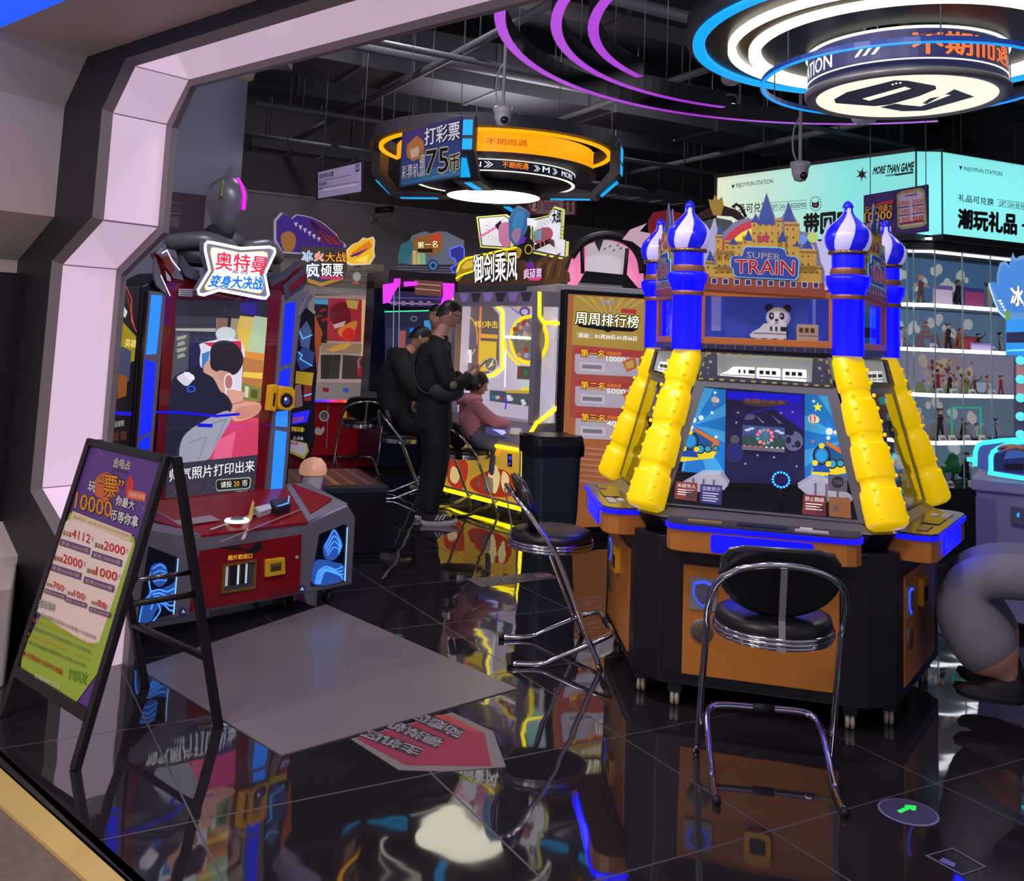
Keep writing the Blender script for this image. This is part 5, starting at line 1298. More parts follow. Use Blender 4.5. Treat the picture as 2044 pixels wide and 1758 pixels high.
# board on top: castle wall, wing, flame and name
mb = MB(); a2 = Art(N2, -.02, mb)
STN = P(150, 142, 126, e=.12)
a2.slab([(560, 515), (655, 520), (655, 528), (672, 528), (672, 533), (690, 534), (690, 528), (706, 529), (706, 534), (722, 535), (722, 529), (738, 530), (738, 526), (766, 528), (766, 578), (640, 572), (560, 560)], STN, .04, -.04); a2.k = 2
for i in range(6):
    for j in range(3): a2.line([(662 + i * 17 + (j % 2) * 8, 541 + j * 11), (676 + i * 17 + (j % 2) * 8, 542 + j * 11)], 1, P(110, 104, 92))
a2.ell(712, 552, 8, 9, P(206, 206, 210, e=.3)); a2.poly([(704, 562), (716, 562), (716, 566), (704, 566)], P(220, 110, 80, e=.4))
mb.build('castle_wall_board', m2)
mb = MB(); a2 = Art(N2, -.05, mb)
wing = [(546, 440), (560, 424), (572, 430), (580, 436), (590, 428), (606, 430), (622, 434), (645, 445), (660, 458), (672, 468), (676, 478), (690, 488), (690, 500), (640, 510), (560, 505), (546, 480)]
a2.slab(wing, P(206, 200, 216, e=.3), .02); a2.k = 52
a2.poly(shrink(wing, .93), P(78, 50, 160, e=.35)); a2.poly([(612, 436), (648, 450), (672, 472), (684, 492), (640, 486), (622, 460)], P(120, 50, 120, e=.3)); a2.poly([(620, 440), (640, 452), (630, 464)], P(60, 60, 130, e=.3)); a2.poly([(640, 466), (668, 474), (682, 490), (652, 486)], P(170, 60, 80, e=.3))
for i in range(6): a2.poly([(586 + i * 9, 444 + i * 6), (594 + i * 9, 444 + i * 6), (590 + i * 9, 454 + i * 6)], P(220, 214, 224, e=.4))
for i in range(4): a2.line([(618, 440), (640 + i * 12, 492 - i * 3)], 1.2, P(50, 40, 90))
a2.blob([(560, 470), (578, 462), (590, 476), (584, 500), (566, 500)], P(206, 140, 70, e=.3))
mb.build('wing_board', m2)
mb = MB(); a2 = Art(N2, -.06, mb)
fl_ = [(690, 500), (702, 488), (716, 482), (724, 474), (732, 476), (744, 472), (748, 480), (746, 500), (748, 512), (738, 528), (700, 530), (686, 524)]
a2.slab(fl_, P(246, 226, 190, e=.6), .02); a2.k = 52
a2.poly(shrink(fl_, .88), P(244, 190, 40, e=.75)); a2.poly([(700, 505), (736, 480), (742, 492), (712, 514)], P(236, 130, 30, e=.7)); a2.poly([(698, 510), (738, 494), (716, 508), (700, 514)], P(90, 50, 150, e=.4)); a2.poly([(706, 520), (736, 508), (730, 524)], P(250, 220, 90, e=.8))
mb.build('flame_board', m2)
mb = MB(); a2 = Art(N2, -.09, mb)
sgo = [(600, 492), (690, 494), (692, 540), (684, 556), (640, 570), (600, 556)]
a2.slab(sgo, P(110, 100, 96, e=.15), .02); a2.k = 52
a2.poly([(604, 552), (640, 564), (684, 552), (684, 558), (640, 572), (602, 560)], P(210, 160, 70, e=.4)); a2.poly([(622, 552), (662, 552), (641, 562)], P(60, 70, 150, e=.4))
a2.outlined('冰', P(70, 140, 210, e=.7), P(236, 236, 240, e=.6), (603, 502), (623, 501), (623, 521), (602, 521)); a2.outlined('火', P(220, 80, 40, e=.7), P(236, 230, 220, e=.6), (627, 503), (645, 503), (645, 521), (627, 521)); a2.outlined('大战', P(226, 170, 60, e=.7), P(60, 40, 40), (648, 504), (690, 504), (690, 523), (648, 523))
a2.outlined('疯', P(230, 236, 246, e=.9), P(50, 90, 150, e=.4), (607, 526), (636, 525), (636, 554), (604, 555), .03); a2.outlined('硕票', P(240, 236, 236, e=.9), P(60, 50, 60), (640, 526), (684, 527), (683, 552), (640, 552), .03); a2.poly([(640, 551), (682, 552), (681, 558), (638, 557)], P(206, 60, 120, e=.6))
mb.build('name_sign', m2)

# ================================================================== dark blue machine with magenta corners, behind the people
bp_ = atY(835, 900, 11.2)
N3 = Fr((bp_.x, bp_.y, 0), 26)
m3 = thing('arcade_machine', 'dark blue glass game cabinet with magenta corner lamps behind the dark clothed people', 'arcade machine', N3)
xl_, xr_ = N3.hit(768, 700, 0)[0], N3.hit(908, 700, 0)[0]
z1_, z2_ = N3.hit(835, 740, 0)[1], N3.hit(835, 560, 0)[1]
NVY = M('navy_cabinet', (28, 34, 66), .3)
mb = MB(); mb.box(xl_, xr_, 0, .8, .05, .85, NVY); mb.box(xl_, xr_, .5, .8, .85, z2_, NVY); mb.box(xl_, xr_, 0, .8, z2_ - .1, z2_ + .1, M('roof_dark', (34, 32, 40), .4)); mb.build('cabinet', m3, bevel=.006)
mb = MB(); a2 = Art(N3, -.02, mb); MAG = M('magenta_lamp', (236, 60, 240), .3, 0, 1.0)
a2.slab([(764, 568), (786, 564), (786, 556), (796, 556), (796, 566), (780, 590), (776, 602), (764, 606)], MAG, .06)
mb.build('corner_lamp', m3)
mb = MB(); a2 = Art(N3, -.02, mb); a2.slab([(884, 565), (903, 566), (903, 590), (898, 612), (886, 622), (878, 610), (884, 590)], MAG, .06); mb.build('corner_lamp', m3)
mb = MB(); a2 = Art(N3, -.02, mb); a2.slab([(806, 562), (830, 562), (830, 570), (806, 572)], MAG, .05); mb.build('corner_lamp', m3)
mb = MB(); a2 = Art(N3, -.001, mb)
a2.poly([(780, 580), (884, 584), (880, 606), (870, 614), (780, 610), (774, 602)], P(44, 44, 84, e=.35)); a2.line([(780, 594), (880, 596)], 3, P(70, 80, 140, e=.5)); a2.line([(776, 604), (884, 608)], 3, P(150, 150, 200, e=.5))
for i in range(5): a2.ell(788 + i * 17, 605, 5, 5, P(150, 110, 150, e=.5), 12)
a2.line([(768, 622), (852, 620), (884, 616)], 2.6, P(60, 230, 170, e=.9))
a2.poly([(768, 625), (886, 620), (886, 735), (768, 735)], P(36, 44, 74, e=.4)); a2.poly([(770, 655), (850, 650), (850, 690), (770, 690)], P(50, 60, 90, e=.4)); a2.poly([(818, 656), (838, 655), (838, 671), (818, 671)], P(20, 130, 250, e=.9)); a2.ell(826, 636, 7, 6, P(130, 130, 150, e=.3)); a2.ell(826, 636, 4, 3.5, P(40, 44, 74, e=.4)); a2.poly([(798, 660), (810, 660), (808, 695), (797, 695)], P(190, 100, 100, e=.4)); a2.poly([(846, 640), (860, 638), (860, 690), (848, 690)], P(60, 150, 220, e=.7))
a2.line([(786, 570), (784, 735)], 2, P(170, 176, 200, e=.3)); a2.line([(797, 570), (795, 735)], 2, P(170, 176, 200, e=.3))
a2.poly([(826, 558), (884, 562), (880, 592), (828, 588)], P(130, 84, 70, e=.3)); a2.line([(830, 566), (878, 570)], 2, P(210, 180, 150, e=.4)); a2.line([(830, 576), (878, 580)], 2, P(210, 180, 150, e=.4))
mb.build('lit_front', m3)
mb = MB(); a2 = Art(N3, .05, mb)
a2.slab([(789, 528), (925, 528), (925, 556), (789, 552)], P(70, 74, 90, e=.15), .04, -.04); a2.k = 1
for i in range(4): a2.line([(792, 532 + i * 5), (918, 534 + i * 5)], 1, P(150, 156, 176, e=.4))
a2.slab([(795, 508), (800, 488), (820, 478), (822, 500), (812, 526), (795, 526)], P(50, 120, 130, e=.4), .03)
a2.slab([(812, 490), (822, 470), (846, 462), (860, 466), (872, 462), (888, 462), (900, 468), (912, 474), (925, 480), (925, 528), (812, 528)], P(120, 130, 150, e=.3), .02); a2.k = 52
for i in range(3): a2.poly([(822 + i * 9, 500), (830 + i * 9, 500), (830 + i * 9, 528), (822 + i * 9, 528)], (P(220, 190, 120, e=.5), P(190, 200, 130, e=.5), P(130, 200, 160, e=.5))[i])
a2.ell(863, 530, 11, 12, P(40, 70, 120, e=.3)); a2.ell(863, 530, 8, 9, P(80, 130, 180, e=.5)); a2.ell(863, 530, 4, 4.5, P(30, 50, 90, e=.3))
NP_ = [(896, 498), (916, 490), (925, 496), (925, 540), (902, 544), (898, 534), (910, 528), (906, 516), (898, 514)]
a2.poly(NP_, P(40, 50, 150, e=.6)); a2.line(NP_ + NP_[:1], 2.2, P(110, 110, 255, e=1))
mb.build('header_board', m3)
mb = MB(); a2 = Art(N3, .02, mb); go = [(822, 482), (832, 474), (858, 468), (876, 464), (882, 474), (880, 500), (868, 508), (848, 506), (828, 498)]
a2.slab(go, P(170, 110, 50, e=.35), .02); a2.k = 52; a2.poly([(858, 468), (876, 464), (881, 478), (872, 488), (858, 484)], P(206, 80, 50, e=.45)); a2.outlined('第一名', P(240, 226, 180, e=.7), P(60, 40, 30), (832, 483), (872, 480), (872, 494), (832, 496))
a2.poly([(832, 497), (862, 496), (862, 504), (832, 504)], P(60, 40, 30)); mb.build('rank_sign', m3)

# ================================================================== yellow neon sword machine
bp_ = flo(1036, 1040)
N4 = Fr((bp_.x, bp_.y, 0), -52)
WL = N4.hit(903, 640, .11)[0]
m4 = thing('arcade_machine', 'silver game cabinet outlined in yellow neon that the child in pink plays', 'arcade machine', N4)
YN = LED(255, 236, 20, s=2.6); LIL = M('lilac_silver', (168, 158, 178), .35, .2); LILD = M('lilac_dark', (96, 86, 104), .35, .2)
D4 = .60                                       # depth of the cabinet
side = [(0, .12), (0, .64), (.30, .82), (.30, 1.80), (.34, 1.93), (D4, 1.93), (D4, .12)]
mb = MB(); mb.yz([(0, .12), (0, .64), (.13, .80), (D4, .80), (D4, .12)], WL, 0, LIL)
b4 = mb.build('base', m4, bevel=.006)
mb = MB()
mb.box(WL, 0, .11, D4, 1.80, 1.93, LIL); mb.box(-.07, 0, .11, .18, .80, 1.80, LIL); mb.box(WL, WL + .06, .11, .18, .80, 1.80, LIL); mb.box(WL, 0, .31, .35, .80, 1.80, M('lit_lilac', (214, 204, 222), .5, 0, .55)); mb.box(WL, WL + .03, .18, D4, .8, 1.8, M('lit_lilac', (214, 204, 222), .5, 0, .55))
for i in range(6):
    x_ = WL + .1 + i * (-WL - .15) / 6; mb.xz([(x_, 1.92), (x_ + .16, 1.92), (x_ + .12, 1.84), (x_ + .04, 1.84)], .106, .11, LILD if i % 2 else M('purple_lit', (150, 120, 190), .4, 0, .3))
mb.build('upper_case', m4, bevel=.005)
for pts, r_ in (([(.008, .02, .10), (.008, .01, .62), (.008, .04, .67), (.008, .14, .80), (.008, .44, .97)], .016), ([(WL, -.012, .58), (-.03, -.012, .58)], .014), ([(.008, .12, 1.92), (.008, .13, 1.72), (.008, .18, 1.66), (.008, .5, 1.66)], .016), ([(.008, .40, .95), (.008, .40, 1.13)], .012)):
    mb = MB(); mb.tube(pts, r_, YN, 8); mb.build('neon_line', m4)
mb = MB(); mb.box(WL + .02, -.02, .03, .09, .075, .095, YN); mb.build('under_light', m4)
mb = MB(); a2 = Art(N4, -.001, mb); e2 = .45
fp_ = [N4.hit(p[0], p[1], 0) for p in ((880, 905), (1030, 905))]
mb.box(WL + .02, -.03, -.006, 0, .14, .56, P(226, 176, 60, e=e2)); 
for pts, m_ in (([(900, 905), (935, 925), (925, 975), (895, 960)], P(206, 70, 40, e=e2)), ([(940, 960), (990, 935), (1022, 950), (1022, 990), (960, 985)], P(190, 60, 30, e=e2)), ([(985, 925), (1000, 950), (990, 985), (975, 960)], P(240, 214, 150, e=.6)), ([(1006, 940), (1018, 955), (1012, 985), (1002, 965)], P(244, 216, 150, e=.6)), ([(905, 930), (920, 945), (912, 965), (900, 955)], P(240, 210, 140, e=.6)), ([(983, 886), (997, 888), (996, 908), (982, 905)], P(240, 160, 30, e=.7))):
    a2.k = max(a2.k, 20); a2.blob(pts, m_)
a2.k = 40; a2.poly([(1016, 905), (1025, 906), (1025, 932), (1016, 930)], P(30, 24, 40)); a2.poly([(1018, 909), (1024, 910), (1024, 918), (1018, 917)], P(40, 60, 230, e=.9)); a2.ell(1020, 925, 3, 3, P(40, 60, 230, e=.9))
a2.poly([(972, 851), (1014, 856), (1012, 872), (972, 868)], P(90, 90, 150, e=.5)); a2.poly([(985, 856), (1010, 858), (1014, 864), (1006, 868)], P(190, 200, 250, e=.8))
mb.build('front_print', b4)
mb = MB(); mb.lathe([(.0, .05), (.05, .045), (.06, 0)], P(220, 210, 200, e=.2), (-.16, .06, .70), 16)
mb.build('push_button', b4)
mb = MB(); yb4 = .30; a2 = Art(N4, yb4, mb); e3 = .7
a2.line([(905, 597), (978, 597), (1002, 622), (1002, 735), (985, 748), (968, 752)], 5, YN); a2.poly([(890, 612), (975, 604), (996, 628), (996, 728), (975, 745), (890, 748)], P(120, 106, 104, e=.5)); a2.poly([(958, 606), (962, 606), (958, 745), (953, 745)], P(230, 130, 60, e=.9))
a2.text('怎么样?冲击', P(220, 190, 60, e=.9), (921, 640), (994, 640), (994, 655), (921, 655), .03)
a2.ell(932, 672, 22, 42, P(220, 190, 80, e=.8)); a2.ell(932, 672, 20, 40, P(120, 106, 104, e=.5)); a2.poly([(908, 664), (952, 664), (952, 696), (908, 696)], P(110, 100, 116, e=.5)); a2.poly([(908, 698), (942, 698), (942, 724), (908, 724)], P(230, 224, 226, e=.8)); a2.poly([(912, 704), (936, 706), (936, 720), (912, 718)], P(190, 90, 90, e=.6))
a2.poly([(960, 666), (994, 668), (994, 676), (960, 674)], P(220, 160, 60, e=.9)); a2.poly([(958, 680), (992, 682), (990, 740), (956, 742)], P(226, 190, 50, e=.8)); a2.ell(981, 727, 13, 15, P(200, 196, 190, e=.7)); a2.ell(981, 727, 11, 13, P(140, 130, 110, e=.5)); a2.poly([(974, 735), (986, 716), (984, 728), (990, 726)], P(230, 220, 190, e=.8))
mb.build('back_panel', m4)
mb = MB(); a2 = Art(N4, .22, mb)
for i in range(9):
    a = R(200 + i * 17); c_ = (1052, 640)
    a2.poly([(c_[0] + 14 * math.cos(a + .1), c_[1] + 20 * math.sin(a + .1)), (c_[0] + (46 + 6 * (i % 2)) * math.cos(a), c_[1] + 58 * math.sin(a)), (c_[0] + 20 * math.cos(a - .16), c_[1] + 26 * math.sin(a - .16))], (P(190, 184, 200, e=.7), P(150, 140, 180, e=.6), P(230, 180, 80, e=.8))[i % 3])
a2.ell(1048, 622, 11, 10, P(90, 70, 170, e=.6)); a2.ell(1048, 622, 7, 6, P(190, 180, 210, e=.7))
mb.build('feather_board', m4)
mb = MB(); a2 = Art(N4, .20, mb); 
WC = (1056, 678)
w_ = [a2.pt((WC[0] + 36 * math.cos(2 * PI * i / 32), WC[1] + 46 * math.sin(2 * PI * i / 32)), 0) for i in range(32)]
mb.tube(w_, .018, M('yellow_neon_soft', (250, 220, 20), .3, 0, 1.1), 8, True); a2.k = -4
a2.ell(WC[0], WC[1], 34, 44, P(150, 130, 130, e=.4)); a2.k = 2
random.seed(3)
for i in range(46):
    a, q_ = random.random() * 2 * PI, math.sqrt(random.random())
    a2.ell(WC[0] + 30 * q_ * math.cos(a), WC[1] + 40 * q_ * math.sin(a), 4.5, 5.5, random.choice([P(190, 60, 60, e=.5), P(170, 176, 190, e=.6), P(120, 140, 170, e=.5), P(110, 130, 90, e=.5), P(210, 150, 120, e=.6)]), 7, )
a2.line([(1010, 672), (1076, 676)], 6, P(255, 244, 230, e=1.2)); a2.line([(1011, 680), (1014, 700), (1026, 716), (1040, 728)], 5, P(246, 222, 20, e=1.1)); a2.line([(1013, 700), (1011, 772)], 3.5, P(240, 244, 255, e=1.0))
mb.build('prize_wheel', m4)
mb = MB(); a2 = Art(N4, .17, mb)
a2.poly([(1033, 730), (1070, 732), (1068, 758), (1032, 756)], P(110, 106, 96, e=.3)); 
for i in range(3): a2.ell(1038 + i * 12, 744, 4, 7, (P(170, 60, 50, e=.4), P(50, 150, 80, e=.4), P(180, 120, 60, e=.4))[i])
a2.poly([(1040, 760), (1064, 761), (1064, 790), (1041, 788)], P(190, 220, 220, e=.7)); a2.poly([(1041, 772), (1064, 774), (1064, 790), (1041, 788)], P(240, 220, 60, e=.8))
a2.poly([(978, 778), (1070, 786), (1066, 812), (978, 800)], P(90, 110, 120, e=.35)); a2.poly([(1010, 778), (1068, 780), (1066, 786), (1010, 784)], P(220, 180, 60, e=.6))
for i in range(5): a2.ell(985 + i * 9, 792 + i, 5, 4, (P(60, 130, 180, e=.5), P(200, 206, 210, e=.5), P(170, 60, 60, e=.5))[i % 3], 8)
a2.poly([(1012, 788), (1020, 788), (1024, 800), (1014, 800)], P(236, 236, 240, e=.6)); a2.poly([(1040, 798), (1046, 796), (1052, 806), (1044, 810)], P(236, 236, 240, e=.6)); a2.line([(1012, 798), (1010, 816)], 3, P(60, 50, 240, e=1))
mb.build('playfield', m4)
mb = MB(); mb.face([(WL + .06, .12, .82), (-.07, .12, .82), (-.07, .12, 1.8), (WL + .06, .12, 1.8)], GLASS); mb.build('front_glass', m4)
mb = MB(); mb.face([(-.004, .18, .82), (-.004, D4 - .05, .82), (-.004, D4 - .05, 1.8), (-.004, .18, 1.8)], GLASS); mb.build('side_glass', m4)
for (x_, y_) in ((WL + .1, .08), (-.08, .08), (WL + .1, .5), (-.08, .5)):
    mb = MB(); mb.lathe([(0, -.012), (.03, -.012), (.034, 0), (.03, .012), (0, .012)], BLACKM, (x_, y_, .034), 12, axis='x'); mb.box(x_ - .014, x_ + .014, y_ - .012, y_ + .012, .05, .125, STEELG); mb.build('castor', m4)
# topper: comic panels, blue plume, sword, name
mb = MB(); a2 = Art(N4, .16, mb); BO = P(226, 226, 120, e=.6); PGE = P(226, 226, 232, e=.65)
lp = [(954, 433), (1012, 428), (1030, 440), (1024, 498), (962, 494)]; rp = [(1062, 438), (1098, 430), (1110, 412), (1128, 418), (1124, 480), (1136, 482), (1134, 520), (1062, 505)]
for pts in (lp, rp):
    a2.k = 0; a2.slab(pts, BO, .02); a2.k = 52; a2.poly(shrink(pts, .92), P(40, 36, 44)); a2.poly(shrink(pts, .87), PGE)
    c_ = (sum(p[0] for p in pts) / len(pts), sum(p[1] for p in pts) / len(pts))
    for i in range(18):
        a = 2 * PI * i / 18
        p0 = (c_[0] + 12 * math.cos(a), c_[1] + 12 * math.sin(a)); p1 = (c_[0] + 24 * math.cos(a), c_[1] + 25 * math.sin(a))
        a2.poly([p0, (p1[0] - .8 * math.sin(a), p1[1] + .8 * math.cos(a)), (p1[0] + .8 * math.sin(a), p1[1] - .8 * math.cos(a))], P(50, 46, 54), up=False)
a2.k = 60
a2.line([(960, 474), (998, 452)], 4, P(226, 110, 170, e=.6)); a2.poly([(992, 450), (1004, 440), (1008, 460), (1000, 462)], P(40, 40, 50)); a2.blob([(1000, 452), (1020, 446), (1022, 490), (1004, 488)], P(206, 130, 170, e=.5)); a2.blob([(1072, 462), (1100, 454), (1108, 470), (1090, 488), (1072, 484)], P(180, 90, 110, e=.45)); a2.poly([(1070, 462), (1086, 458), (1084, 480), (1072, 480)], P(120, 170, 180, e=.5))
a2.text('大战', P(40, 36, 44), (1107, 422), (1124, 420), (1124, 444), (1107, 446), .05)
mb.build('comic_panel', m4)
mb = MB(); a2 = Art(N4, .14, mb)
pl = [(1020, 478), (1018, 440), (1026, 420), (1036, 411), (1050, 418), (1058, 424), (1056, 446), (1048, 470), (1040, 488), (1030, 490)]
a2.slab(pl, P(66, 120, 176, e=.4), .02); a2.k = 52; a2.blob([(1026, 450), (1036, 424), (1050, 424), (1048, 450), (1036, 474)], P(60, 140, 200, e=.5)); a2.blob([(1024, 470), (1034, 456), (1044, 460), (1036, 486)], P(170, 130, 170, e=.5)); a2.poly([(1056, 436), (1070, 436), (1068, 452), (1056, 450)], P(226, 226, 250, e=.9))
mb.build('plume_board', m4)
mb = MB(); a2 = Art(N4, .12, mb)
a2.slab([(914, 540), (918, 524), (930, 514), (1032, 492), (1042, 498), (1044, 512), (930, 545), (914, 562)], P(206, 160, 40, e=.4), .02); a2.k = 52
a2.poly([(924, 534), (934, 522), (1030, 500), (1036, 508), (930, 538)], P(236, 196, 60, e=.6)); a2.line([(916, 542), (922, 526), (934, 516), (1034, 494)], 2.5, YN); a2.line([(914, 556), (922, 550), (1036, 514)], 2.5, YN)
a2.poly([(1040, 484), (1052, 468), (1064, 456), (1062, 476), (1070, 484), (1068, 506), (1056, 520), (1040, 518), (1046, 502)], P(50, 40, 40, e=.1)); a2.ell(1059, 498, 8, 10, P(216, 180, 30, e=.7)); a2.ell(1059, 498, 6, 8, P(40, 34, 34)); a2.poly([(1070, 490), (1098, 478), (1102, 486), (1072, 500)], P(40, 34, 38)); a2.line([(1082, 484), (1084, 494)], 1.5, P(220, 140, 60, e=.6)); a2.line([(1090, 481), (1092, 491)], 1.5, P(220, 140, 60, e=.6)); a2.poly([(1098, 474), (1110, 480), (1112, 494), (1102, 488)], P(120, 70, 60, e=.2))
a2.poly([(1036, 488), (1048, 474), (1056, 474), (1050, 486)], P(110, 40, 190, e=.7)); a2.poly([(1052, 528), (1066, 520), (1072, 534), (1062, 540)], P(110, 40, 160, e=.6))
mb.build('sword_board', m4)
mb = MB(); a2 = Art(N4, .13, mb)
a2.slab([(914, 562), (1040, 520), (1060, 528), (1080, 516), (1096, 506), (1090, 522), (1118, 504), (1108, 524), (1138, 508), (1126, 534), (1134, 544), (1136, 562), (1100, 566), (914, 566)], P(110, 76, 44, e=.2), .015, -.015); a2.k = 1
for i in range(6): a2.poly([(1064 + i * 12, 560), (1070 + i * 12, 530), (1082 + i * 10, 522), (1074 + i * 11, 548)], (P(140, 100, 50, e=.25), P(84, 56, 40, e=.2))[i % 2])
mb.build('rock_board', m4)
mb = MB(); a2 = Art(N4, .09, mb)
a2.outlined('御剑乘风', P(250, 248, 250, e=1.1), P(70, 60, 70), (944, 508), (1034, 500), (1032, 560), (946, 564), .03, .1, .0)
a2.outlined('疯硕票', P(226, 190, 220, e=.8), P(60, 60, 110), (1046, 536), (1082, 535), (1081, 556), (1045, 557)); a2.poly([(1056, 555), (1080, 554), (1078, 560), (1056, 560)], P(210, 60, 130, e=.7))
mb.build('name_lettering', m4)

# ================================================================== pink arch game behind the poster
bp_ = atY(1205, 900, 9.6)
N5 = Fr((bp_.x, bp_.y, 0), 20)
m5 = thing('arcade_machine', 'white game cabinet with a pink lit half-round hood and black hoop behind the poster board', 'arcade machine', N5)
mb = MB(); a2 = Art(N5, 0, mb)
x0, x1 = N5.hit(1110, 580)[0], N5.hit(1290, 580)[0]; z0 = N5.hit(1205, 572)[1]
mb.box(x0, x1, 0, .8, .0, z0, M('white_cabinet', (196, 192, 204), .4)); b5 = mb.build('cabinet', m5, bevel=.008)
mb = MB(); a2 = Art(N5, .3, mb)
arc = [(1135, 570), (1136, 540), (1144, 512), (1160, 490), (1184, 475), (1212, 470), (1240, 476), (1262, 490), (1276, 512), (1284, 540), (1286, 575)]
a2.slab(arc, M('pink_lit', (240, 130, 180), .5, 0, .8), .03, -.03)
a2.poly([(1172, 488), (1214, 478), (1252, 494), (1248, 552), (1168, 546)], P(206, 196, 204, e=.6)); a2.poly([(1186, 474), (1206, 474), (1196, 503), (1188, 486)], P(110, 106, 110)); 
for (x_, y_) in ((1204, 497), (1214, 492), (1222, 500), (1230, 490), (1236, 496)): a2.poly([(x_, y_), (x_ + 6, y_ - 4), (x_ + 4, y_ + 2)], P(150, 100, 120, e=.2), up=False)
mb.build('hood_panel', m5)
mb = MB(); a2 = Art(N5, .24, mb)
mb.tube([a2.pt(p, 0) for p in smooth_path([(p[0], p[1], 0) for p in [(1140, 512), (1158, 488), (1184, 474), (1212, 470), (1240, 476), (1262, 490), (1278, 514), (1284, 545)]], 4)], .045, BLACKM, 8); mb.tube([a2.pt((1162, 494)), a2.pt((1163, 546))], .022, BLACKM, 6); mb.tube([a2.pt((1252, 496)), a2.pt((1246, 560))], .022, BLACKM, 6)
mb.build('hoop', m5)
mb = MB(); a2 = Art(N5, .1, mb); a2.slab([(1168, 541), (1250, 549), (1285, 590), (1150, 575)], M('deck_black', (26, 24, 30), .4), .02); a2.k = 60; a2.poly([(1152, 564), (1240, 570), (1240, 576), (1152, 571)], P(150, 146, 152)); a2.poly([(1150, 574), (1265, 580), (1265, 588), (1150, 582)], P(206, 200, 190, e=.1)); mb.build('deck', m5)

# ================================================================== ranking poster light board
NP = Fr((.46, 7.65, 0), 23)
pb = thing('poster_board', 'tall orange weekly ranking light board in a black frame', 'poster board', NP)
tl, tr = NP.hit(1137, 581), NP.hit(1291, 591); zt = 1.9
mb = MB(); mb.box(-.02, .74, 0, .10, .04, 1.91, BLACK); mb.box(-.03, .75, -.04, .2, 0, .05, BLACK); pf = mb.build('frame', pb, bevel=.006)
mb = MB(); a2 = Art(NP, -.001, mb); ep = .45
mb.xz([(.0, .09), (.72, .09), (.72, 1.875), (.0, 1.875)], -.004, 0, P(180, 110, 60, e=ep)); a2.k = 10
a2.poly([(1145, 590), (1286, 598), (1284, 700), (1141, 690)], P(190, 156, 70, e=ep))
for i in range(7): a2.poly([(1215, 640), (1150 + i * 22, 590 + i * 1.2), (1158 + i * 22, 590 + i * 1.2)], P(206, 176, 90, e=ep), up=(i == 0))
a2.poly([(1142, 688), (1284, 700), (1276, 840), (1136, 832)], P(176, 84, 70, e=ep))
a2.outlined('合电占', P(200, 196, 200, e=.6), P(60, 60, 80), (1199, 597), (1228, 599), (1228, 609), (1199, 607)); a2.poly([(1240, 615), (1270, 618), (1268, 627), (1238, 624)], P(190, 60, 56, e=.5))
a2.poly([(1148, 645), (1274, 656), (1262, 662), (1220, 660), (1212, 663), (1204, 659), (1156, 652)], P(40, 36, 40)); a2.outlined('周周排行榜', P(230, 224, 200, e=.8), P(36, 32, 36), (1148, 621), (1275, 630), (1273, 655), (1147, 647), .035, .1)
a2.poly([(1150, 661), (1274, 670), (1273, 682), (1150, 674)], P(190, 170, 110, e=ep)); a2.text('活动： 01月20日-01月26日', P(230, 226, 220, e=.7), (1153, 664), (1270, 672), (1269, 680), (1153, 673), .03)
for i, (t, n_, y_) in enumerate((('第一名', '10000', 700), ('第二名', '5000', 764), ('第三名', '4000', 828))):
    a2.poly([(1146, y_ - 6), (1276, y_ + 2), (1275, y_ + 26), (1146, y_ + 18)], P(190, 70, 66, e=ep)); a2.poly([(1147, y_ + 6), (1275, y_ + 14), (1273, y_ + 52), (1150, y_ + 46), (1146, y_ + 40)], P(196, 186, 196, e=ep)); a2.poly([(1157, y_ + 22), (1206, y_ + 25), (1206, y_ + 42), (1157, y_ + 39)], P(214, 208, 212, e=ep)); a2.poly([(1161, y_ + 27), (1200, y_ + 29), (1200, y_ + 37), (1161, y_ + 35)], P(150, 146, 156, e=.3))
    a2.outlined(t, P(226, 180, 60, e=.8), P(60, 30, 30), (1158, y_ - 4), (1205, y_ - 1), (1205, y_ + 14), (1158, y_ + 12)); a2.text('奖励彩票', P(200, 150, 50, e=.6), (1210, y_ + 1), (1238, y_ + 3), (1238, y_ + 10), (1210, y_ + 8), .03); a2.outlined(n_, P(236, 230, 220, e=.7), P(120, 60, 60), (1209, y_ + 11), (1246, y_ + 13), (1246, y_ + 23), (1209, y_ + 21), .03, .07); a2.poly([(1240, y_ + 22), (1266, y_ + 10), (1270, y_ + 34), (1250, y_ + 42)], P(206, 110, 60, e=ep)); a2.poly([(1246, y_ + 24), (1262, y_ + 18), (1264, y_ + 32), (1250, y_ + 36)], P(226, 180, 90, e=ep))
for i in range(7): a2.line([(1150, 892 + i * 11), (1205, 897 + i * 11)], 3, P(206, 150, 130, e=.4))
mb.build('poster_face', pf)

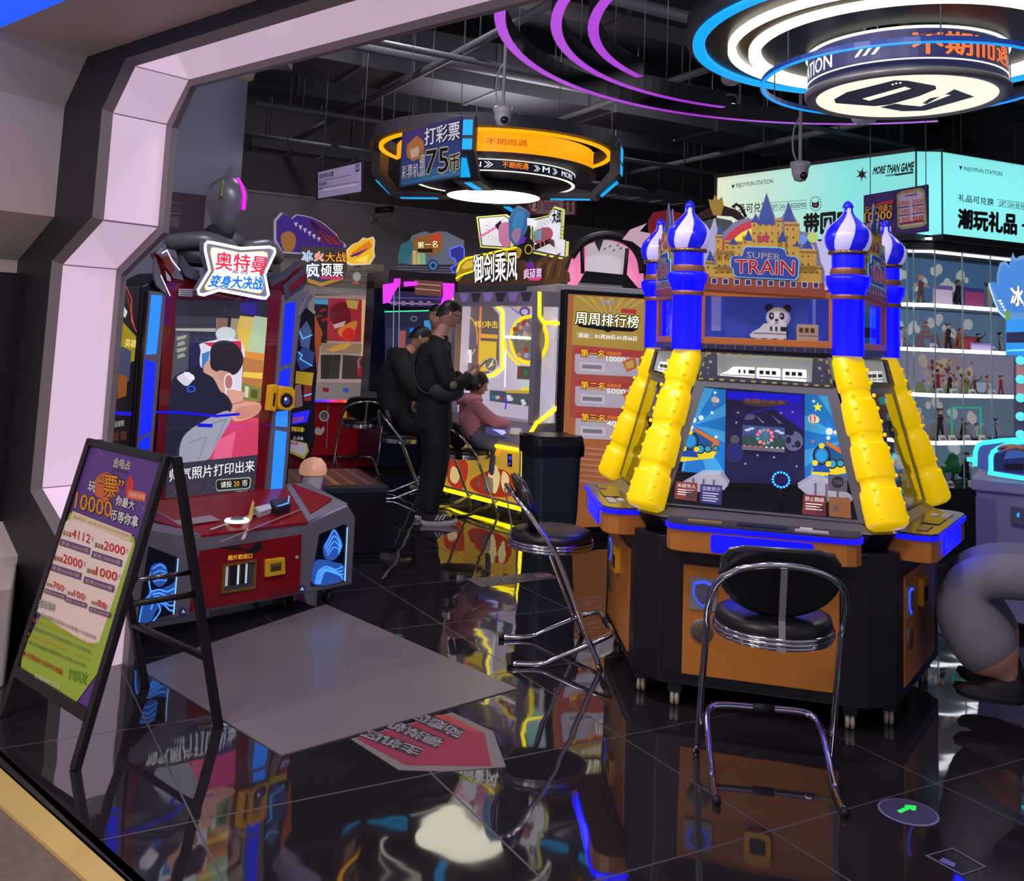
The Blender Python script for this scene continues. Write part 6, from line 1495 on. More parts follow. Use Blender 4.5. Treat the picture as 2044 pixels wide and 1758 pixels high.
# ================================================================== waste bin
bp_ = atY(1100, 900, 7.15)
NBn = Fr((bp_.x, bp_.y, 0), 20)
wb = thing('waste_bin', 'dark waste bin with a black bag over its rim beside the ranking board', 'bin', NBn)
def rsec(w, z, r=.07): return [(p[0], p[1], z) for p in rrect(-w / 2, w / 2, -w / 2, w / 2, r, 5)]
mb = MB(); BT = M('bin_teal', (34, 46, 56), .3)
secs = [rsec(.30, 0), rsec(.34, .3), rsec(.36, .78)]
for a, b in zip(secs[:-1], secs[1:]): mb.prism(a, b, BT, caps=False, smooth=False)
mb.add(secs[0], [list(range(len(secs[0])))], BT)
mb.build('bin_body', wb)
mb = MB(); BG = M('bag_black', (14, 14, 16), .3)
random.seed(5)
ring = []
for (w, z) in ((.33, .80), (.37, .83), (.385, .82), (.392, .77), (.385, .70)):
    ring.append([(p[0] * (1 + random.uniform(-.025, .025)), p[1] * (1 + random.uniform(-.025, .025)), p[2] + random.uniform(-.012, .012)) for p in rsec(w, z)])
for a, b in zip(ring[:-1], ring[1:]): mb.prism(a, b, BG, caps=False, smooth=True)
mb.build('bin_bag', wb)
mb = MB(); mb.prism(rsec(.335, .81), rsec(.345, .835), M('bin_lid', (30, 30, 34), .3)); mb.build('bin_lid', wb)

# ================================================================== tubular stools with round seats
def stool(fr, label, proto=[None], height=.575):
    U = .03
    if proto[0] is not None:
        c = copy_tree(proto[0]); c.location = fr.l; c.rotation_euler.z = fr.rz; c['label'] = label; return c
    st = thing('stool_chair', label, 'stool', fr, 'chrome stools with round black seats')
    mb = MB()
    mb.lathe([(0, .53), (.19, .53), (.20, .538), (.203, .555), (.197, .578), (.17, .588), (0, .592)], LEATH, n=36); mb.build('seat', st)
    mb = MB()
    for (r_, z_) in ((.203, .536), (.205, .522), (.198, .508)): mb.tube([(r_ * math.cos(2 * PI * i / 36), r_ * math.sin(2 * PI * i / 36), z_) for i in range(36)], .0075, CHROME, 8, True)
    mb.lathe([(0, .50), (.19, .50), (.195, .53)], BLACKM, n=30); mb.build('seat_rim', st)
    left = [(-.243, .215, .0), (-.238, .10, .26), (-.232, .0, .49), (-.234, -.04, .56), (-.228, -.10, .635), (-.208, -.155, .705), (-.15, -.20, .757), (-.07, -.222, .78), (0, -.226, .785)]
    pts = smooth_path(left + [(-p[0], p[1], p[2]) for p in left[-2::-1]], 5)
    mb = MB(); mb.tube(pts, .0125, CHROME, 10); mb.build('main_frame', st)
    fl2 = [(-.205, -.20, .014), (-.207, -.06, .014), (-.207, .02, .045), (-.207, .20, .118), (-.190, .262, .142), (-.14, .285, .15), (0, .287, .15)]
    pts = fl2 + [(-p[0], p[1], p[2]) for p in fl2[-2::-1]]
    mb = MB(); mb.tube(smooth_path(pts, 4), .0125, CHROME, 10); mb.build('foot_frame', st)
    mb = MB(); mb.tube([(-.03, .287, .15), (.05, .287, .15)], .017, BLACKM, 10); mb.build('foot_pad', st)
    for sg in (-1, 1):
        mb = MB(); mb.tube([(sg * .205, -.215, .0135), (sg * .205, -.19, .0135)], .0135, BLACKM, 10); mb.build('end_cap', st)
    # back pad: flat top, rounded bottom, leaning back
    out = []
    for i in range(25):
        a = PI + PI * i / 24; out.append((.20 * math.cos(a), .145 * math.sin(a)))
    out += [(.196, .05), (.172, .084), (.125, .096), (-.125, .096), (-.172, .084), (-.196, .05)]
    def pad(y0, k):
        return [(p[0] * k, -.138 + y0 - .075 * ((p[1] * k + .02) / .2) - .12 * (p[0] * k) ** 2 * -1, .735 + p[1] * k) for p in out]
    mb = MB()
    ra, rb, rc, rd = pad(-.022, .93), pad(-.016, 1.0), pad(.016, 1.0), pad(.026, .93)
    for a, b in ((ra, rb), (rb, rc), (rc, rd)): mb.prism(a, b, LEATH, caps=False, smooth=True)
    mb.add(ra, [list(range(len(ra)))], LEATH); mb.add(rd, [list(range(len(rd)))], LEATH)
    mb.build('backrest', st)
    mb = MB(); mb.tube([(p[0] * 1.005, p[1], p[2]) for p in pad(0, 1.0)], .006, DKCHROME, 6, True); mb.build('backrest_rim', st)
    mb = MB(); mb.prism([(-.011, -.242, .775), (.011, -.242, .775), (.011, -.236, .775), (-.011, -.236, .775)], [(-.011, -.2, .60), (.011, -.2, .60), (.011, -.194, .60), (-.011, -.194, .60)], M('flat_steel', (170, 170, 174), .3, .6))
    mb.prism([(-.011, -.2, .60), (.011, -.2, .60), (.011, -.194, .60), (-.011, -.194, .60)], [(-.011, -.212, .50), (.011, -.212, .50), (.011, -.204, .50), (-.011, -.204, .50)], M('flat_steel', (170, 170, 174), .3, .6)); mb.build('back_strip', st)
    proto[0] = st
    return st
stool(Fr((.985, 3.60, 0), -7), 'chrome stool nearest to us, its backrest toward us, at the train machine')
stool(Fr((.255, 4.93, 0), -84), 'chrome stool seen from the side, left of the train machine')
s_ = flo(795, 992); stool(Fr((s_.x, s_.y + .05, 0), -80), 'chrome stool under the seated man in black')
s_ = flo(925, 1022); stool(Fr((s_.x, s_.y, 0), -60), 'chrome stool under the small child in pink').scale = (1, 1, .93)
s_ = atY(718, 900, 10.7); stool(Fr((s_.x, s_.y, 0), 20), 'empty chrome stool in front of the red based prize machine')

# ================================================================== people
def skin_body(verts, edges, radii, sub=2):
    me = bpy.data.meshes.new('body_skeleton'); me.from_pydata(verts, edges, [])
    ob = bpy.data.objects.new('body_skeleton', me); COL.objects.link(ob)
    md = ob.modifiers.new('skin', 'SKIN'); md.use_smooth_shade = True; md.branch_smoothing = .6
    sv = me.skin_vertices[0].data
    for i, r_ in enumerate(radii):
        sv[i].radius = (r_, r_) if not isinstance(r_, tuple) else r_
        sv[i].use_root = (i == 0)
    sb = ob.modifiers.new('sub', 'SUBSURF'); sb.levels = sub; sb.render_levels = sub
    bpy.context.view_layer.update()
    m2_ = bpy.data.meshes.new_from_object(ob.evaluated_get(bpy.context.evaluated_depsgraph_get()))
    vs = [tuple(v.co) for v in m2_.vertices]; fs = [list(p.vertices) for p in m2_.polygons]
    bpy.data.objects.remove(ob); bpy.data.meshes.remove(me); bpy.data.meshes.remove(m2_)
    return vs, fs
def seg_mat(bones):
    """bones: list of (a, b, material) - a face takes the material of the nearest bone."""
    bones = [(Vector(a), Vector(b), m) for a, b, m in bones]
    def f(p):
        best = None
        for a, b, m in bones:
            d = b - a; t = max(0, min(1, (p - a).dot(d) / max(d.length_squared, 1e-9)))
            q = (p - a - d * t).length
            if best is None or q < best[0]: best = (q, m)
        return best[1]
    return f
class Body:
    def __init__(s): s.v, s.e, s.r, s.b, s.mb = [], [], [], [], MB()
    def j(s, p, r, parent=None, m=None):
        s.v.append(tuple(p)); s.r.append(r); i = len(s.v) - 1
        if parent is not None:
            s.e.append((parent, i)); s.b.append((s.v[parent], s.v[i], m))
        return i
    def chain(s, parent, pts, m):
        for (p, r) in pts: parent = s.j(p, r, parent, m)
        return parent
    def grow(s, sub=2):
        vs, fs = skin_body(s.v, s.e, s.r, sub); pick = seg_mat(s.b)
        groups = {}
        for f in fs:
            c = Vector((0, 0, 0))
            for i in f: c += Vector(vs[i])
            groups.setdefault(pick(c / len(f)), []).append(f)
        o = len(s.mb.v); s.mb.v += vs
        for m, ff in groups.items():
            k = s.mb.mi(m)
            for f in ff: s.mb.f.append([i + o for i in f]); s.mb.fm.append(k); s.mb.sm.append(True)
    def hand(s, wrist, dirv, palm_n, m, sc=1.0, curl=.5, side=1):
        """palm with four bent fingers of different lengths and a thumb from the palm's side"""
        d = Vector(dirv).normalized(); n = Vector(palm_n).normalized(); n = (n - d * n.dot(d)).normalized(); t = d.cross(n) * side
        w = Vector(wrist)
        bd = Body()
        r0 = bd.j(w - d * .01 * sc, .022 * sc); r1 = bd.j(w + d * .04 * sc, (.034 * sc, .02 * sc), r0, m); 
        for k, (off, L) in enumerate(((-.030, .062), (-.010, .074), (.010, .070), (.030, .055))):
            b0 = w + d * .078 * sc + t * off * sc
            k0 = bd.j(b0, .0115 * sc, r1, m)
            d1 = (d * math.cos(curl) + n * math.sin(curl)); d2 = (d * math.cos(curl * 2.1) + n * math.sin(curl * 2.1))
            k1 = bd.j(b0 + d1 * L * .5 * sc, .0095 * sc, k0, m); bd.j(b0 + d1 * L * .5 * sc + d2 * L * .5 * sc, .0085 * sc, k1, m)
        t0 = bd.j(w + d * .035 * sc - t * .036 * sc, .012 * sc, r1, m); t1 = bd.j(w + d * .062 * sc - t * .052 * sc + n * .012 * sc, .011 * sc, t0, m); bd.j(w + d * .085 * sc - t * .048 * sc + n * .03 * sc, .009 * sc, t1, m)
        vs, fs = skin_body(bd.v, bd.e, bd.r, 1)
        s.mb.add(vs, fs, m, True)
    def head(s, c, fwd, up, r, skin, hair, sc=1.0):
        """skull, jaw, nose, ears, eyes and mouth; returns the axes for hair"""
        f = Vector(fwd).normalized(); u = Vector(up).normalized(); u = (u - f * u.dot(f)).normalized(); l = u.cross(f); c = Vector(c)
        def W(x, y, z): return c + l * x * sc + f * y * sc + u * z * sc
        n, k = 20, 14; vs = []
        for jz in range(k + 1):
            t = PI * jz / k
            for i in range(n):
                a = 2 * PI * i / n
                x, y, z = .078 * math.sin(t) * math.cos(a), .098 * math.sin(t) * math.sin(a), -.118 * math.cos(t)
                if z < 0:
                    q_ = -z / .118; x *= 1 - .28 * q_; y = y * (1 - .12 * q_) + .012 * q_ if y > 0 else y * (1 - .35 * q_) + .01 * q_
                if y > .05 and abs(z - .012) < .03: y -= .006 * (1 - abs(z - .012) / .03)
                vs.append(W(x, y, z))
        fs = []
        for jz in range(k):
            for i in range(n): fs.append([jz * n + i, jz * n + (i + 1) % n, (jz + 1) * n + (i + 1) % n, (jz + 1) * n + i])
        s.mb.add(vs, fs, skin, True)
        nose = [W(0, .088, .022), W(-.014, .09, -.026), W(.014, .09, -.026), W(0, .122, -.024), W(0, .096, -.036)]
        s.mb.add(nose, [[0, 1, 3], [0, 3, 2], [1, 4, 3], [3, 4, 2]], skin, True)
        for sg in (-1, 1):
            e = W(sg * .079, -.004, -.004); s.mb.ball(tuple(e), .022 * sc, skin, 10, 8, (.45, .8, 1.25))
            s.mb.ball(tuple(W(sg * .031, .083, .012)), .011 * sc, P(210, 205, 200), 8, 6); s.mb.ball(tuple(W(sg * .031, .0905, .012)), .0055 * sc, P(26, 20, 18), 8, 6)
            s.mb.tube([W(sg * .016, .094, .033), W(sg * .032, .093, .037), W(sg * .047, .082, .032)], .0035 * sc, hair, 5)
        s.mb.tube([W(-.024, .083, -.062), W(0, .091, -.06), W(.024, .083, -.062)], .0055 * sc, P(140, 70, 64), 6)
        return W
def hair_cap(W, mat, front=.03, back=-.08, thick=1.09, top=1.06, seed=1, side=-.005):
    """a short haircut wrapped over the skull"""
    mb = MB(); n, k = 24, 9; vs = []; rnd = random.Random(seed)
    for jz in range(k + 1):
        for i in range(n):
            a = 2 * PI * i / n; y_ = math.sin(a)
            zl = (front if y_ > .45 else (side + (front - side) * max(0, y_) / .45 if y_ > 0 else side + (back - side) * (-y_)))
            z = zl + (.118 * top - zl) * (jz / k)
            t = max(-1, min(1, z / (.118 * top))); rr_ = math.sqrt(max(0.0, 1 - t * t)) if z > 0 else 1.0 - .25 * (t * t)
            q_ = 1 + rnd.uniform(-.02, .025)
            vs.append(W(.078 * thick * rr_ * math.cos(a) * q_, .098 * thick * rr_ * y_ * q_, z))
    fs = []
    for jz in range(k):
        for i in range(n): fs.append([jz * n + i, jz * n + (i + 1) % n, (jz + 1) * n + (i + 1) % n, (jz + 1) * n + i])
    mb.add(vs, fs, mat, True)
    inner = [W(.078 * 1.0 * math.cos(2 * PI * i / n), .098 * math.sin(2 * PI * i / n), front if math.sin(2 * PI * i / n) > .45 else side) for i in range(n)]
    return mb
SKIN = M('skin', (206, 150, 126), .55); HAIRB = M('hair_black', (22, 19, 20), .45)
JKT = M('jacket_black', (22, 22, 27), .75, noise=.2, nscale=8); TRS = M('trousers_black', (20, 21, 28), .8, noise=.2, nscale=8); SHOE = M('shoe_black', (30, 29, 33), .6); SOLE = M('sole_white', (206, 202, 204), .5)
def shoe(mb, heel, fwd, m_up, m_sole, L=.27, stripes=False):
    f = Vector(fwd).normalized(); l = Vector((-f.y, f.x, 0)); h = Vector(heel)
    def W(x, y, z): return h + f * x + l * y + Vector((0, 0, z))
    def ring(z, k, toe, heelx): return [W(heelx + (toe - heelx) * .5 + (toe - heelx) * .5 * math.cos(2 * PI * i / 20), (.045 + .008 * math.cos(2 * PI * i / 20)) * k * math.sin(2 * PI * i / 20), z + (.012 * max(0, math.cos(2 * PI * i / 20)) ** 3 if z > .005 else .01 * max(0, math.cos(2 * PI * i / 20)) ** 4)) for i in range(20)]
    R_ = [ring(0, .95, L * .94, -.015), ring(.02, 1.05, L, -.03), ring(.04, 1.0, L * .97, -.03)]
    for a, b in zip(R_[:-1], R_[1:]): mb.prism(a, b, m_sole, caps=False, smooth=True)
    mb.add(R_[0], [list(range(20))], m_sole)
    def ring2(z, k, toe, heelx, lift): return [W(heelx + (toe - heelx) * .5 + (toe - heelx) * .5 * math.cos(2 * PI * i / 20), .048 * k * math.sin(2 * PI * i / 20), z + lift * (-math.cos(2 * PI * i / 20))) for i in range(20)]
    U = [ring2(.036, .98, L * .95, -.022, 0), ring2(.065, .92, L * .84, -.022, .012), ring2(.09, .78, L * .58, -.012, .018), ring2(.115, .72, L * .42, -.005, .012)]
    for a, b in zip(U[:-1], U[1:]): mb.prism(a, b, m_up, caps=False, smooth=True)
    mb.add(U[-1], [list(range(20))], m_up)
    if stripes:
        for k in range(3):
            for sg in (-1, 1):
                x = L * (.28 + .1 * k); mb.add([W(x, sg * .049, .045), W(x + .014, sg * .049, .045), W(x + .038, sg * .041, .085), W(x + .024, sg * .041, .085)], [[0, 1, 2, 3]], m_sole)

# ---- the standing man looking at his phone
mp = flo(858, 1042)
NM = Fr((mp.x, mp.y, 0), -72)               # local +y is the way he faces: to the right and a little away
man = thing('person', 'person standing in black jacket and trousers, wearing glasses and looking at a phone', 'person', NM)
b = Body()
pel = b.j((0, .0, .93), (.175, .165))
sp1 = b.j((0, -.02, 1.08), (.19, .18), pel, JKT); sp2 = b.j((0, -.045, 1.26), (.205, .185), sp1, JKT); ch = b.j((0, -.045, 1.40), (.17, .14), sp2, JKT); nk = b.j((0, .0, 1.50), .062, ch, JKT); nk2 = b.j((0, .035, 1.57), .056, nk, SKIN); b.j((0, .05, 1.62), .06, nk2, SKIN)
hem = b.j((0, .0, .83), (.18, .17), pel, JKT)
for sg in (-1, 1):
    sh = b.j((sg * .175, -.04, 1.385), .085, ch, JKT)
    el = b.chain(sh, [((sg * .235, -.02, 1.24), .072), ((sg * .245, .04, 1.10), .074)], JKT)
    wr = b.chain(el, [((sg * .19, .16, 1.135), .064), ((sg * .115, .25, 1.19), .05)], JKT)
    hp = b.chain(hem, [((sg * .085, .0, .76), .12), ((sg * .095, .015, .62), .108), ((sg * .10, .025, .50), .094)], TRS)
    b.chain(hp, [((sg * .105, .0, .32), .085), ((sg * .11, -.03, .12), .072), ((sg * .11, -.035, .075), .068)], TRS)
b.grow(2)
for sg in (-1, 1): b.hand((sg * .10, .265, 1.20), (-sg * .35, .75, .35), (-sg * .6, .1, .8), SKIN, 1.0, .75, sg)
W = b.head((0, .075, 1.685), (0, .92, -.38), (0, .38, .92), .1, SKIN, HAIRB)
b.mb.build('body', man)
mb = hair_cap(W, HAIRB, .066, -.065, 1.06, 1.14, 3, .02)
mb.build('hair', man)
mb = MB(); GL = M('glasses_frame', (20, 20, 24), .3)
for sg in (-1, 1):
    mb.tube([W(sg * .033 + .022 * math.cos(2 * PI * i / 14), .1, .010 + .017 * math.sin(2 * PI * i / 14)) for i in range(14)], .002, GL, 5, True); mb.tube([W(sg * .055, .098, .014), W(sg * .082, .04, .016), W(sg * .082, -.005, .008)], .002, GL, 5)
mb.tube([W(-.011, .102, .013), W(.011, .102, .013)], .002, GL, 5); mb.build('glasses', man)
mb = MB()
for sg in (-1, 1): shoe(mb, (sg * .11, -.075, 0), (sg * .12, 1, 0), SHOE, SOLE, .275, True)
mb.build('shoes', man)
mb = MB()
col = []
for (z, r_, y_) in ((1.44, .085, -.01), (1.475, .078, 0.0), (1.51, .07, .005)): col.append([(r_ * math.cos(2 * PI * i / 18), y_ + r_ * math.sin(2 * PI * i / 18), z) for i in range(18)])
for a, c_ in zip(col[:-1], col[1:]): mb.prism(a, c_, JKT, caps=False, smooth=True)
mb.build('collar', man)
mb = MB(); mb.lathe([(.0, .012), (.028, .01), (.032, 0)], P(120, 116, 96), (-.0, 0, 0), 20, axis='x')
pt = mb.v; mb.v = [(v[0] + .312, v[1] + .06, v[2] + 1.12) for v in pt]; mb.build('sleeve_patch', man)
mb = MB(); mb.tube(smooth_path([(-.12, .10, 1.44), (-.02, .115, 1.30), (.12, .11, 1.16), (.19, .0, 1.06), (.12, -.14, 1.05), (-.05, -.19, 1.2), (-.14, -.12, 1.42), (-.12, .06, 1.46)], 4), .012, M('strap_black', (30, 30, 34), .6), 6)
mb.ball((.215, .03, 1.06), .11, M('bag_grey', (46, 46, 52), .6), 20, 12, (.5, 1.35, .72))
mb.build('sling_bag', man)
NPh = Fr(tuple(NM.l2w((0, .355, 1.262))), -72)
mb = MB()
c0, ux, uy = Vector((0, 0, 0)), Vector((1, 0, 0)), Vector((0, .72, .69)); nz = ux.cross(uy)
def bx(mb, c, hx, hy, hz, m): 
    a = [c + ux * (sx * hx) + uy * (sy * hy) - nz * hz for sx, sy in ((-1, -1), (1, -1), (1, 1), (-1, 1))]; mb.prism(a, [p + nz * 2 * hz for p in a], m)
bx(mb, c0, .037, .08, .0045, M('phone_dark', (46, 44, 46), .3)); bx(mb, c0 + nz * .0048, .034, .076, .0004, P(160, 170, 180, e=.5))
single('mobile_phone', mb, 'dark mobile phone held by the standing person in black', 'phone', NPh)

# ---- the seated man in black, behind
q = flo(795, 992)
NS = Fr((q.x - .10, q.y + .05, .04), -80)
sm = thing('person', 'person in a dark hooded jacket seated on a stool, seen from behind', 'person', NS)
b = Body()
pel = b.j((0, -.0, .68), (.18, .17)); s1 = b.j((0, -.05, .86), (.205, .20), pel, JKT); s2 = b.j((0, -.03, 1.07), (.215, .20), s1, JKT); ch = b.j((0, .04, 1.23), (.18, .155), s2, JKT); nk = b.j((0, .12, 1.31), .068, ch, JKT); b.j((0, .17, 1.37), .06, nk, SKIN)
for sg in (-1, 1):
    sh = b.j((sg * .18, .04, 1.21), .10, ch, JKT); el = b.chain(sh, [((sg * .25, .10, 1.02), .078), ((sg * .25, .18, .90), .07)], JKT); b.chain(el, [((sg * .20, .32, .92), .056), ((sg * .15, .44, .95), .044)], JKT)
    th = b.chain(pel, [((sg * .12, .10, .63), .115), ((sg * .14, .34, .60), .09)], TRS); b.chain(th, [((sg * .14, .40, .44), .075), ((sg * .14, .36, .22), .062), ((sg * .14, .35, .15), .055)], TRS)
b.grow(2)
for sg in (-1, 1): b.hand((sg * .145, .455, .955), (-sg * .2, 1, .1), (0, 0, -1), SKIN, 1.0, .4, sg)
W = b.head((0, .22, 1.44), (0, .80, -.6), (0, .6, .80), .1, SKIN, HAIRB)
b.mb.build('body', sm); hair_cap(W, HAIRB, .055, -.075, 1.06, 1.08, 4, .0).build('hair', sm)
mb = MB()
for sg in (-1, 1): 
    shoe(mb, (sg * .14, .31, .09), (sg * .1, 1, 0), SHOE, SOLE, .27)
mb.build('shoes', sm)
mb = MB(); mb.lathe([(.02, 1.16), (.10, 1.18), (.13, 1.24), (.12, 1.31), (.085, 1.34)], JKT, (0, .02, 0), 18, sx=1.0, sy=.85); mb.build('hood', sm)

# ---- another person behind the standing man
q = atY(862, 900, 9.9)
NB3 = Fr((q.x, q.y, 0), 150)
p3 = thing('person', 'person with short dark hair standing behind the one with the phone', 'person', NB3)
b = Body(); pel = b.j((0, 0, .92), (.15, .12)); s1 = b.j((0, 0, 1.12), (.15, .12), pel, JKT); ch = b.j((0, 0, 1.42), (.15, .11), s1, JKT); nk = b.j((0, .01, 1.54), .056, ch, SKIN); b.j((0, .02, 1.60), .056, nk, SKIN)
for sg in (-1, 1):
    sh = b.j((sg * .17, 0, 1.41), .075, ch, JKT); b.chain(sh, [((sg * .21, 0, 1.12), .058), ((sg * .2, .05, .88), .042)], JKT)
    b.chain(pel, [((sg * .09, 0, .84), .10), ((sg * .1, .01, .48), .072), ((sg * .1, 0, .10), .05)], TRS)
b.grow(2)
for sg in (-1, 1): b.hand((sg * .2, .055, .865), (0, .15, -1), (-sg, 0, 0), SKIN, 1.0, .35, sg)
W = b.head((0, .03, 1.70), (0, 1, -.1), (0, .1, 1), .1, SKIN, HAIRB)
b.mb.build('body', p3); hair_cap(W, HAIRB, .06, -.07, 1.06, 1.1, 6, .01).build('hair', p3)
mb = MB()
for sg in (-1, 1): shoe(mb, (sg * .1, -.06, 0), (0, 1, 0), SHOE, SOLE, .26)
mb.build('shoes', p3)

# ---- the child in the pink jacket
q = flo(926, 1022)
NC = Fr((q.x, q.y, 0), -68)
kid = thing('person', 'small child in pink puffer jacket and grey trousers sitting on a stool', 'person', NC)
PKJ = M('jacket_pink', (226, 146, 156), .6, noise=.12, nscale=10); JEAN = M('trousers_grey', (104, 108, 122), .75, noise=.15, nscale=10); HB2 = M('hair_dark_brown', (34, 24, 22), .45)
b = Body(); pel = b.j((0, .02, .63), (.125, .115)); s1 = b.j((0, .01, .72), (.145, .135), pel, PKJ); s2 = b.j((0, .01, .83), (.14, .125), s1, PKJ); ch = b.j((0, .03, .93), (.12, .10), s2, PKJ); nk = b.j((0, .04, 1.0), .05, ch, PKJ); b.j((0, .05, 1.03), .045, nk, SKIN)
for sg in (-1, 1):
    sh = b.j((sg * .115, .03, .92), .066, ch, PKJ); el = b.chain(sh, [((sg * .15, .10, .85), .062), ((sg * .14, .18, .79), .058)], PKJ); b.chain(el, [((sg * .11, .28, .775), .052), ((sg * .10, .36, .765), .042)], PKJ)
    th = b.chain(pel, [((sg * .075, .10, .61), .088), ((sg * .085, .22, .59), .074), ((sg * .085, .255, .54), .068)], JEAN); b.chain(th, [((sg * .085, .25, .42), .066), ((sg * .085, .225, .30), .058)], JEAN)
b.grow(2)
for sg in (-1, 1): b.hand((sg * .10, .37, .765), (0, 1, -.05), (0, 0, -1), SKIN, .62, .3, sg)
W = b.head((0, .07, 1.095), (0, .95, -.25), (0, .25, .95), .1, SKIN, HB2, .92)
b.mb.build('body', kid)
hc_ = hair_cap(W, HB2, .045, -.085, 1.12, 1.14, 8, -.05)
hc_.tube(smooth_path([W(-.03, -.10, .03), W(-.035, -.15, .01), W(-.04, -.155, -.06), W(-.04, -.135, -.13)], 4), [.02, .03, .034, .034, .033, .032, .031, .03, .028, .024, .018, .012, .006], HB2, 8); hc_.build('hair', kid)
mb = MB(); mb.lathe([(.03, .91), (.11, .92), (.13, .96), (.115, 1.0), (.085, 1.015)], PKJ, (0, .0, 0), 18, sy=.95); mb.build('hood', kid)
mb = MB(); KS = M('shoe_cream', (206, 196, 176), .5)
for sg in (-1, 1): shoe(mb, (sg * .085, .17, .19), (0, 1, -.08), KS, SOLE, .18)
mb.build('shoes', kid)

# ---- the person seated at the right edge
NR_ = Fr((2.50, 4.22, 0), 62)               # faces the right hand console of the train machine
rp = thing('person', 'person in wide grey trousers and black shoes seated at the right edge', 'person', NR_)
GRY = M('trousers_mid_grey', (118, 116, 124), .8, noise=.1, nscale=14); TOP_ = M('top_dark', (40, 40, 48), .7)
b = Body(); pel = b.j((0, -.05, .63), (.15, .12)); s1 = b.j((0, -.07, .80), (.16, .13), pel, TOP_); ch = b.j((0, -.03, 1.08), (.16, .12), s1, TOP_); nk = b.j((0, 0, 1.20), .056, ch, SKIN); b.j((0, .02, 1.26), .055, nk, SKIN)
for sg in (-1, 1):
    sh = b.j((sg * .17, -.03, 1.07), .075, ch, TOP_); b.chain(sh, [((sg * .22, -.06, .90), .062), ((sg * .19, .03, .79), .045)], TOP_)
    th = b.chain(pel, [((sg * .12, .12, .60), .10), ((sg * .14, .34, .60), .105), ((sg * .145, .47, .565), .11)], GRY)
    b.chain(th, [((sg * .145, .50, .46), .145), ((sg * .14, .44, .34), .15), ((sg * .13, .38, .26), .145)], GRY)
    b.chain(len(b.v) - 1, [((sg * .12, .33, .20), .045), ((sg * .12, .32, .16), .042)], SKIN)
b.grow(2)
for sg in (-1, 1): b.hand((sg * .19, .045, .785), (0, 1, -.05), (0, 0, -1), SKIN, 1.0, .4, sg)
W = b.head((0, .03, 1.36), (0, 1, -.15), (0, .15, 1), .1, SKIN, HAIRB)
b.mb.build('body', rp); hair_cap(W, HAIRB, .055, -.085, 1.12, 1.14, 9).build('hair', rp)
mb = MB()
for sg in (-1, 1): shoe(mb, (sg * .12, .29, .08), (0, 1, -.02), SHOE, M('sole_black', (26, 26, 28), .6), .25)
mb.build('shoes', rp)
stool(Fr((2.52, 4.17, 0), 62), 'chrome stool under the person in grey trousers at the right edge').scale = (1, 1, .88)

# ================================================================== light box sign and display cabinet
ZT, = (3.14,)
La, Lb, Ra, Rb = Vector((1.97, 9.35, 0)), Vector((3.22, 7.73, 0)), Vector((3.42, 7.71, 0)), Vector((4.9, 8.40, 0))
ZBX = atY(1880, 467, 7.71).z
def head_(a, b): return math.degrees(math.atan2(b.y - a.y, b.x - a.x))
NLL, NLR = Fr(tuple(La), head_(La, Lb)), Fr(tuple(Ra), head_(Ra, Rb))
AQ = M('aqua_light_face', (128, 226, 222), .4, 0, .92); AQL = M('pale_light_face', (196, 226, 214), .4, 0, .92)
INK = P(20, 44, 54); INKB = P(40, 34, 40)
# face material fading from pale to aqua along its length
def fade(name, c0, c1, l0, l1, e):
    m = bpy.data.materials.new(name); m.use_nodes = True; nt = m.node_tree; b = nt.nodes['Principled BSDF']
    tc = nt.nodes.new('ShaderNodeTexCoord'); sx = nt.nodes.new('ShaderNodeSeparateXYZ'); mr = nt.nodes.new('ShaderNodeMapRange'); mr.inputs[1].default_value = l0; mr.inputs[2].default_value = l1
    mx = nt.nodes.new('ShaderNodeMix'); mx.data_type = 'RGBA'
    mx.inputs[6].default_value = (*[lin(c) for c in c0], 1); mx.inputs[7].default_value = (*[lin(c) for c in c1], 1)
    nt.links.new(tc.outputs['Object'], sx.inputs[0]); nt.links.new(sx.outputs[0], mr.inputs[0]); nt.links.new(mr.outputs[0], mx.inputs[0])
    nt.links.new(mx.outputs[2], b.inputs['Emission Color']); b.inputs['Emission Strength'].default_value = e; b.inputs['Base Color'].default_value = (.1, .15, .15, 1)
    return m
lb = thing('light_box_sign', 'aqua light box over the glass cabinet, its longer face turned to the entrance', 'light box', NLL)
LL = (Lb - La).length; LR = (Rb - Ra).length
mb = MB(); mb.box(0, LL, 0, .12, ZBX, ZT, fade('light_face_fade', (226, 232, 200), (130, 228, 224), 0, LL * .7, .9))
mb.build('lit_face', lb)
mb = MB(); mb.box(-.01, LL, -.012, .14, ZT, ZT + .03, BLACK); mb.box(-.01, LL, -.012, .14, ZBX - .05, ZBX, BLACK); mb.box(-.03, 0, -.012, .14, ZBX - .05, ZT + .03, BLACK); mb.build('sign_frame', lb)
mb = MB(); a2 = Art(NLL, -.001, mb)
a2.text('INJOYFUN STATION', INK, (1469, 366), (1543, 357), (1543, 368), (1469, 377), .02); a2.poly([(1460, 370), (1467, 368), (1465, 372), (1463, 378), (1462, 374)], INK)
a2.text('MORE THAN GAME', INKB, (1744, 334), (1825, 323), (1824, 340), (1742, 348), .08, .2); a2.line([(1788, 349), (1822, 344)], 4, INKB)
for i in range(5): a2.line([(1769 + i * 4, 352 - i * .5), (1771 + i * 4, 349 - i * .5)], 2, INKB)
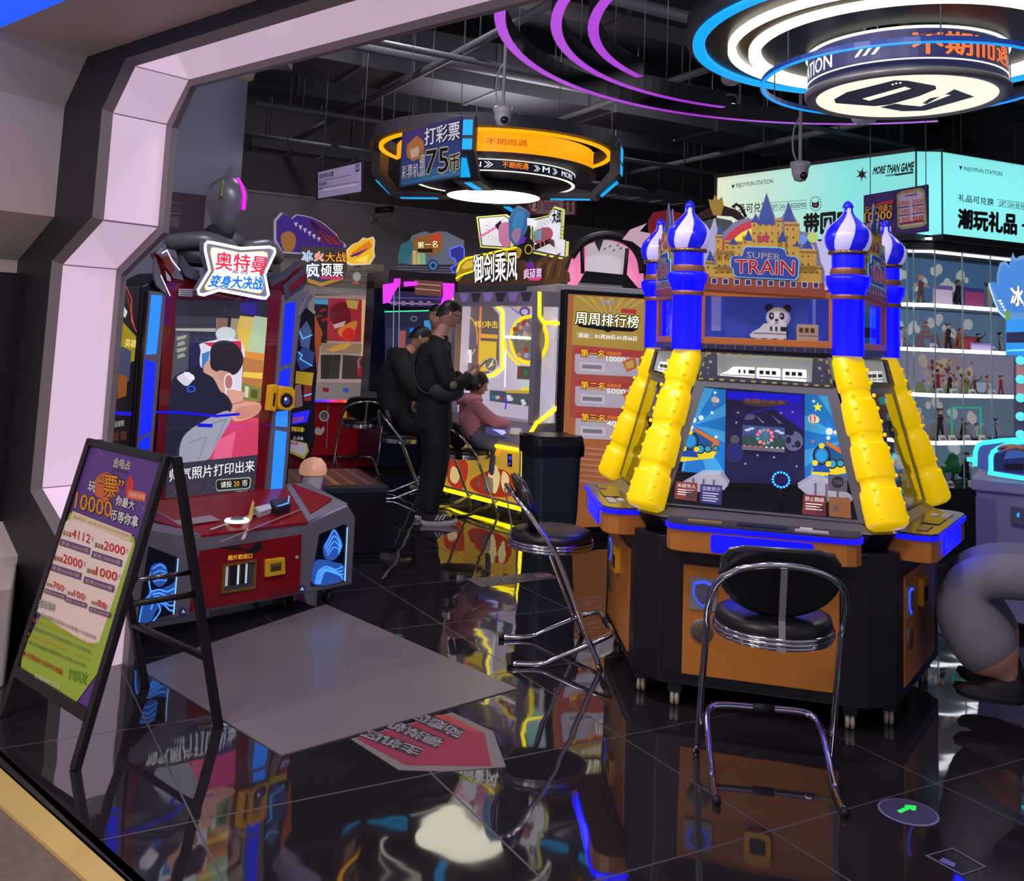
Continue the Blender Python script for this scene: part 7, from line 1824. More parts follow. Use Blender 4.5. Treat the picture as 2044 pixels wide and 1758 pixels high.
for i in range(12):
    a = 2 * PI * i / 12 + .1; r_ = 14 if i % 2 else 8
    a2.poly([(1721 + 2.4 * math.cos(a + 1.4), 348 + 2.8 * math.sin(a + 1.4)), (1721 + r_ * math.cos(a), 348 + r_ * 1.15 * math.sin(a)), (1721 + 2.4 * math.cos(a - 1.4), 348 + 2.8 * math.sin(a - 1.4))], P(60, 40, 36), up=(i == 0))
a2.text('礼品可兑换', INK, (1460, 409), (1535, 402), (1535, 422), (1460, 428), .02); a2.text('GIFT CAN BE REDEEMED', P(60, 84, 84), (1540, 409), (1611, 404), (1611, 413), (1540, 418), .03); a2.line([(1538, 405), (1612, 399)], .8, P(90, 110, 110)); a2.line([(1538, 421), (1612, 416)], .8, P(90, 110, 110))
a2.outlined('带回家', P(60, 52, 50), P(60, 52, 50), (1606, 428), (1704, 418), (1703, 466), (1606, 466), .04, .06)
a2.poly([(1622, 401), (1625, 405), (1632, 404), (1635, 399), (1636, 410), (1633, 415), (1625, 415), (1621, 411)], INKB); a2.poly([(1625, 408), (1632, 407), (1632, 411), (1625, 412)], P(190, 60, 60, e=.3))
for i in range(16):
    a = 2 * PI * i / 16; a2.poly([(1629 + 10 * math.cos(a), 407 + 13 * math.sin(a)), (1629 + 12 * math.cos(a), 407 + 15 * math.sin(a)), (1629 + 12 * math.cos(a + .22), 407 + 15 * math.sin(a + .22)), (1629 + 10 * math.cos(a + .22), 407 + 13 * math.sin(a + .22))], P(90, 100, 96), up=(i == 0))
mb.build('lettering', lb)
lb2 = thing('light_box_sign', 'aqua light box at the right edge with large dark characters 潮玩礼品', 'light box', NLR)
mb = MB(); mb.box(0, LR, 0, .12, ZBX, ZT, AQ)
w = NLR.w2l(Lb); mb.prism([(0, 0, ZBX), (w.x, w.y, ZBX), (w.x + .02, w.y + .1, ZBX), (.0, .1, ZBX)], [(0, 0, ZT), (w.x, w.y, ZT), (w.x + .02, w.y + .1, ZT), (0, .1, ZT)], AQ)
mb.build('lit_face', lb2)
mb = MB(); mb.box(-.0, LR, -.012, .14, ZT, ZT + .03, BLACK); mb.box(0, LR, -.012, .14, ZBX - .05, ZBX, BLACK); mb.box(-.006, .006, -.006, .0, ZBX, ZT, P(30, 80, 80)); mb.box(w.x - .006, w.x + .006, w.y - .008, w.y, ZBX, ZT, P(30, 80, 80)); mb.build('sign_frame', lb2)
mb = MB(); a2 = Art(NLR, -.001, mb)
a2.text('INJOYFUN STATION', INK, (1924, 332), (2000, 343), (2000, 354), (1924, 342), .02); a2.poly([(1914, 331), (1921, 332), (1919, 336), (1917, 340), (1916, 335)], INK)
a2.text('礼品可兑换', INK, (1913, 387), (1984, 396), (1983, 411), (1913, 401), .02); a2.text('GIFT CAN BE REDEEMED', P(60, 90, 90), (1994, 401), (2070, 411), (2070, 419), (1994, 410), .03); a2.line([(1990, 398), (2080, 410)], .8, P(70, 110, 110)); a2.line([(1990, 411), (2080, 423)], .8, P(70, 110, 110))
a2.outlined('潮玩礼品', INKB, INKB, (1913, 417), (2029, 428), (2028, 468), (1912, 454), .04, .06); a2.outlined('一站', INKB, INKB, (2040, 436), (2090, 442), (2090, 470), (2040, 464), .04, .06)
mb.build('lettering', lb2)

# the cabinet under the signs
dc = thing('display_cabinet', 'tall glass display cabinet with lit white shelves full of figurines under the aqua signs', 'display cabinet', NLR)
DPT = .46
SHZ = [atY(1870, y_, 7.85).z for y_ in (609, 698, 788, 883)]; ZTOP = atY(1870, 498, 7.8).z; ZBOT = atY(1890, 980, 7.75).z
wl = NLR.w2l(La + (Lb - La) * .25)
# footprint of the glass front in the cabinet's own frame, pulled back from the sign
front = [(wl.x, wl.y + .1), (w.x + .02, w.y + .12), (w.x + .08, w.y + .10), (.02, .10), (LR, .10)]
back_ = [(wl.x + .5, wl.y + .35), (w.x + .22, w.y + .50), (w.x + .3, w.y + .56), (.05, .56), (LR, .56)]
CABD = M('cabinet_charcoal', (46, 44, 48), .5)
mb = MB(); mb.xy(front + back_[::-1], .0, ZBOT, CABD); mb.build('plinth', dc); mb = MB(); mb.xy(front + back_[::-1], ZTOP, ZBX - .06, M('cabinet_fascia', (70, 66, 66), .5)); mb.build('fascia', dc)
BKM = M('cabinet_back', (96, 112, 128), .6)
mb = MB()
for i in range(4): mb.face([(back_[i][0], back_[i][1], ZBOT), (back_[i + 1][0], back_[i + 1][1], ZBOT), (back_[i + 1][0], back_[i + 1][1], ZTOP), (back_[i][0], back_[i][1], ZTOP)], BKM)
mb.face([(wl.x, wl.y + .1, ZBOT), (wl.x + .5, wl.y + .35, ZBOT), (wl.x + .5, wl.y + .35, ZTOP), (wl.x, wl.y + .1, ZTOP)], BKM)
mb.build('back_panel', dc)
SHW = LED(246, 246, 255, s=3.0); SHM = M('shelf_white', (176, 176, 184), .3)
for z_ in SHZ:
    mb = MB(); mb.xy([(p[0], p[1] + .02) for p in front] + back_[::-1], z_ - .012, z_ - .002, SHM)
    for i in range(4):
        a, b = front[i], front[i + 1]
        mb.prism([(a[0], a[1] + .0, z_ - .018), (b[0], b[1] + .0, z_ - .018), (b[0], b[1] + .02, z_ - .018), (a[0], a[1] + .02, z_ - .018)], [(a[0], a[1] + .0, z_ + .012), (b[0], b[1] + .0, z_ + .012), (b[0], b[1] + .02, z_ + .012), (a[0], a[1] + .02, z_ + .012)], SHW)
    mb.build('shelf', dc)
mb = MB()
for (z_, dy) in ((ZTOP - .01, .03), (ZTOP + .09, -.02)):
    for i in range(4):
        a, b = front[i], front[i + 1]
        mb.prism([(a[0], a[1] + dy, z_ - .012), (b[0], b[1] + dy, z_ - .012), (b[0], b[1] + dy + .02, z_ - .012), (a[0], a[1] + dy + .02, z_ - .012)], [(a[0], a[1] + dy, z_ + .006), (b[0], b[1] + dy, z_ + .006), (b[0], b[1] + dy + .02, z_ + .006), (a[0], a[1] + dy + .02, z_ + .006)], SHW)
mb.build('top_light_strip', dc)
mb = MB()
for i in range(4):
    a, b = front[i], front[i + 1]; mb.face([(a[0], a[1] - .004, ZBOT), (b[0], b[1] - .004, ZBOT), (b[0], b[1] - .004, ZTOP), (a[0], a[1] - .004, ZTOP)], GLASS)
mb.build('front_glass', dc)
SEAM = M('glass_edge', (150, 176, 176), .2, 0, .1)
for x_ in (w.x + .02, w.x + .09, .02, .33, .66, 1.0):
    y_ = .092 if x_ > 0 else w.y + .11
    mb = MB(); mb.box(x_ - .004, x_ + .004, y_ - .004, y_ + .004, ZBOT, ZTOP, SEAM); mb.build('glass_joint', dc)
# printed scenery at the back of each level
YB = .555
LV = [(ZTOP, SHZ[0])] + [(SHZ[i], SHZ[i + 1]) for i in range(3)] + [(SHZ[3], ZBOT)]
random.seed(11)
pals = [((70, 110, 150), (190, 200, 190), (120, 150, 140)), ((96, 130, 156), (196, 200, 200), (120, 100, 110)), ((150, 146, 170), (190, 180, 160), (130, 150, 90)), ((110, 130, 150), (206, 196, 190), (140, 120, 110)), ((110, 140, 160), (210, 220, 226), (100, 120, 130))]
for i, (zt_, zb_) in enumerate(LV):
    mb = MB(); c = pals[i]
    z0, z1 = zb_ + .0, zt_ - .02
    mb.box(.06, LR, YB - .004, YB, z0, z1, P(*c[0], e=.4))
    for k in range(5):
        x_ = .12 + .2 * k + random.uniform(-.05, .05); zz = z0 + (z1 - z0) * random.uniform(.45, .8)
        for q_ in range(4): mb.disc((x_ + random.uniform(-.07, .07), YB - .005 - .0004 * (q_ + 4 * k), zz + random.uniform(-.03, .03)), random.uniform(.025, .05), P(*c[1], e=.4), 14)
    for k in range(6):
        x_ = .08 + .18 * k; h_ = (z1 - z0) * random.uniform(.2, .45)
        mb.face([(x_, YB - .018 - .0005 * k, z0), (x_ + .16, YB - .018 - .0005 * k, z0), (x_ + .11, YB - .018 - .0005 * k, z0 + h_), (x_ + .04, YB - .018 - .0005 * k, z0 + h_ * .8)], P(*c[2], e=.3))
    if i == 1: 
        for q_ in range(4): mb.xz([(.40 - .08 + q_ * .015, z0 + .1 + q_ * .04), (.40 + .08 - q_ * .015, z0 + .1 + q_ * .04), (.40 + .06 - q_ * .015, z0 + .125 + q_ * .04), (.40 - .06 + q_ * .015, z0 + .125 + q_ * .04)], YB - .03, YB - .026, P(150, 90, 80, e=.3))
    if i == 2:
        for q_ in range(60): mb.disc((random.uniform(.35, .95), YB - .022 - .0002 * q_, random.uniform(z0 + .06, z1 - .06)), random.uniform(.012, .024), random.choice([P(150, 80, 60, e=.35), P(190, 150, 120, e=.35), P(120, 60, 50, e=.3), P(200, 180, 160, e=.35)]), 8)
    mb.build('backdrop_print', dc)
# figurines and the cards between them
GF = 'figurines in the glass cabinet'
CL = {'red': (176, 44, 46), 'black': (40, 36, 42), 'brown': (110, 74, 52), 'white': (220, 216, 214), 'blue': (50, 80, 160), 'green': (60, 120, 70), 'purple': (110, 70, 150), 'orange': (206, 120, 50), 'tan': (200, 164, 128), 'yellow': (220, 190, 70), 'pink': (220, 130, 160), 'grey': (130, 130, 138)}
def figure(px_, row, h, body, hair, cape=None, pose=0, yy=.30):
    zb_ = [SHZ[0], SHZ[1], SHZ[2], SHZ[3], ZBOT][row]
    x, z = NLR.hit(px_, [603, 692, 783, 878, 972][row], yy)
    f = Fr(tuple(NLR.l2w((x, yy, zb_ + .001))), math.degrees(NLR.rz) + (-25, 15, 40, -5)[pose])
    names = ('first', 'second', 'third', 'fourth', 'fifth'); 
    t = thing('figurine', '', 'figurine', f, GF)
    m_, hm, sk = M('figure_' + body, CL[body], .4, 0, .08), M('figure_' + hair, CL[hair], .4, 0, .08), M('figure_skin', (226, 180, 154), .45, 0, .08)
    mb = MB(); mb.lathe([(0, .008), (.05, .008), (.055, 0), (0, 0)], M('figure_base', (30, 30, 34), .3), n=20); mb.build('base', t)
    mb = MB(); s_ = h
    for sg in (-1, 1):
        mb.tube([(sg * .035 * s_ * 3, -.02 * (pose % 2) * sg, .008), (sg * .03 * s_ * 2.4, 0, .25 * s_), (sg * .02 * s_ * 2, 0, .48 * s_)], [.03 * s_ * 1.3, .045 * s_, .06 * s_], m_, 8)
        ex = .2 * s_ + .05 * s_ * pose
        mb.tube([(sg * .09 * s_, 0, .76 * s_), (sg * ex, -.04 * s_, (.62 + .08 * pose * sg) * s_), (sg * (ex + .03 * s_), -.14 * s_, (.60 + .16 * pose * sg) * s_)], [.035 * s_, .03 * s_, .022 * s_], m_ if pose % 2 else sk, 7)
    mb.lathe([(.0, .44 * s_), (.09 * s_, .46 * s_), (.075 * s_, .58 * s_), (.105 * s_, .72 * s_), (.085 * s_, .79 * s_), (.03 * s_, .82 * s_)], m_, n=14, sy=.75)
    mb.ball((0, -.005, .90 * s_), .075 * s_, sk, 14, 10, (.9, .95, 1.1)); mb.build('figure_body', t)
    mb = MB(); mb.ball((0, .012 * s_, .93 * s_), .085 * s_, hm, 12, 8, (1, 1, .95))
    for q_ in range(7):
        a = 2 * PI * q_ / 7; mb.tube([(.05 * s_ * math.cos(a), .02 * s_ + .05 * s_ * math.sin(a), .95 * s_), (.11 * s_ * math.cos(a), .02 * s_ + .11 * s_ * math.sin(a), (1.02 if pose != 1 else .88) * s_)], [.04 * s_, .004], hm, 5)
    mb.build('hair', t)
    if cape:
        mb = MB(); mb.add([(-.08 * s_, .06 * s_, .78 * s_), (.08 * s_, .06 * s_, .78 * s_), (.2 * s_, .13 * s_, .2 * s_), (0, .16 * s_, .16 * s_), (-.22 * s_, .12 * s_, .24 * s_)], [[0, 1, 2, 3, 4]], M('figure_' + cape, CL[cape], .5, 0, .06)); mb.build('cape', t)
    return t
figs = [(1838, 0, .25, 'brown', 'tan', None, 0, 'brown figurine beside the glass seam on the top shelf'), (1914, 0, .24, 'black', 'brown', 'black', 1, 'black caped figurine between the two cards on the top shelf'), (1972, 0, .23, 'tan', 'brown', 'brown', 2, 'brown hatted figurine at the right of the top shelf'),
        (1800, 1, .17, 'white', 'green', None, 2, 'white figurine with green hair nearest the blue tower, second shelf'), (1893, 1, .22, 'black', 'brown', 'tan', 0, 'tall dark figurine in a tan cape on the second shelf'), (1917, 1, .19, 'orange', 'red', 'red', 1, 'orange and red figurine right of the tan caped one, second shelf'), (1953, 1, .15, 'black', 'black', None, 3, 'small all black figurine on the second shelf'), (1996, 1, .17, 'brown', 'black', None, 2, 'brown figurine with black hair at the end of the second shelf'),
        (1873, 2, .20, 'red', 'black', 'black', 1, 'red figurine with black cape on the third shelf'), (1896, 2, .17, 'black', 'orange', None, 0, 'black figurine with orange hair on the third shelf'), (1921, 2, .16, 'orange', 'brown', None, 2, 'orange figurine with brown hair on the third shelf'), (1946, 2, .15, 'brown', 'tan', None, 3, 'brown figurine with tan hair on the third shelf'), (1972, 2, .16, 'tan', 'red', None, 1, 'tan figurine with red hair on the third shelf'), (1998, 2, .16, 'red', 'brown', None, 0, 'red figurine with brown hair at the end of the third shelf'),
        (1840, 3, .19, 'tan', 'white', None, 2, 'tan figurine with white hair on the fourth shelf'), (1877, 3, .25, 'black', 'brown', None, 0, 'tall black figurine with brown hair on the fourth shelf'), (1925, 3, .18, 'brown', 'black', 'black', 1, 'brown figurine in black cape under the green frame, fourth shelf'), (1950, 3, .13, 'white', 'brown', None, 3, 'small white figurine under the green frame, fourth shelf'), (1989, 3, .17, 'blue', 'blue', None, 2, 'all blue figurine on the fourth shelf'),
        (1884, 4, .17, 'green', 'white', None, 1, 'green figurine with white hair on the bottom shelf'), (1929, 4, .25, 'black', 'black', 'black', 0, 'tall black figurine with black cape on the bottom shelf')]
for (px_, row, h, bd_, hr, cp, po, lab) in figs: figure(px_, row, h, bd_, hr, cp, po)['label'] = lab
tr_ = Fr(tuple(NLR.l2w((NLR.hit(1905, 972, .3)[0], .32, ZBOT + .001))), 25)
t = thing('model_tree', 'green model tree on a dark base on the bottom shelf', 'model tree', tr_); mb = MB(); mb.lathe([(0, .01), (.05, .01), (.055, 0)], M('figure_base', (30, 30, 34), .3), n=16); mb.tube([(0, 0, 0), (.01, 0, .1)], [.015, .01], P(90, 60, 40), 8); mb.build('base', t)
mb = MB()
for (x_, y_, z_, r_) in ((0, 0, .15, .06), (.04, 0, .12, .045), (-.04, .02, .13, .045), (.01, 0, .20, .045)): mb.ball((x_, y_, z_), r_, M('tree_green', (40, 120, 70), .6, 0, .1), 10, 7)
mb.build('crown', t)
vz = Fr(tuple(NLR.l2w((w.x + .05, w.y + .3, SHZ[2] + .001))), 0)
t = thing('vase', 'dark slim vase with purple sprigs on the third shelf', 'vase', vz); mb = MB(); mb.lathe([(0, 0), (.03, 0), (.035, .04), (.025, .1), (.014, .15), (.018, .17), (.012, .17)], M('vase_dark', (60, 56, 80), .3), n=18); mb.build('vase_body', t)
mb = MB()
for sg in (-1, 0, 1): mb.tube([(0, 0, .16), (sg * .02, 0, .22), (sg * .03, 0, .28)], [.004, .006, .008], P(110, 80, 170, e=.15), 6)
mb.build('sprig', t)
gf = Fr(tuple(NLR.l2w((NLR.hit(1952, 878, .22)[0], .34, SHZ[3] + .001))), 25)
mb = MB(); GT_ = M('green_tube', (60, 190, 160), .4, 0, .4)
for (a, b) in (((-.16, 0, 0), (-.16, 0, .26)), ((-.16, 0, .26), (.18, 0, .26)), ((.18, 0, .26), (.18, 0, 0))): mb.tube([a, b], .009, GT_, 6)
single('tube_stand', mb, 'thin green tube frame around figurines on the fourth shelf', 'display stand', gf)
def dcard(px_, row, wd, hh, c0, c1, lab, yy=.2, txt=None):
    zb_ = [SHZ[0], SHZ[1], SHZ[2], SHZ[3], ZBOT][row]; x, _z = NLR.hit(px_, [603, 692, 783, 878, 972][row], yy)
    f = Fr(tuple(NLR.l2w((x, yy, zb_ + .001))), math.degrees(NLR.rz)); mb = MB()
    mb.xz([(-wd / 2, 0), (wd / 2, 0), (wd / 2, hh), (-wd / 2, hh)], 0, .004, P(*c0, e=.3)); mb.xz([(-wd / 2 + .008, hh * .12), (wd / 2 - .008, hh * .12), (wd / 2 - .008, hh * .8), (-wd / 2 + .008, hh * .8)], -.001, 0, P(*c1, e=.35))
    if txt: put_text(mb, txt, P(240, 240, 240, e=.5), [(-wd * .4, -.002, hh * .75), (wd * .4, -.002, hh * .75), (wd * .4, -.002, hh * .5), (-wd * .4, -.002, hh * .5)], .03)
    single('display_card', mb, lab, 'card', f, 'cards standing in the glass cabinet')
dcard(1882, 0, .23, .17, (110, 100, 160), (206, 190, 206), 'pale lilac display card, left one on the top shelf')
dcard(1945, 0, .24, .17, (60, 60, 120), (150, 60, 110), 'dark pink display card, right one on the top shelf')
dcard(1960, 1, .26, .07, (150, 130, 190), (190, 170, 210), 'low lilac banner card on the second shelf', .15)
dcard(1940, 1, .24, .13, (140, 60, 60), (180, 70, 80), 'red display card behind the banner on the second shelf', .42)
dcard(1965, 2, .22, .12, (120, 140, 170), (170, 190, 210), 'blue grey display card on the third shelf', .42)
for row, xs in ((1, (1797, 1868, 1985)), (2, (1880, 1908, 1945, 1985)), (3, (1850, 1885, 1905, 1934, 1965)), (4, (1872, 1900, 1945))):
    for k, px_ in enumerate(xs):
        zb_ = [SHZ[0], SHZ[1], SHZ[2], SHZ[3], ZBOT][row]; x, _z = NLR.hit(px_, [603, 692, 783, 878, 972][row], .15)
        if px_ < 1830: continue
        f = Fr(tuple(NLR.l2w((x, .15, zb_ + .001))), math.degrees(NLR.rz)); mb = MB()
        mb.prism([(-.035, 0, 0), (.035, 0, 0), (.035, .03, 0), (-.035, .03, 0)], [(-.035, .026, .05), (.035, .026, .05), (.035, .03, .05), (-.035, .03, .05)], P(206, 200, 196, e=.15)); mb.add([(-.028, .006, .012), (.028, .006, .012), (.028, .0155, .03), (-.028, .0155, .03)], [[0, 1, 2, 3]], P(120, 116, 116))
        single('price_card', mb, 'small white price card at the front of the %s shelf, %s from the left' % (('top', 'second', 'third', 'fourth', 'bottom')[row], ('first', 'second', 'third', 'fourth', 'fifth')[k if row != 1 else k - 1]), 'card', f, 'price cards in the glass cabinet')

# ================================================================== white machine with cyan neon at the right edge
NG = Fr((2.80, 5.60, 0), -30)
g = thing('arcade_machine', 'white game cabinet with cyan neon lines and round lamps at the right edge', 'arcade machine', NG)
CYN = LED(60, 232, 240, s=1.6); WLI = M('white_lilac', (186, 178, 214), .35); CYL = M('cyan_plastic', (40, 150, 230), .3, 0, .6)
zc_ = NG.hit(1990, 945, 0)[1]; xL = NG.hit(1948, 1000, 0)[0]
mb = MB()
mb.prism([(xL + .10, .03, .06), (1.2, .03, .06), (1.2, .8, .06), (xL + .14, .8, .06)], [(xL, -.02, zc_ - .10), (1.2, -.02, zc_ - .10), (1.2, .8, zc_ - .10), (xL, .8, zc_ - .10)], WLI)
mb.box(xL - .02, 1.2, -.05, .8, zc_ - .10, zc_ - .03, WLI)
mb.box(NG.hit(2032, 800, .38)[0], 1.2, .38, .8, zc_, 2.0, WLI)
body = mb.build('cabinet', g, bevel=.01)
mb = MB(); mb.box(xL + .24, 1.0, -.012, .05, .12, zc_ - .2, M('blue_inset', (30, 70, 150), .3, 0, .2)); mb.build('front_inset', body)
mb = MB(); a2 = Art(NG, -.02, mb); a2.slab([(2018, 1010), (2044, 1014), (2044, 1046), (2018, 1042)], P(120, 116, 140), .03); a2.k = 80; a2.ell(2033, 1026, 3, 5, LED(60, 160, 255, s=1.0)); mb.build('coin_door', body)
mb = MB(); a2 = Art(NG, -.06, mb)
for pts in ([(1946, 930), (1947, 902), (1951, 890), (1960, 884), (1999, 879), (2060, 876)], [(1978, 944), (1978, 912), (1982, 902), (1992, 895), (2018, 884), (2060, 880)], [(1972, 943), (2008, 949), (2060, 957)], [(1930, 916), (1946, 919)]):
    a2.glow_tube(pts, .012, CYN, 0, 8)
mb.build('neon_line', g)
mb = MB(); a2 = Art(NG, -.04, mb); a2.slab([(1948, 892), (1960, 884), (2060, 876), (2060, 955), (1975, 943), (1948, 930)], M('side_fin', (90, 110, 190), .3, 0, .25), .02); a2.k = 60; a2.poly([(1985, 905), (2044, 893), (2044, 945), (1985, 938)], P(40, 60, 120, e=.25)); a2.poly([(2010, 900), (2044, 895), (2044, 912), (2004, 916)], P(70, 110, 190, e=.4)); a2.poly([(2004, 926), (2044, 924), (2044, 938), (2006, 936)], P(30, 30, 50)); mb.build('console_fin', g)
mb = MB(); mb.box(xL, xL + .1, -.02, .02, .1, zc_ - .14, M('lilac_strip', (150, 144, 190), .3)); mb.build('corner_strip', body)
mb = MB(); a2 = Art(NG, .32, mb); a2.slab([(2024, 715), (2060, 715), (2060, 885), (2024, 880)], M('lamp_column', (90, 80, 110), .3, 0, .15), .03); a2.slab([(2029, 716), (2060, 716), (2060, 800), (2029, 800)], P(200, 130, 130, e=.3), .001, .031); mb.build('lamp_column', g)
for y_ in (719, 757, 794, 831, 867):
    mb = MB(); c = NG.hit(2037, y_, .26); mb.ball((c[0], .26, c[1]), .026, LED(100, 235, 235, s=1.0), 14, 10); mb.build('round_lamp', g)
mb = MB(); a2 = Art(NG, .30, mb); a2.slab([(2009, 640), (2060, 636), (2060, 712), (2009, 709)], CYL, .06); a2.k = 160; a2.poly([(2010, 664), (2060, 662), (2060, 684), (2010, 684)], P(24, 36, 80, e=.3)); a2.line([(2012, 700), (2060, 698)], 3, P(120, 220, 255, e=.9)); mb.build('lit_header', g)
mb = MB(); a2 = Art(NG, .26, mb)
sp_ = [(1985, 600), (1972, 574), (1976, 562), (1990, 572), (1990, 548), (1996, 525), (2008, 520), (2014, 530), (2022, 504), (2028, 518), (2034, 512), (2060, 506), (2060, 640), (2010, 640), (1992, 624)]
a2.slab(sp_, M('splash_blue', (110, 170, 220), .2, 0, .35), .012); a2.k = 32
a2.poly(shrink(sp_, .8), P(60, 140, 220, e=.45)); a2.line([(1974, 566), (1984, 598), (1994, 622), (2010, 636)], 2, P(220, 236, 250, e=.8)); a2.poly([(2006, 622), (2016, 618), (2016, 640), (2008, 640)], P(120, 170, 60, e=.4))
for i in range(4): a2.poly([(1990 + i * 4, 600 + i * 6), (2000 + i * 3, 598 + i * 6), (1998 + i * 3, 604 + i * 6)], P(226, 240, 250, e=.7), up=False)
a2.outlined('冰川', P(236, 240, 250, e=1.0), P(40, 60, 150, e=.5), (2018, 572), (2066, 572), (2066, 612), (2018, 610), .05, .1)
mb.build('splash_board', g)
# whoever stands at it: only a sleeve and a hand show
NH = Fr((3.10, 4.98, 0), 40)
hp = thing('person', 'person in purple top reaching to the cyan neon cabinet, arm showing at the right edge', 'person', NH)
PUR = M('top_purple', (150, 110, 200), .7); b = Body(); pel = b.j((0, 0, .86), (.14, .12)); s1 = b.j((0, 0, 1.0), (.15, .12), pel, PUR); ch = b.j((0, 0, 1.24), (.14, .10), s1, PUR); nk = b.j((0, .01, 1.34), .05, ch, SKIN); b.j((0, .02, 1.40), .05, nk, SKIN)
for sg in (-1, 1):
    sh = b.j((sg * .15, 0, 1.23), .065, ch, PUR); el = b.chain(sh, [((sg * .2, .08, 1.08), .05)], PUR); b.chain(el, [((sg * .19, .27, 1.02), .036), ((sg * .15, .40, 1.04), .028)], SKIN)
    b.chain(pel, [((sg * .08, 0, .78), .09), ((sg * .09, .01, .45), .068), ((sg * .09, 0, .10), .05)], JEAN)
b.grow(2)
for sg in (-1, 1): b.hand((sg * .148, .41, 1.045), (0, .95, .1), (0, .3, -1), SKIN, .9, .35, sg)
W = b.head((0, .03, 1.49), (0, 1, -.2), (0, .2, 1), .1, SKIN, HAIRB, .95); b.mb.build('body', hp); hair_cap(W, HAIRB, .05, -.1, 1.12, 1.14, 12, -.05).build('hair', hp)
mb = MB()
for sg in (-1, 1): shoe(mb, (sg * .09, -.06, 0), (0, 1, 0), SHOE, SOLE, .24)
mb.build('shoes', hp)

# ================================================================== tops of machines behind the train machine
bp_ = atY(1320, 900, 8.7); NK = Fr((bp_.x, bp_.y, 0), 10)
k = thing('arcade_machine', 'game cabinet with red crest and white wing board behind the left blue towers', 'arcade machine', NK)
mb = MB(); mb.box(-.15, .35, .05, .6, 0, 1.85, M('cabinet_dark', (30, 26, 34), .4)); mb.build('cabinet', k)
mb = MB(); a2 = Art(NK, 0, mb); a2.slab([(1294, 440), (1304, 424), (1330, 420), (1366, 428), (1372, 470), (1300, 476), (1294, 460)], P(150, 30, 44, e=.25), .03); mb.build('crest_board', k)
mb = MB(); a2 = Art(NK, -.05, mb); a2.slab([(1242, 478), (1258, 458), (1290, 446), (1276, 462), (1296, 466), (1300, 520), (1290, 522), (1286, 500), (1262, 482)], P(226, 186, 200, e=.45), .02); mb.build('wing_board', k)
bp_ = atY(1450, 900, 7.6); NK = Fr((bp_.x, bp_.y, 0), 0)
k = thing('arcade_machine', 'game cabinet with a dark curved board and gold tuft behind the castle board', 'arcade machine', NK)
mb = MB(); mb.box(-.35, .25, .05, .6, 0, 1.85, M('cabinet_dark', (30, 26, 34), .4)); mb.build('cabinet', k)
mb = MB(); a2 = Art(NK, 0, mb)
a2.slab([(1374, 452), (1388, 430), (1412, 416), (1440, 410), (1470, 420), (1490, 440), (1480, 444), (1460, 432), (1430, 430), (1400, 440), (1388, 460)], P(60, 34, 30, e=.1), .02); a2.slab([(1384, 462), (1402, 442), (1430, 434), (1460, 440), (1480, 470), (1390, 480)], P(96, 104, 100, e=.15), .015, -.02); a2.glow_tube([(1462, 414), (1468, 408), (1478, 414), (1488, 434)], .012, P(60, 34, 30, e=.1), .02)
mb.build('curved_board', k)
mb = MB(); a2 = Art(NK, -.03, mb); a2.slab([(1418, 416), (1414, 398), (1422, 402), (1426, 390), (1432, 400), (1440, 394), (1443, 412), (1438, 430), (1424, 430)], P(190, 150, 60, e=.3), .03); mb.build('gold_tuft', k)
bp_ = atY(1735, 900, 6.9); NK = Fr((bp_.x, bp_.y, 0), 25)
k = thing('arcade_machine', 'game cabinet with a white and blue lit name board behind the right blue tower', 'arcade machine', NK)
mb = MB(); mb.box(-.25, .22, .05, .6, 0, 1.80, M('cabinet_dark', (30, 26, 34), .4)); mb.build('cabinet', k)
mb = MB(); a2 = Art(NK, 0, mb); a2.slab([(1712, 540), (1730, 536), (1748, 542), (1764, 556), (1766, 592), (1712, 588)], P(60, 110, 190, e=.5), .03); a2.k = 76; a2.outlined('深海', P(226, 240, 255, e=1.1), P(60, 120, 240, e=.9), (1716, 548), (1764, 552), (1764, 580), (1716, 576), .04, .09); a2.line([(1716, 584), (1764, 588)], 2, P(226, 240, 255, e=1)); mb.build('name_board', k)

# ================================================================== hanging ring lights and signs
ROD = M('hanging_wire', (120, 120, 126), .4, .5)
def wire(mb, a, b, r=.004): mb.tube([a, b], r, ROD, 5)
def band(mb, r, z0, z1, m, c=(0, 0), th=.02, n=64, a0=0, a1=2 * PI):
    mb.lathe([(r - th, z0), (r, z0), (r, z1), (r - th, z1), (r - th, z0)], m, (c[0], c[1], 0), n, smooth=False, a0=a0, a1=a1)
def cyl_text(mb, t, m, r, a0, a1, z0, z1, bold=.03, shear=0.0):
    """lettering wrapped on a drum, read from outside, between two angles (a0 left, a1 right)"""
    vs, fs = text_shape(t, 0, shear); n = max(len(t), 1)
    for (du, dv) in ([(0, 0)] if not bold else [(-bold / n * .5, 0), (bold / n * .5, 0), (0, bold * .35), (0, -bold * .35)]):
        mb.add([((r) * math.cos(a0 + (a1 - a0) * (u + du)), r * math.sin(a0 + (a1 - a0) * (u + du)), z0 + (z1 - z0) * (v + dv)) for (u, v, w_) in vs], fs, m)
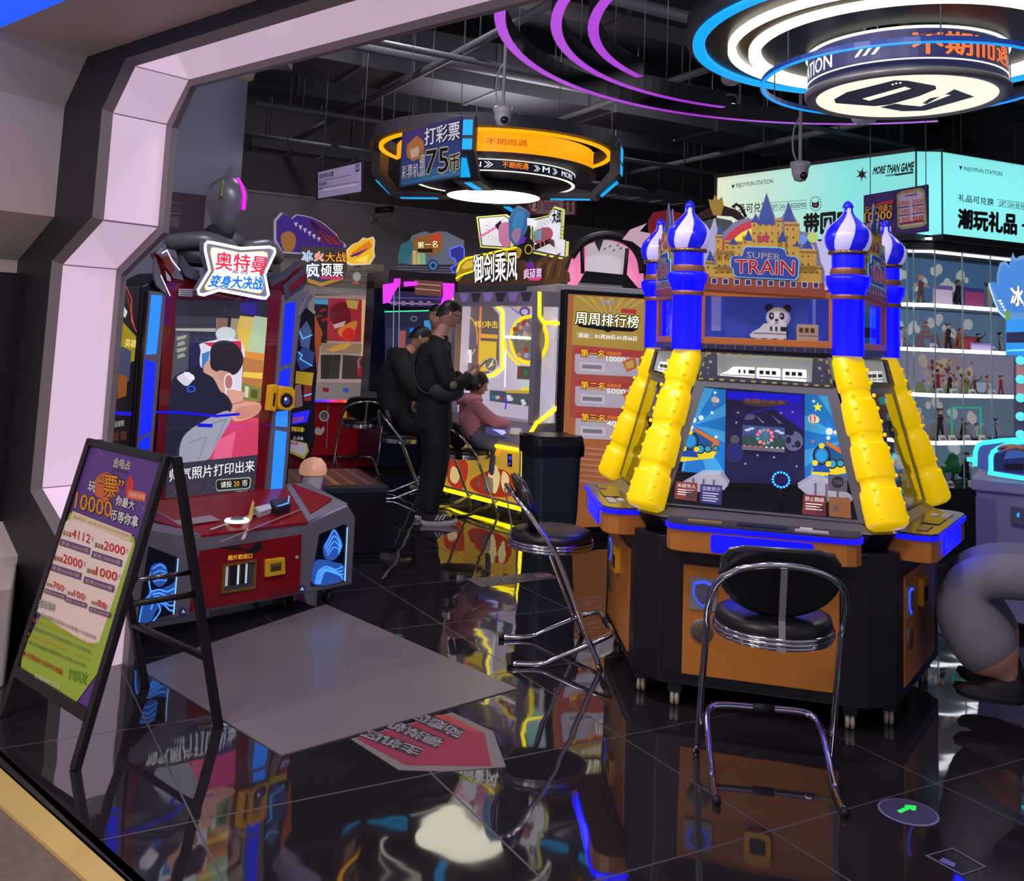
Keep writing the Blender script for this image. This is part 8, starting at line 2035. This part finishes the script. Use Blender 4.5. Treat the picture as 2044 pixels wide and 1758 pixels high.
# ---- amber ring light in the middle
c = atY(985, 393, 9.15); NY = Fr((c.x, c.y, 0), 0)
y = thing('ring_chandelier', 'amber ring ceiling light with navy text band and glowing white disc', 'ceiling light', NY)
CH = M('charcoal_panel', (70, 68, 74), .45); AMB = LED(255, 176, 10, s=1.1); NVB = M('navy_band', (30, 34, 66), .4, 0, .2)
mb = MB(); mb.lathe([(1.19, 3.37), (1.19, 3.26), (1.06, 3.26), (1.04, 3.29), (1.04, 3.37), (1.19, 3.37)], CH, n=72, smooth=False); ring_ = mb.build('outer_ring', y)
mb = MB(); band(mb, 1.10, 3.24, 3.26, AMB, th=.04); mb.build('amber_edge', ring_)
mb = MB(); band(mb, .93, 3.085, 3.27, M('amber_band', (250, 160, 10), .4, 0, .95), th=.03); 
cyl_text(mb, '不期而遇', P(190, 90, 20, e=.6), .932, R(-94), R(-72), 3.15, 3.205); mb.build('amber_band', y)
mb = MB(); mb.lathe([(.93, 3.085), (.93, 3.06), (.70, 3.06), (.70, 3.09)], CH, n=64, smooth=False); band(mb, .96, 3.05, 3.085, CH, th=.1); mb.build('middle_ring', y)
mb = MB(); band(mb, .76, 2.96, 3.06, NVB, th=.03); band(mb, .765, 3.05, 3.058, LED(255, 250, 235, s=1.0), th=.03); band(mb, .765, 2.954, 2.96, LED(255, 250, 235, s=1.0), th=.03)
WT = P(236, 236, 240, e=.9); OT = P(236, 140, 30, e=.9)
for k0 in (0, 180):
    cyl_text(mb, 'STATION', WT, .762, R(-122 + k0), R(-98 + k0), 2.985, 3.03); cyl_text(mb, '》', WT, .762, R(-96 + k0), R(-90 + k0), 2.98, 3.035); cyl_text(mb, '不期而遇', OT, .762, R(-84 + k0), R(-66 + k0), 2.985, 3.04); cyl_text(mb, '》', WT, .762, R(-62 + k0), R(-57 + k0), 2.98, 3.035); cyl_text(mb, '》', WT, .762, R(-46 + k0), R(-41 + k0), 2.98, 3.035); cyl_text(mb, 'MORE', WT, .762, R(-36 + k0), R(-18 + k0), 2.985, 3.035)
    cyl_text(mb, 'M', WT, .762, R(-55 + k0), R(-49 + k0), 2.985, 3.035)
mb.build('navy_band', y)
mb = MB(); mb.lathe([(.74, 2.96), (.5, 2.93), (.36, 3.02), (.34, 3.2)], CH, n=48); mb.lathe([(.34, 3.05), (.38, 2.92), (.46, 2.86), (.46, 2.835), (.43, 2.832)], M('charcoal_dark', (46, 46, 52), .4), n=48); mb.build('lamp_cone', y)
mb = MB(); mb.lathe([(0, 2.832), (.44, 2.832), (.445, 2.845)], LED(255, 250, 226, s=2.8), n=48, smooth=False); mb.build('lamp_disc', y)
CYP = LED(20, 170, 240, s=1.0)
for ang in (-103, -13, 77, 167):
    mb = MB(); prf = [(1.20, 3.34), (1.20, 3.04), (.98, 2.82), (.46, 2.82), (.46, 2.86), (.94, 2.87), (1.11, 3.06), (1.11, 3.34)]
    mb.xz(prf, -.12, .12, CH); arm = mb.build('arm', y, bevel=.006, rz=R(ang))
    mb = MB()
    for (z0, z1) in ((3.17, 3.30), (3.05, 3.14)): mb.box(1.2, 1.205, -.07, .10, z0, z1, CYP)
    mb.box(.55, .92, -.03, .03, 2.812, 2.82, CYP); mb.prism([(1.17, -.05, 2.985), (1.17, .05, 2.985), (1.02, .05, 2.85), (1.02, -.05, 2.85)], [(1.176, -.05, 2.98), (1.176, .05, 2.98), (1.026, .05, 2.845), (1.026, -.05, 2.845)], CYP)
    mb.build('arm_light', arm)
mb = MB()
for a in range(0, 360, 60): wire(mb, (1.1 * math.cos(R(a)), 1.1 * math.sin(R(a)), 3.3), (1.1 * math.cos(R(a)), 1.1 * math.sin(R(a)), 4.6))
mb.build('hanging_wire', y)
# ---- drum with logo and rings above the train machine
c = atY(1806, 193, 4.5); NZ = Fr((c.x, c.y, 0), 0)
d = thing('ring_chandelier', 'navy drum ceiling light with white logo disc, blue and white rings around it', 'ceiling light', NZ)
NV2 = M('navy_drum', (36, 40, 92), .4, 0, .12); GRM = M('drum_rim', (120, 118, 116), .35, .4); WLD = LED(255, 250, 236, s=1.2); BLD = LED(10, 150, 240, s=1.1)
z0 = 2.705
mb = MB(); mb.lathe([(.435, z0 + .21), (.44, z0 + .21), (.44, z0 + .03)], NV2, n=72, smooth=False); drum = mb.build('drum', d)
mb = MB(); mb.lathe([(.40, z0 + .004), (.445, z0), (.455, z0 + .012), (.455, z0 + .03), (.44, z0 + .035)], GRM, n=72); mb.build('drum_rim', drum)
mb = MB(); band(mb, .443, z0 + .064, z0 + .07, WLD, th=.006); band(mb, .45, z0 + .20, z0 + .21, WLD, th=.02); mb.build('light_line', drum)
mb = MB(); mb.lathe([(0, z0 + .006), (.405, z0 + .006)], LED(255, 252, 226, s=1.0), n=64, smooth=False)
def dn(px_, py_): 
    v = NZ.plane(px_, py_, (0, 0, z0 + .003), (0, 0, 1)); return (v.x, v.y, z0 + .003)
LOGO = P(44, 36, 100)
def dface(pts, m): mb.face([dn(*p) for p in pts], m)
o1 = [(1665, 198), (1690, 184), (1786, 160), (1812, 161), (1867, 171), (1869, 178), (1835, 192), (1775, 209), (1745, 212), (1668, 206)]
i1 = [(1721, 197), (1806, 173), (1819, 177), (1735, 201)]
mb.face([dn(*p) for p in [o1[0], o1[1], o1[2], o1[3], o1[4], i1[2], i1[1], i1[0], i1[3], o1[9]]], LOGO); mb.face([dn(*p) for p in [o1[4], o1[5], o1[6], o1[7], o1[8], o1[9], i1[3], i1[2]]], LOGO)
mb.face([dn(*p) for p in [(1756, 214), (1786, 207), (1836, 210), (1856, 196), (1880, 192), (1905, 178), (1945, 193), (1846, 221), (1800, 222)]], LOGO)
mb.face([(a, b, z_ - .001) for a, b, z_ in [dn(*p) for p in [(1796, 208), (1848, 191), (1850, 198), (1838, 206), (1850, 207), (1884, 188), (1898, 189), (1838, 212)]]], LED(255, 252, 226, s=1.0))
for (x_, y_) in ((1782, 168), (1789, 166), (1797, 165)): mb.face([(a, b, z_ - .001) for a, b, z_ in [dn(x_ + 2.5 * math.cos(2 * PI * i / 8), y_ + 1.6 * math.sin(2 * PI * i / 8)) for i in range(8)]], LED(255, 252, 226, s=1.0))
mb.build('logo_disc', drum)
mb = MB(); fa = math.degrees(math.atan2(-c.y, -c.x))
WT2 = P(220, 220, 226, e=.7)
cyl_text(mb, 'STATION', WT2, .442, R(fa - 92), R(fa - 44), z0 + .085, z0 + .155, .05)
for i in range(3):
    a_ = fa - 28 + i * 5; mb.add([((.4425) * math.cos(R(a)), .4425 * math.sin(R(a)), z_) for a, z_ in ((a_, z0 + .10), (a_ + 2.2, z0 + .10), (a_ + 7.5, z0 + .15), (a_ + 5.3, z0 + .15))], [[0, 1, 2, 3]], WT2)
cyl_text(mb, '不期而遇', P(230, 110, 40, e=.7), .442, R(fa + 4), R(fa + 74), z0 + .085, z0 + .185, .05)
mb.build('lettering', drum)
mb = MB(); band(mb, .66, 2.775, 2.80, M('thin_ring_navy', (20, 50, 120), .3, 0, .3), th=.012); band(mb, .662, 2.772, 2.778, BLD, th=.016)
for a in range(20, 380, 60): wire(mb, (.655 * math.cos(R(a)), .655 * math.sin(R(a)), 2.8), (.655 * math.cos(R(a)), .655 * math.sin(R(a)), 4.6), .003)
mb.build('thin_ring', d)
DKS = M('canopy_bronze', (96, 88, 70), .3, .6); DKR = M('ring_dark', (30, 30, 34), .4)
zz = 2.93
mb = MB(); mb.lathe([(.44, zz + .0), (.66, zz + .03)], DKR, n=72, smooth=False); mb.lathe([(.72, zz + .025), (.78, zz + .045)], DKS, n=72, smooth=False); mb.lathe([(.82, zz + .05), (.93, zz + .055)], DKS, n=72, smooth=False); mb.lathe([(.99, zz + .055), (1.02, zz + .06), (1.02, zz + .16), (.3, zz + .2)], DKR, n=72, smooth=False); mb.build('canopy', d)
mb = MB(); mb.lathe([(.66, zz + .03), (.67, zz), (.72, zz), (.72, zz + .03)], LED(255, 250, 236, s=1.5), n=72, smooth=False); mb.build('white_ring', d)
mb = MB(); mb.lathe([(.78, zz + .045), (.785, zz + .02), (.82, zz + .02), (.82, zz + .05)], LED(255, 250, 236, s=1.5), n=72, smooth=False); mb.build('white_ring', d)
mb = MB(); mb.lathe([(.93, zz + .055), (.935, zz + .04), (.99, zz + .04), (.99, zz + .055)], LED(0, 160, 245, s=1.15), n=72, smooth=False); mb.build('blue_ring', d)
mb = MB()
for a in range(0, 360, 45): wire(mb, (.9 * math.cos(R(a)), .9 * math.sin(R(a)), zz + .1), (.9 * math.cos(R(a)), .9 * math.sin(R(a)), 4.6), .004)
mb.tube([(0, 0, zz + .1), (0, 0, 4.6)], .03, BLACK, 10); mb.build('hanging_wire', d)
# ---- purple ribbon arcs
PURL = M('purple_strip', (176, 60, 220), .25, 0, .8)
for i, (r_, a0, a1, lab) in enumerate(((1.95, 62, 262, 'outermost of the three purple light arcs'), (1.68, 108, 262, 'middle one of the three purple light arcs'), (1.50, 140, 262, 'innermost and shortest of the three purple light arcs'))):
    NV_ = Fr((c.x, c.y, 0), 0); zp = 3.02
    p_ = thing('arc_light', lab, 'ceiling light', NV_, 'purple arc lights around the navy drum')
    mb = MB(); n_ = 60
    mb.lathe([(r_ - .05, zp), (r_ - .05, zp + .10), (r_ + .0, zp + .10), (r_, zp)], M('arc_black', (22, 21, 26), .35), (0, 0, 0), n_, smooth=False, a0=R(a0), a1=R(a1)); mb.build('arc_housing', p_)
    mb = MB(); mb.lathe([(r_ - .052, zp + .001), (r_ + .002, zp + .001)], PURL, (0, 0, 0), n_, smooth=False, a0=R(a0), a1=R(a1)); mb.build('light_strip', p_)
    mb = MB()
    for q in range(5):
        a = R(a0 + (a1 - a0) * (q + .5) / 5); wire(mb, ((r_ - .025) * math.cos(a), (r_ - .025) * math.sin(a), zp + .1), ((r_ - .025) * math.cos(a), (r_ - .025) * math.sin(a), 4.6), .003)
    mb.build('hanging_wire', p_)

# ---- hanging signs
def hang(name, label, quad, Y1, th, base, draw, cat='hanging sign', step=.0004, top=4.6):
    """quad TL, TR, BR, BL on the photograph; the sign is an upright board whose right edge stands Y1 away"""
    TR_ = atY(quad[1][0], quad[1][1], Y1); z_ = TR_.z
    TL_ = flo(quad[0][0], quad[0][1], z_)
    f = Fr((TL_.x, TL_.y, 0), math.degrees(math.atan2(TR_.y - TL_.y, TR_.x - TL_.x)))
    wd = (Vector((TR_.x, TR_.y, 0)) - Vector((TL_.x, TL_.y, 0))).length
    zb_ = (f.hit(quad[2][0], quad[2][1], 0)[1] + f.hit(quad[3][0], quad[3][1], 0)[1]) / 2
    t = thing(name, label, cat, f)
    mb = MB(); mb.box(0, wd, 0, th, zb_, z_, base); bd = mb.build('board', t)
    mb = MB(); a2 = Art(f, -.001, mb, step=step); draw(a2); mb.build('print', bd)
    mb = MB()
    for x_ in (wd * .1, wd * .97): wire(mb, (x_, th / 2, z_), (x_, th / 2, top), .003)
    mb.build('hanging_wire', t)
    return t
def dr1(a):
    a.poly([(805, 263), (920, 234), (920, 350), (802, 370)], P(52, 70, 130, e=.12)); a.poly([(805, 263), (920, 234), (920, 262), (804, 292)], P(74, 56, 120, e=.12)); a.poly([(802, 345), (920, 325), (920, 350), (802, 370)], P(46, 110, 150, e=.12))
    a.poly([(812, 290), (832, 270), (846, 282), (848, 312), (824, 322), (812, 312)], P(190, 120, 60, e=.15)); a.poly([(818, 300), (836, 292), (838, 310), (822, 316)], P(216, 190, 150, e=.15)); a.poly([(836, 306), (848, 296), (850, 318), (838, 322)], P(150, 110, 80, e=.12))
    a.outlined('打彩票', P(226, 226, 232, e=.25), P(40, 44, 90), (849, 257), (918, 241), (918, 277), (848, 291), .04, .1)
    a.outlined('75', P(40, 40, 60), P(206, 200, 150, e=.2), (852, 302), (896, 294), (896, 342), (850, 348), .03, .08); a.outlined('币', P(40, 40, 60), P(206, 200, 150, e=.2), (898, 310), (918, 306), (918, 340), (898, 344), .03, .1)
    a.text('免费领', P(220, 216, 220, e=.2), (840, 308), (849, 306), (849, 352), (838, 354), .02); a.outlined('彩票机', P(206, 206, 214, e=.2), P(60, 70, 110), (804, 331), (837, 325), (837, 353), (803, 358), .03, .08); a.text('注册会员即可免费领取游戏币一次', P(120, 170, 200, e=.15), (850, 354), (918, 342), (918, 347), (850, 359))
hang('hanging_sign', 'blue hanging sign reading 75 before the amber ring light', [(803, 263), (922, 232), (922, 352), (800, 373)], 6.6, .012, P(60, 64, 110), dr1)
def dr2(a):
    a.poly([(635, 344), (721, 324), (721, 382), (635, 396)], P(176, 160, 196, e=.2)); a.text('我的特办设置', P(40, 30, 60), (637, 348), (666, 341), (666, 351), (637, 358), .04); a.line([(637, 362), (700, 349)], 1, P(90, 80, 110)); a.text('项目整体……', P(50, 40, 70), (637, 365), (660, 360), (660, 367), (637, 373), .03); a.line([(637, 376), (716, 362)], 1, P(90, 80, 110)); a.line([(637, 381), (710, 369)], 4, P(200, 186, 216, e=.25)); a.poly([(710, 329), (718, 327), (718, 341), (710, 343)], P(40, 34, 60)); a.poly([(711, 331), (717, 329), (717, 339), (711, 341)], P(176, 160, 196, e=.2)); a.line([(712, 331), (716, 340)], 1, P(40, 34, 60)); a.line([(716, 330), (712, 341)], 1, P(40, 34, 60)); a.text('关闭', P(40, 30, 60), (634, 376), (645, 374), (645, 381), (634, 383))
hang('hanging_sign', 'lilac hanging sign drawn like a window left of the amber light', [(633, 342), (723, 321), (723, 384), (633, 398)], 8.0, .02, P(40, 36, 56), dr2)
def dr3(a):
    a.poly([(1725, 391), (1850, 370), (1853, 458), (1728, 475)], P(66, 44, 110, e=.12)); gp_ = [(1790, 388), (1798, 382), (1838, 375), (1846, 380), (1850, 446), (1842, 452), (1800, 458), (1792, 452)]
    a.poly(gp_, P(150, 160, 90, e=.15)); a.poly(shrink(gp_, .86), P(196, 176, 196, e=.15))
    for (t, x_, y_) in (('4112', 1808, 380), ('2000', 1794, 404), ('2000', 1822, 400), ('1000', 1795, 420), ('700', 1823, 416), ('100', 1796, 436), ('88', 1824, 433)):
        a.outlined(t, P(180, 30, 44, e=.2), P(220, 200, 190, e=.15), (x_, y_ - 1), (x_ + 22, y_ - 4), (x_ + 22, y_ + 5), (x_, y_ + 8), .04, .08); a.line([(x_, y_ + 11), (x_ + 22, y_ + 8)], 2.5, P(110, 84, 140))
    a.line([(1800, 447), (1844, 440)], 4, P(150, 30, 40, e=.15)); a.poly([(1752, 406), (1786, 398), (1786, 406), (1752, 412)], P(180, 60, 50, e=.15)); a.outlined('玩“票”你最大', P(220, 170, 90, e=.2), P(60, 30, 60), (1729, 413), (1785, 406), (1785, 420), (1729, 428), .03, .08); a.outlined('10000', P(226, 180, 70, e=.25), P(60, 34, 50), (1728, 426), (1783, 420), (1783, 436), (1728, 445), .04, .08); a.outlined('币等你拿', P(210, 200, 210, e=.2), P(50, 30, 70), (1732, 446), (1772, 441), (1772, 452), (1732, 458), .03, .08); a.poly([(1768, 456), (1782, 451), (1783, 462), (1770, 465)], P(200, 190, 200, e=.15))
hang('hanging_sign', 'purple hanging prize sign in front of the aqua light box', [(1724, 390), (1851, 368), (1854, 460), (1727, 477)], 6.2, .012, P(50, 34, 90), dr3)
def dr4(a):
    a.poly([(1070, 396), (1146, 394), (1146, 428), (1066, 426)], P(150, 120, 130, e=.1)); a.poly([(1078, 394), (1146, 393), (1146, 403), (1084, 404)], P(140, 34, 44, e=.12)); a.text('禁止吸烟', P(220, 210, 206, e=.2), (1086, 394), (1124, 394), (1124, 402), (1086, 402), .03)
    a.ell(1066, 408, 12, 17, P(150, 40, 50, e=.12)); a.ell(1066, 408, 9.5, 14, P(190, 170, 176, e=.1)); a.text('门', P(40, 34, 40), (1060, 402), (1073, 402), (1072, 416), (1060, 416), .06)
    for x_ in (1128, 1139): a.ell(x_, 404, 3, 4, P(60, 50, 56)); a.poly([(x_ - 4, 409), (x_ + 4, 409), (x_ + 2, 424), (x_ - 2, 424)], P(90, 60, 70))
    for i in range(3): a.line([(1086, 407 + i * 5), (1116, 407 + i * 5)], 1.4, P(70, 60, 70))
hang('hanging_sign', 'pink and red notice sign behind the amber ring light', [(1052, 395), (1150, 393), (1148, 430), (1056, 428)], 10.6, .02, P(110, 60, 70), dr4)

# ---- dome cameras, small lamps and detectors
def cctv(px_, py_, Y, lab, top=4.6, s=1.0):
    v = atY(px_, py_, Y); f = Fr((v.x, v.y, 0), 0); t = thing('security_camera', lab, 'security camera', f)
    z = v.z; CW = M('camera_white', (150, 148, 152), .4)
    mb = MB(); mb.tube([(0, 0, z + .06 * s), (0, 0, top)], .011 * s, CW, 10); mb.tube(smooth_path([(.01, 0, z + .38 * s), (-.04 * s, 0, z + .28 * s), (-.045 * s, 0, z + .14 * s), (-.01, 0, z + .06 * s)], 4), .006, M('cable_grey', (130, 130, 136), .5), 5); mb.build('mount_pole', t)
    mb = MB(); mb.lathe([(.0, .075), (.06, .07), (.062, .045), (.052, .03), (.05, 0), (.035, -.045), (0, -.055)], CW, (0, 0, z), 24, sx=s, sy=s); mb.build('housing', t)
    mb = MB(); mb.ball((.012 * s, -.034 * s, z - .018), .026 * s, M('lens_black', (20, 20, 24), .15), 14, 10); mb.build('lens', t)
cctv(1003, 236, 6.0, 'white dome camera hanging before the amber ring light'); cctv(1597, 346, 6.0, 'white dome camera hanging before the aqua light box')
v = atY(492, 150, 6.3); f = Fr((v.x, v.y, 0), 0); t = thing('security_camera', 'beige dome camera under a metal bracket near the portal top', 'security camera', f)
mb = MB(); mb.box(-.05, .25, -.02, .2, v.z + .10, v.z + .16, M('bracket_grey', (110, 110, 116), .5)); mb.tube([(0, 0, v.z + .1), (0, 0, v.z + .04)], .03, M('bracket_grey', (110, 110, 116), .5), 10); mb.tube([(.15, .1, v.z + .16), (.15, .1, 4.6)], .02, M('bracket_grey', (110, 110, 116), .5), 8); mb.build('bracket', t)
mb = MB(); mb.lathe([(0, .06), (.05, .055), (.055, .02), (.045, -.03), (0, -.05)], M('camera_beige', (150, 140, 120), .4), (0, 0, v.z), 20); mb.build('housing', t)
bwv = BW.w2l((0, 0, 0)); q = BW.plane(752, 428, (0, -.16, 0), (0, 1, 0)); f = Fr(tuple(BW.l2w((q.x, q.y, 0))), AX)
t = thing('security_camera', 'white bullet camera on a wall bracket under the amber ring light', 'security camera', f)
mb = MB(); mb.tube([(0, .13, q.z - .04), (0, 0, q.z - .02), (.05, -.08, q.z + .04)], .02, M('camera_white', (150, 148, 152), .4), 8); mb.lathe([(0, .0), (.05, 0), (.05, .02), (0, .02)], M('camera_white', (150, 148, 152), .4), (0, .13, q.z - .04), 16, axis='y'); mb.build('bracket', t)
mb = MB(); mb.tube([(-.02, -.02, q.z + .05), (.14, -.2, q.z + .07)], .04, M('camera_black', (30, 30, 34), .3), 12); mb.build('housing', t)
for (x_, y_, Y, r_, lab) in ((1459, 160, 6.2, .065, 'round white smoke detector under the ceiling left of the navy drum'), (1725, 236, 5.4, .075, 'round pale smoke detector just below the navy drum')):
    v = atY(x_, y_, Y); mb = MB(); mb.lathe([(0, -.03), (r_ * .6, -.028), (r_ * .9, -.01), (r_, .01), (r_, .03), (0, .03)], M('detector_white', (170, 170, 176), .4, 0, .05), (0, 0, v.z), 24); mb.tube([(0, 0, v.z + .03), (0, 0, 4.6)], .012, ROD, 6)
    single('smoke_detector', mb, lab, 'smoke detector', Fr((v.x, v.y, 0)))
v = atY(1463, 214, 7.0); t = thing('spot_lamp', 'small bare bulb lamp at the end of a purple arc', 'lamp', Fr((v.x, v.y, 0)))
mb = MB(); mb.tube([(.02, 0, v.z), (.10, 0, v.z - .03)], .025, M('camera_white', (150, 148, 152), .4), 10); mb.tube(smooth_path([(.04, 0, v.z), (.02, 0, v.z + .09), (-.06, 0, v.z + .08), (-.04, 0, v.z + .0)], 4), .005, ROD, 5); mb.tube([(.05, 0, v.z), (.05, 0, 4.6)], .008, ROD, 6); mb.build('holder', t)
mb = MB(); mb.ball((0, 0, v.z), .03, LED(255, 246, 220, s=1.2), 12, 8); mb.build('bulb', t)
# dark purple board on the pilaster wall
NPb = Fr((lw.x + .02, lw.y, 0), math.degrees(math.atan2(wp.y - lw.y, wp.x - lw.x)))
q = [NPb.plane(*p, (0, -.03, 0), (0, 1, 0)) for p in ((338, 388), (408, 390), (404, 480), (336, 478))]
t = thing('wall_sign', 'dark purple wall sign behind the grey domed topper', 'wall sign', NPb)
mb = MB(); x0, x1 = min(v.x for v in q), max(v.x for v in q); z0_, z1_ = min(v.z for v in q), max(v.z for v in q)
mb.box(x0, x1, -.04, -.005, z0_, z1_, P(60, 22, 50, e=.08)); mb.build('board', t)
mb = MB(); a2 = Art(NPb, -.041, mb); a2.text('INJOYFUN', P(130, 110, 130, e=.1), (337, 402), (362, 404), (362, 411), (337, 409), .04); a2.text('STATION', P(130, 110, 130, e=.1), (337, 413), (360, 414), (360, 421), (337, 420), .04); a2.line([(337, 425), (360, 426)], 2, P(130, 110, 130, e=.1)); a2.poly([(340, 432), (358, 433), (356, 455), (340, 453)], P(90, 76, 96, e=.08)); mb.build('print', t)
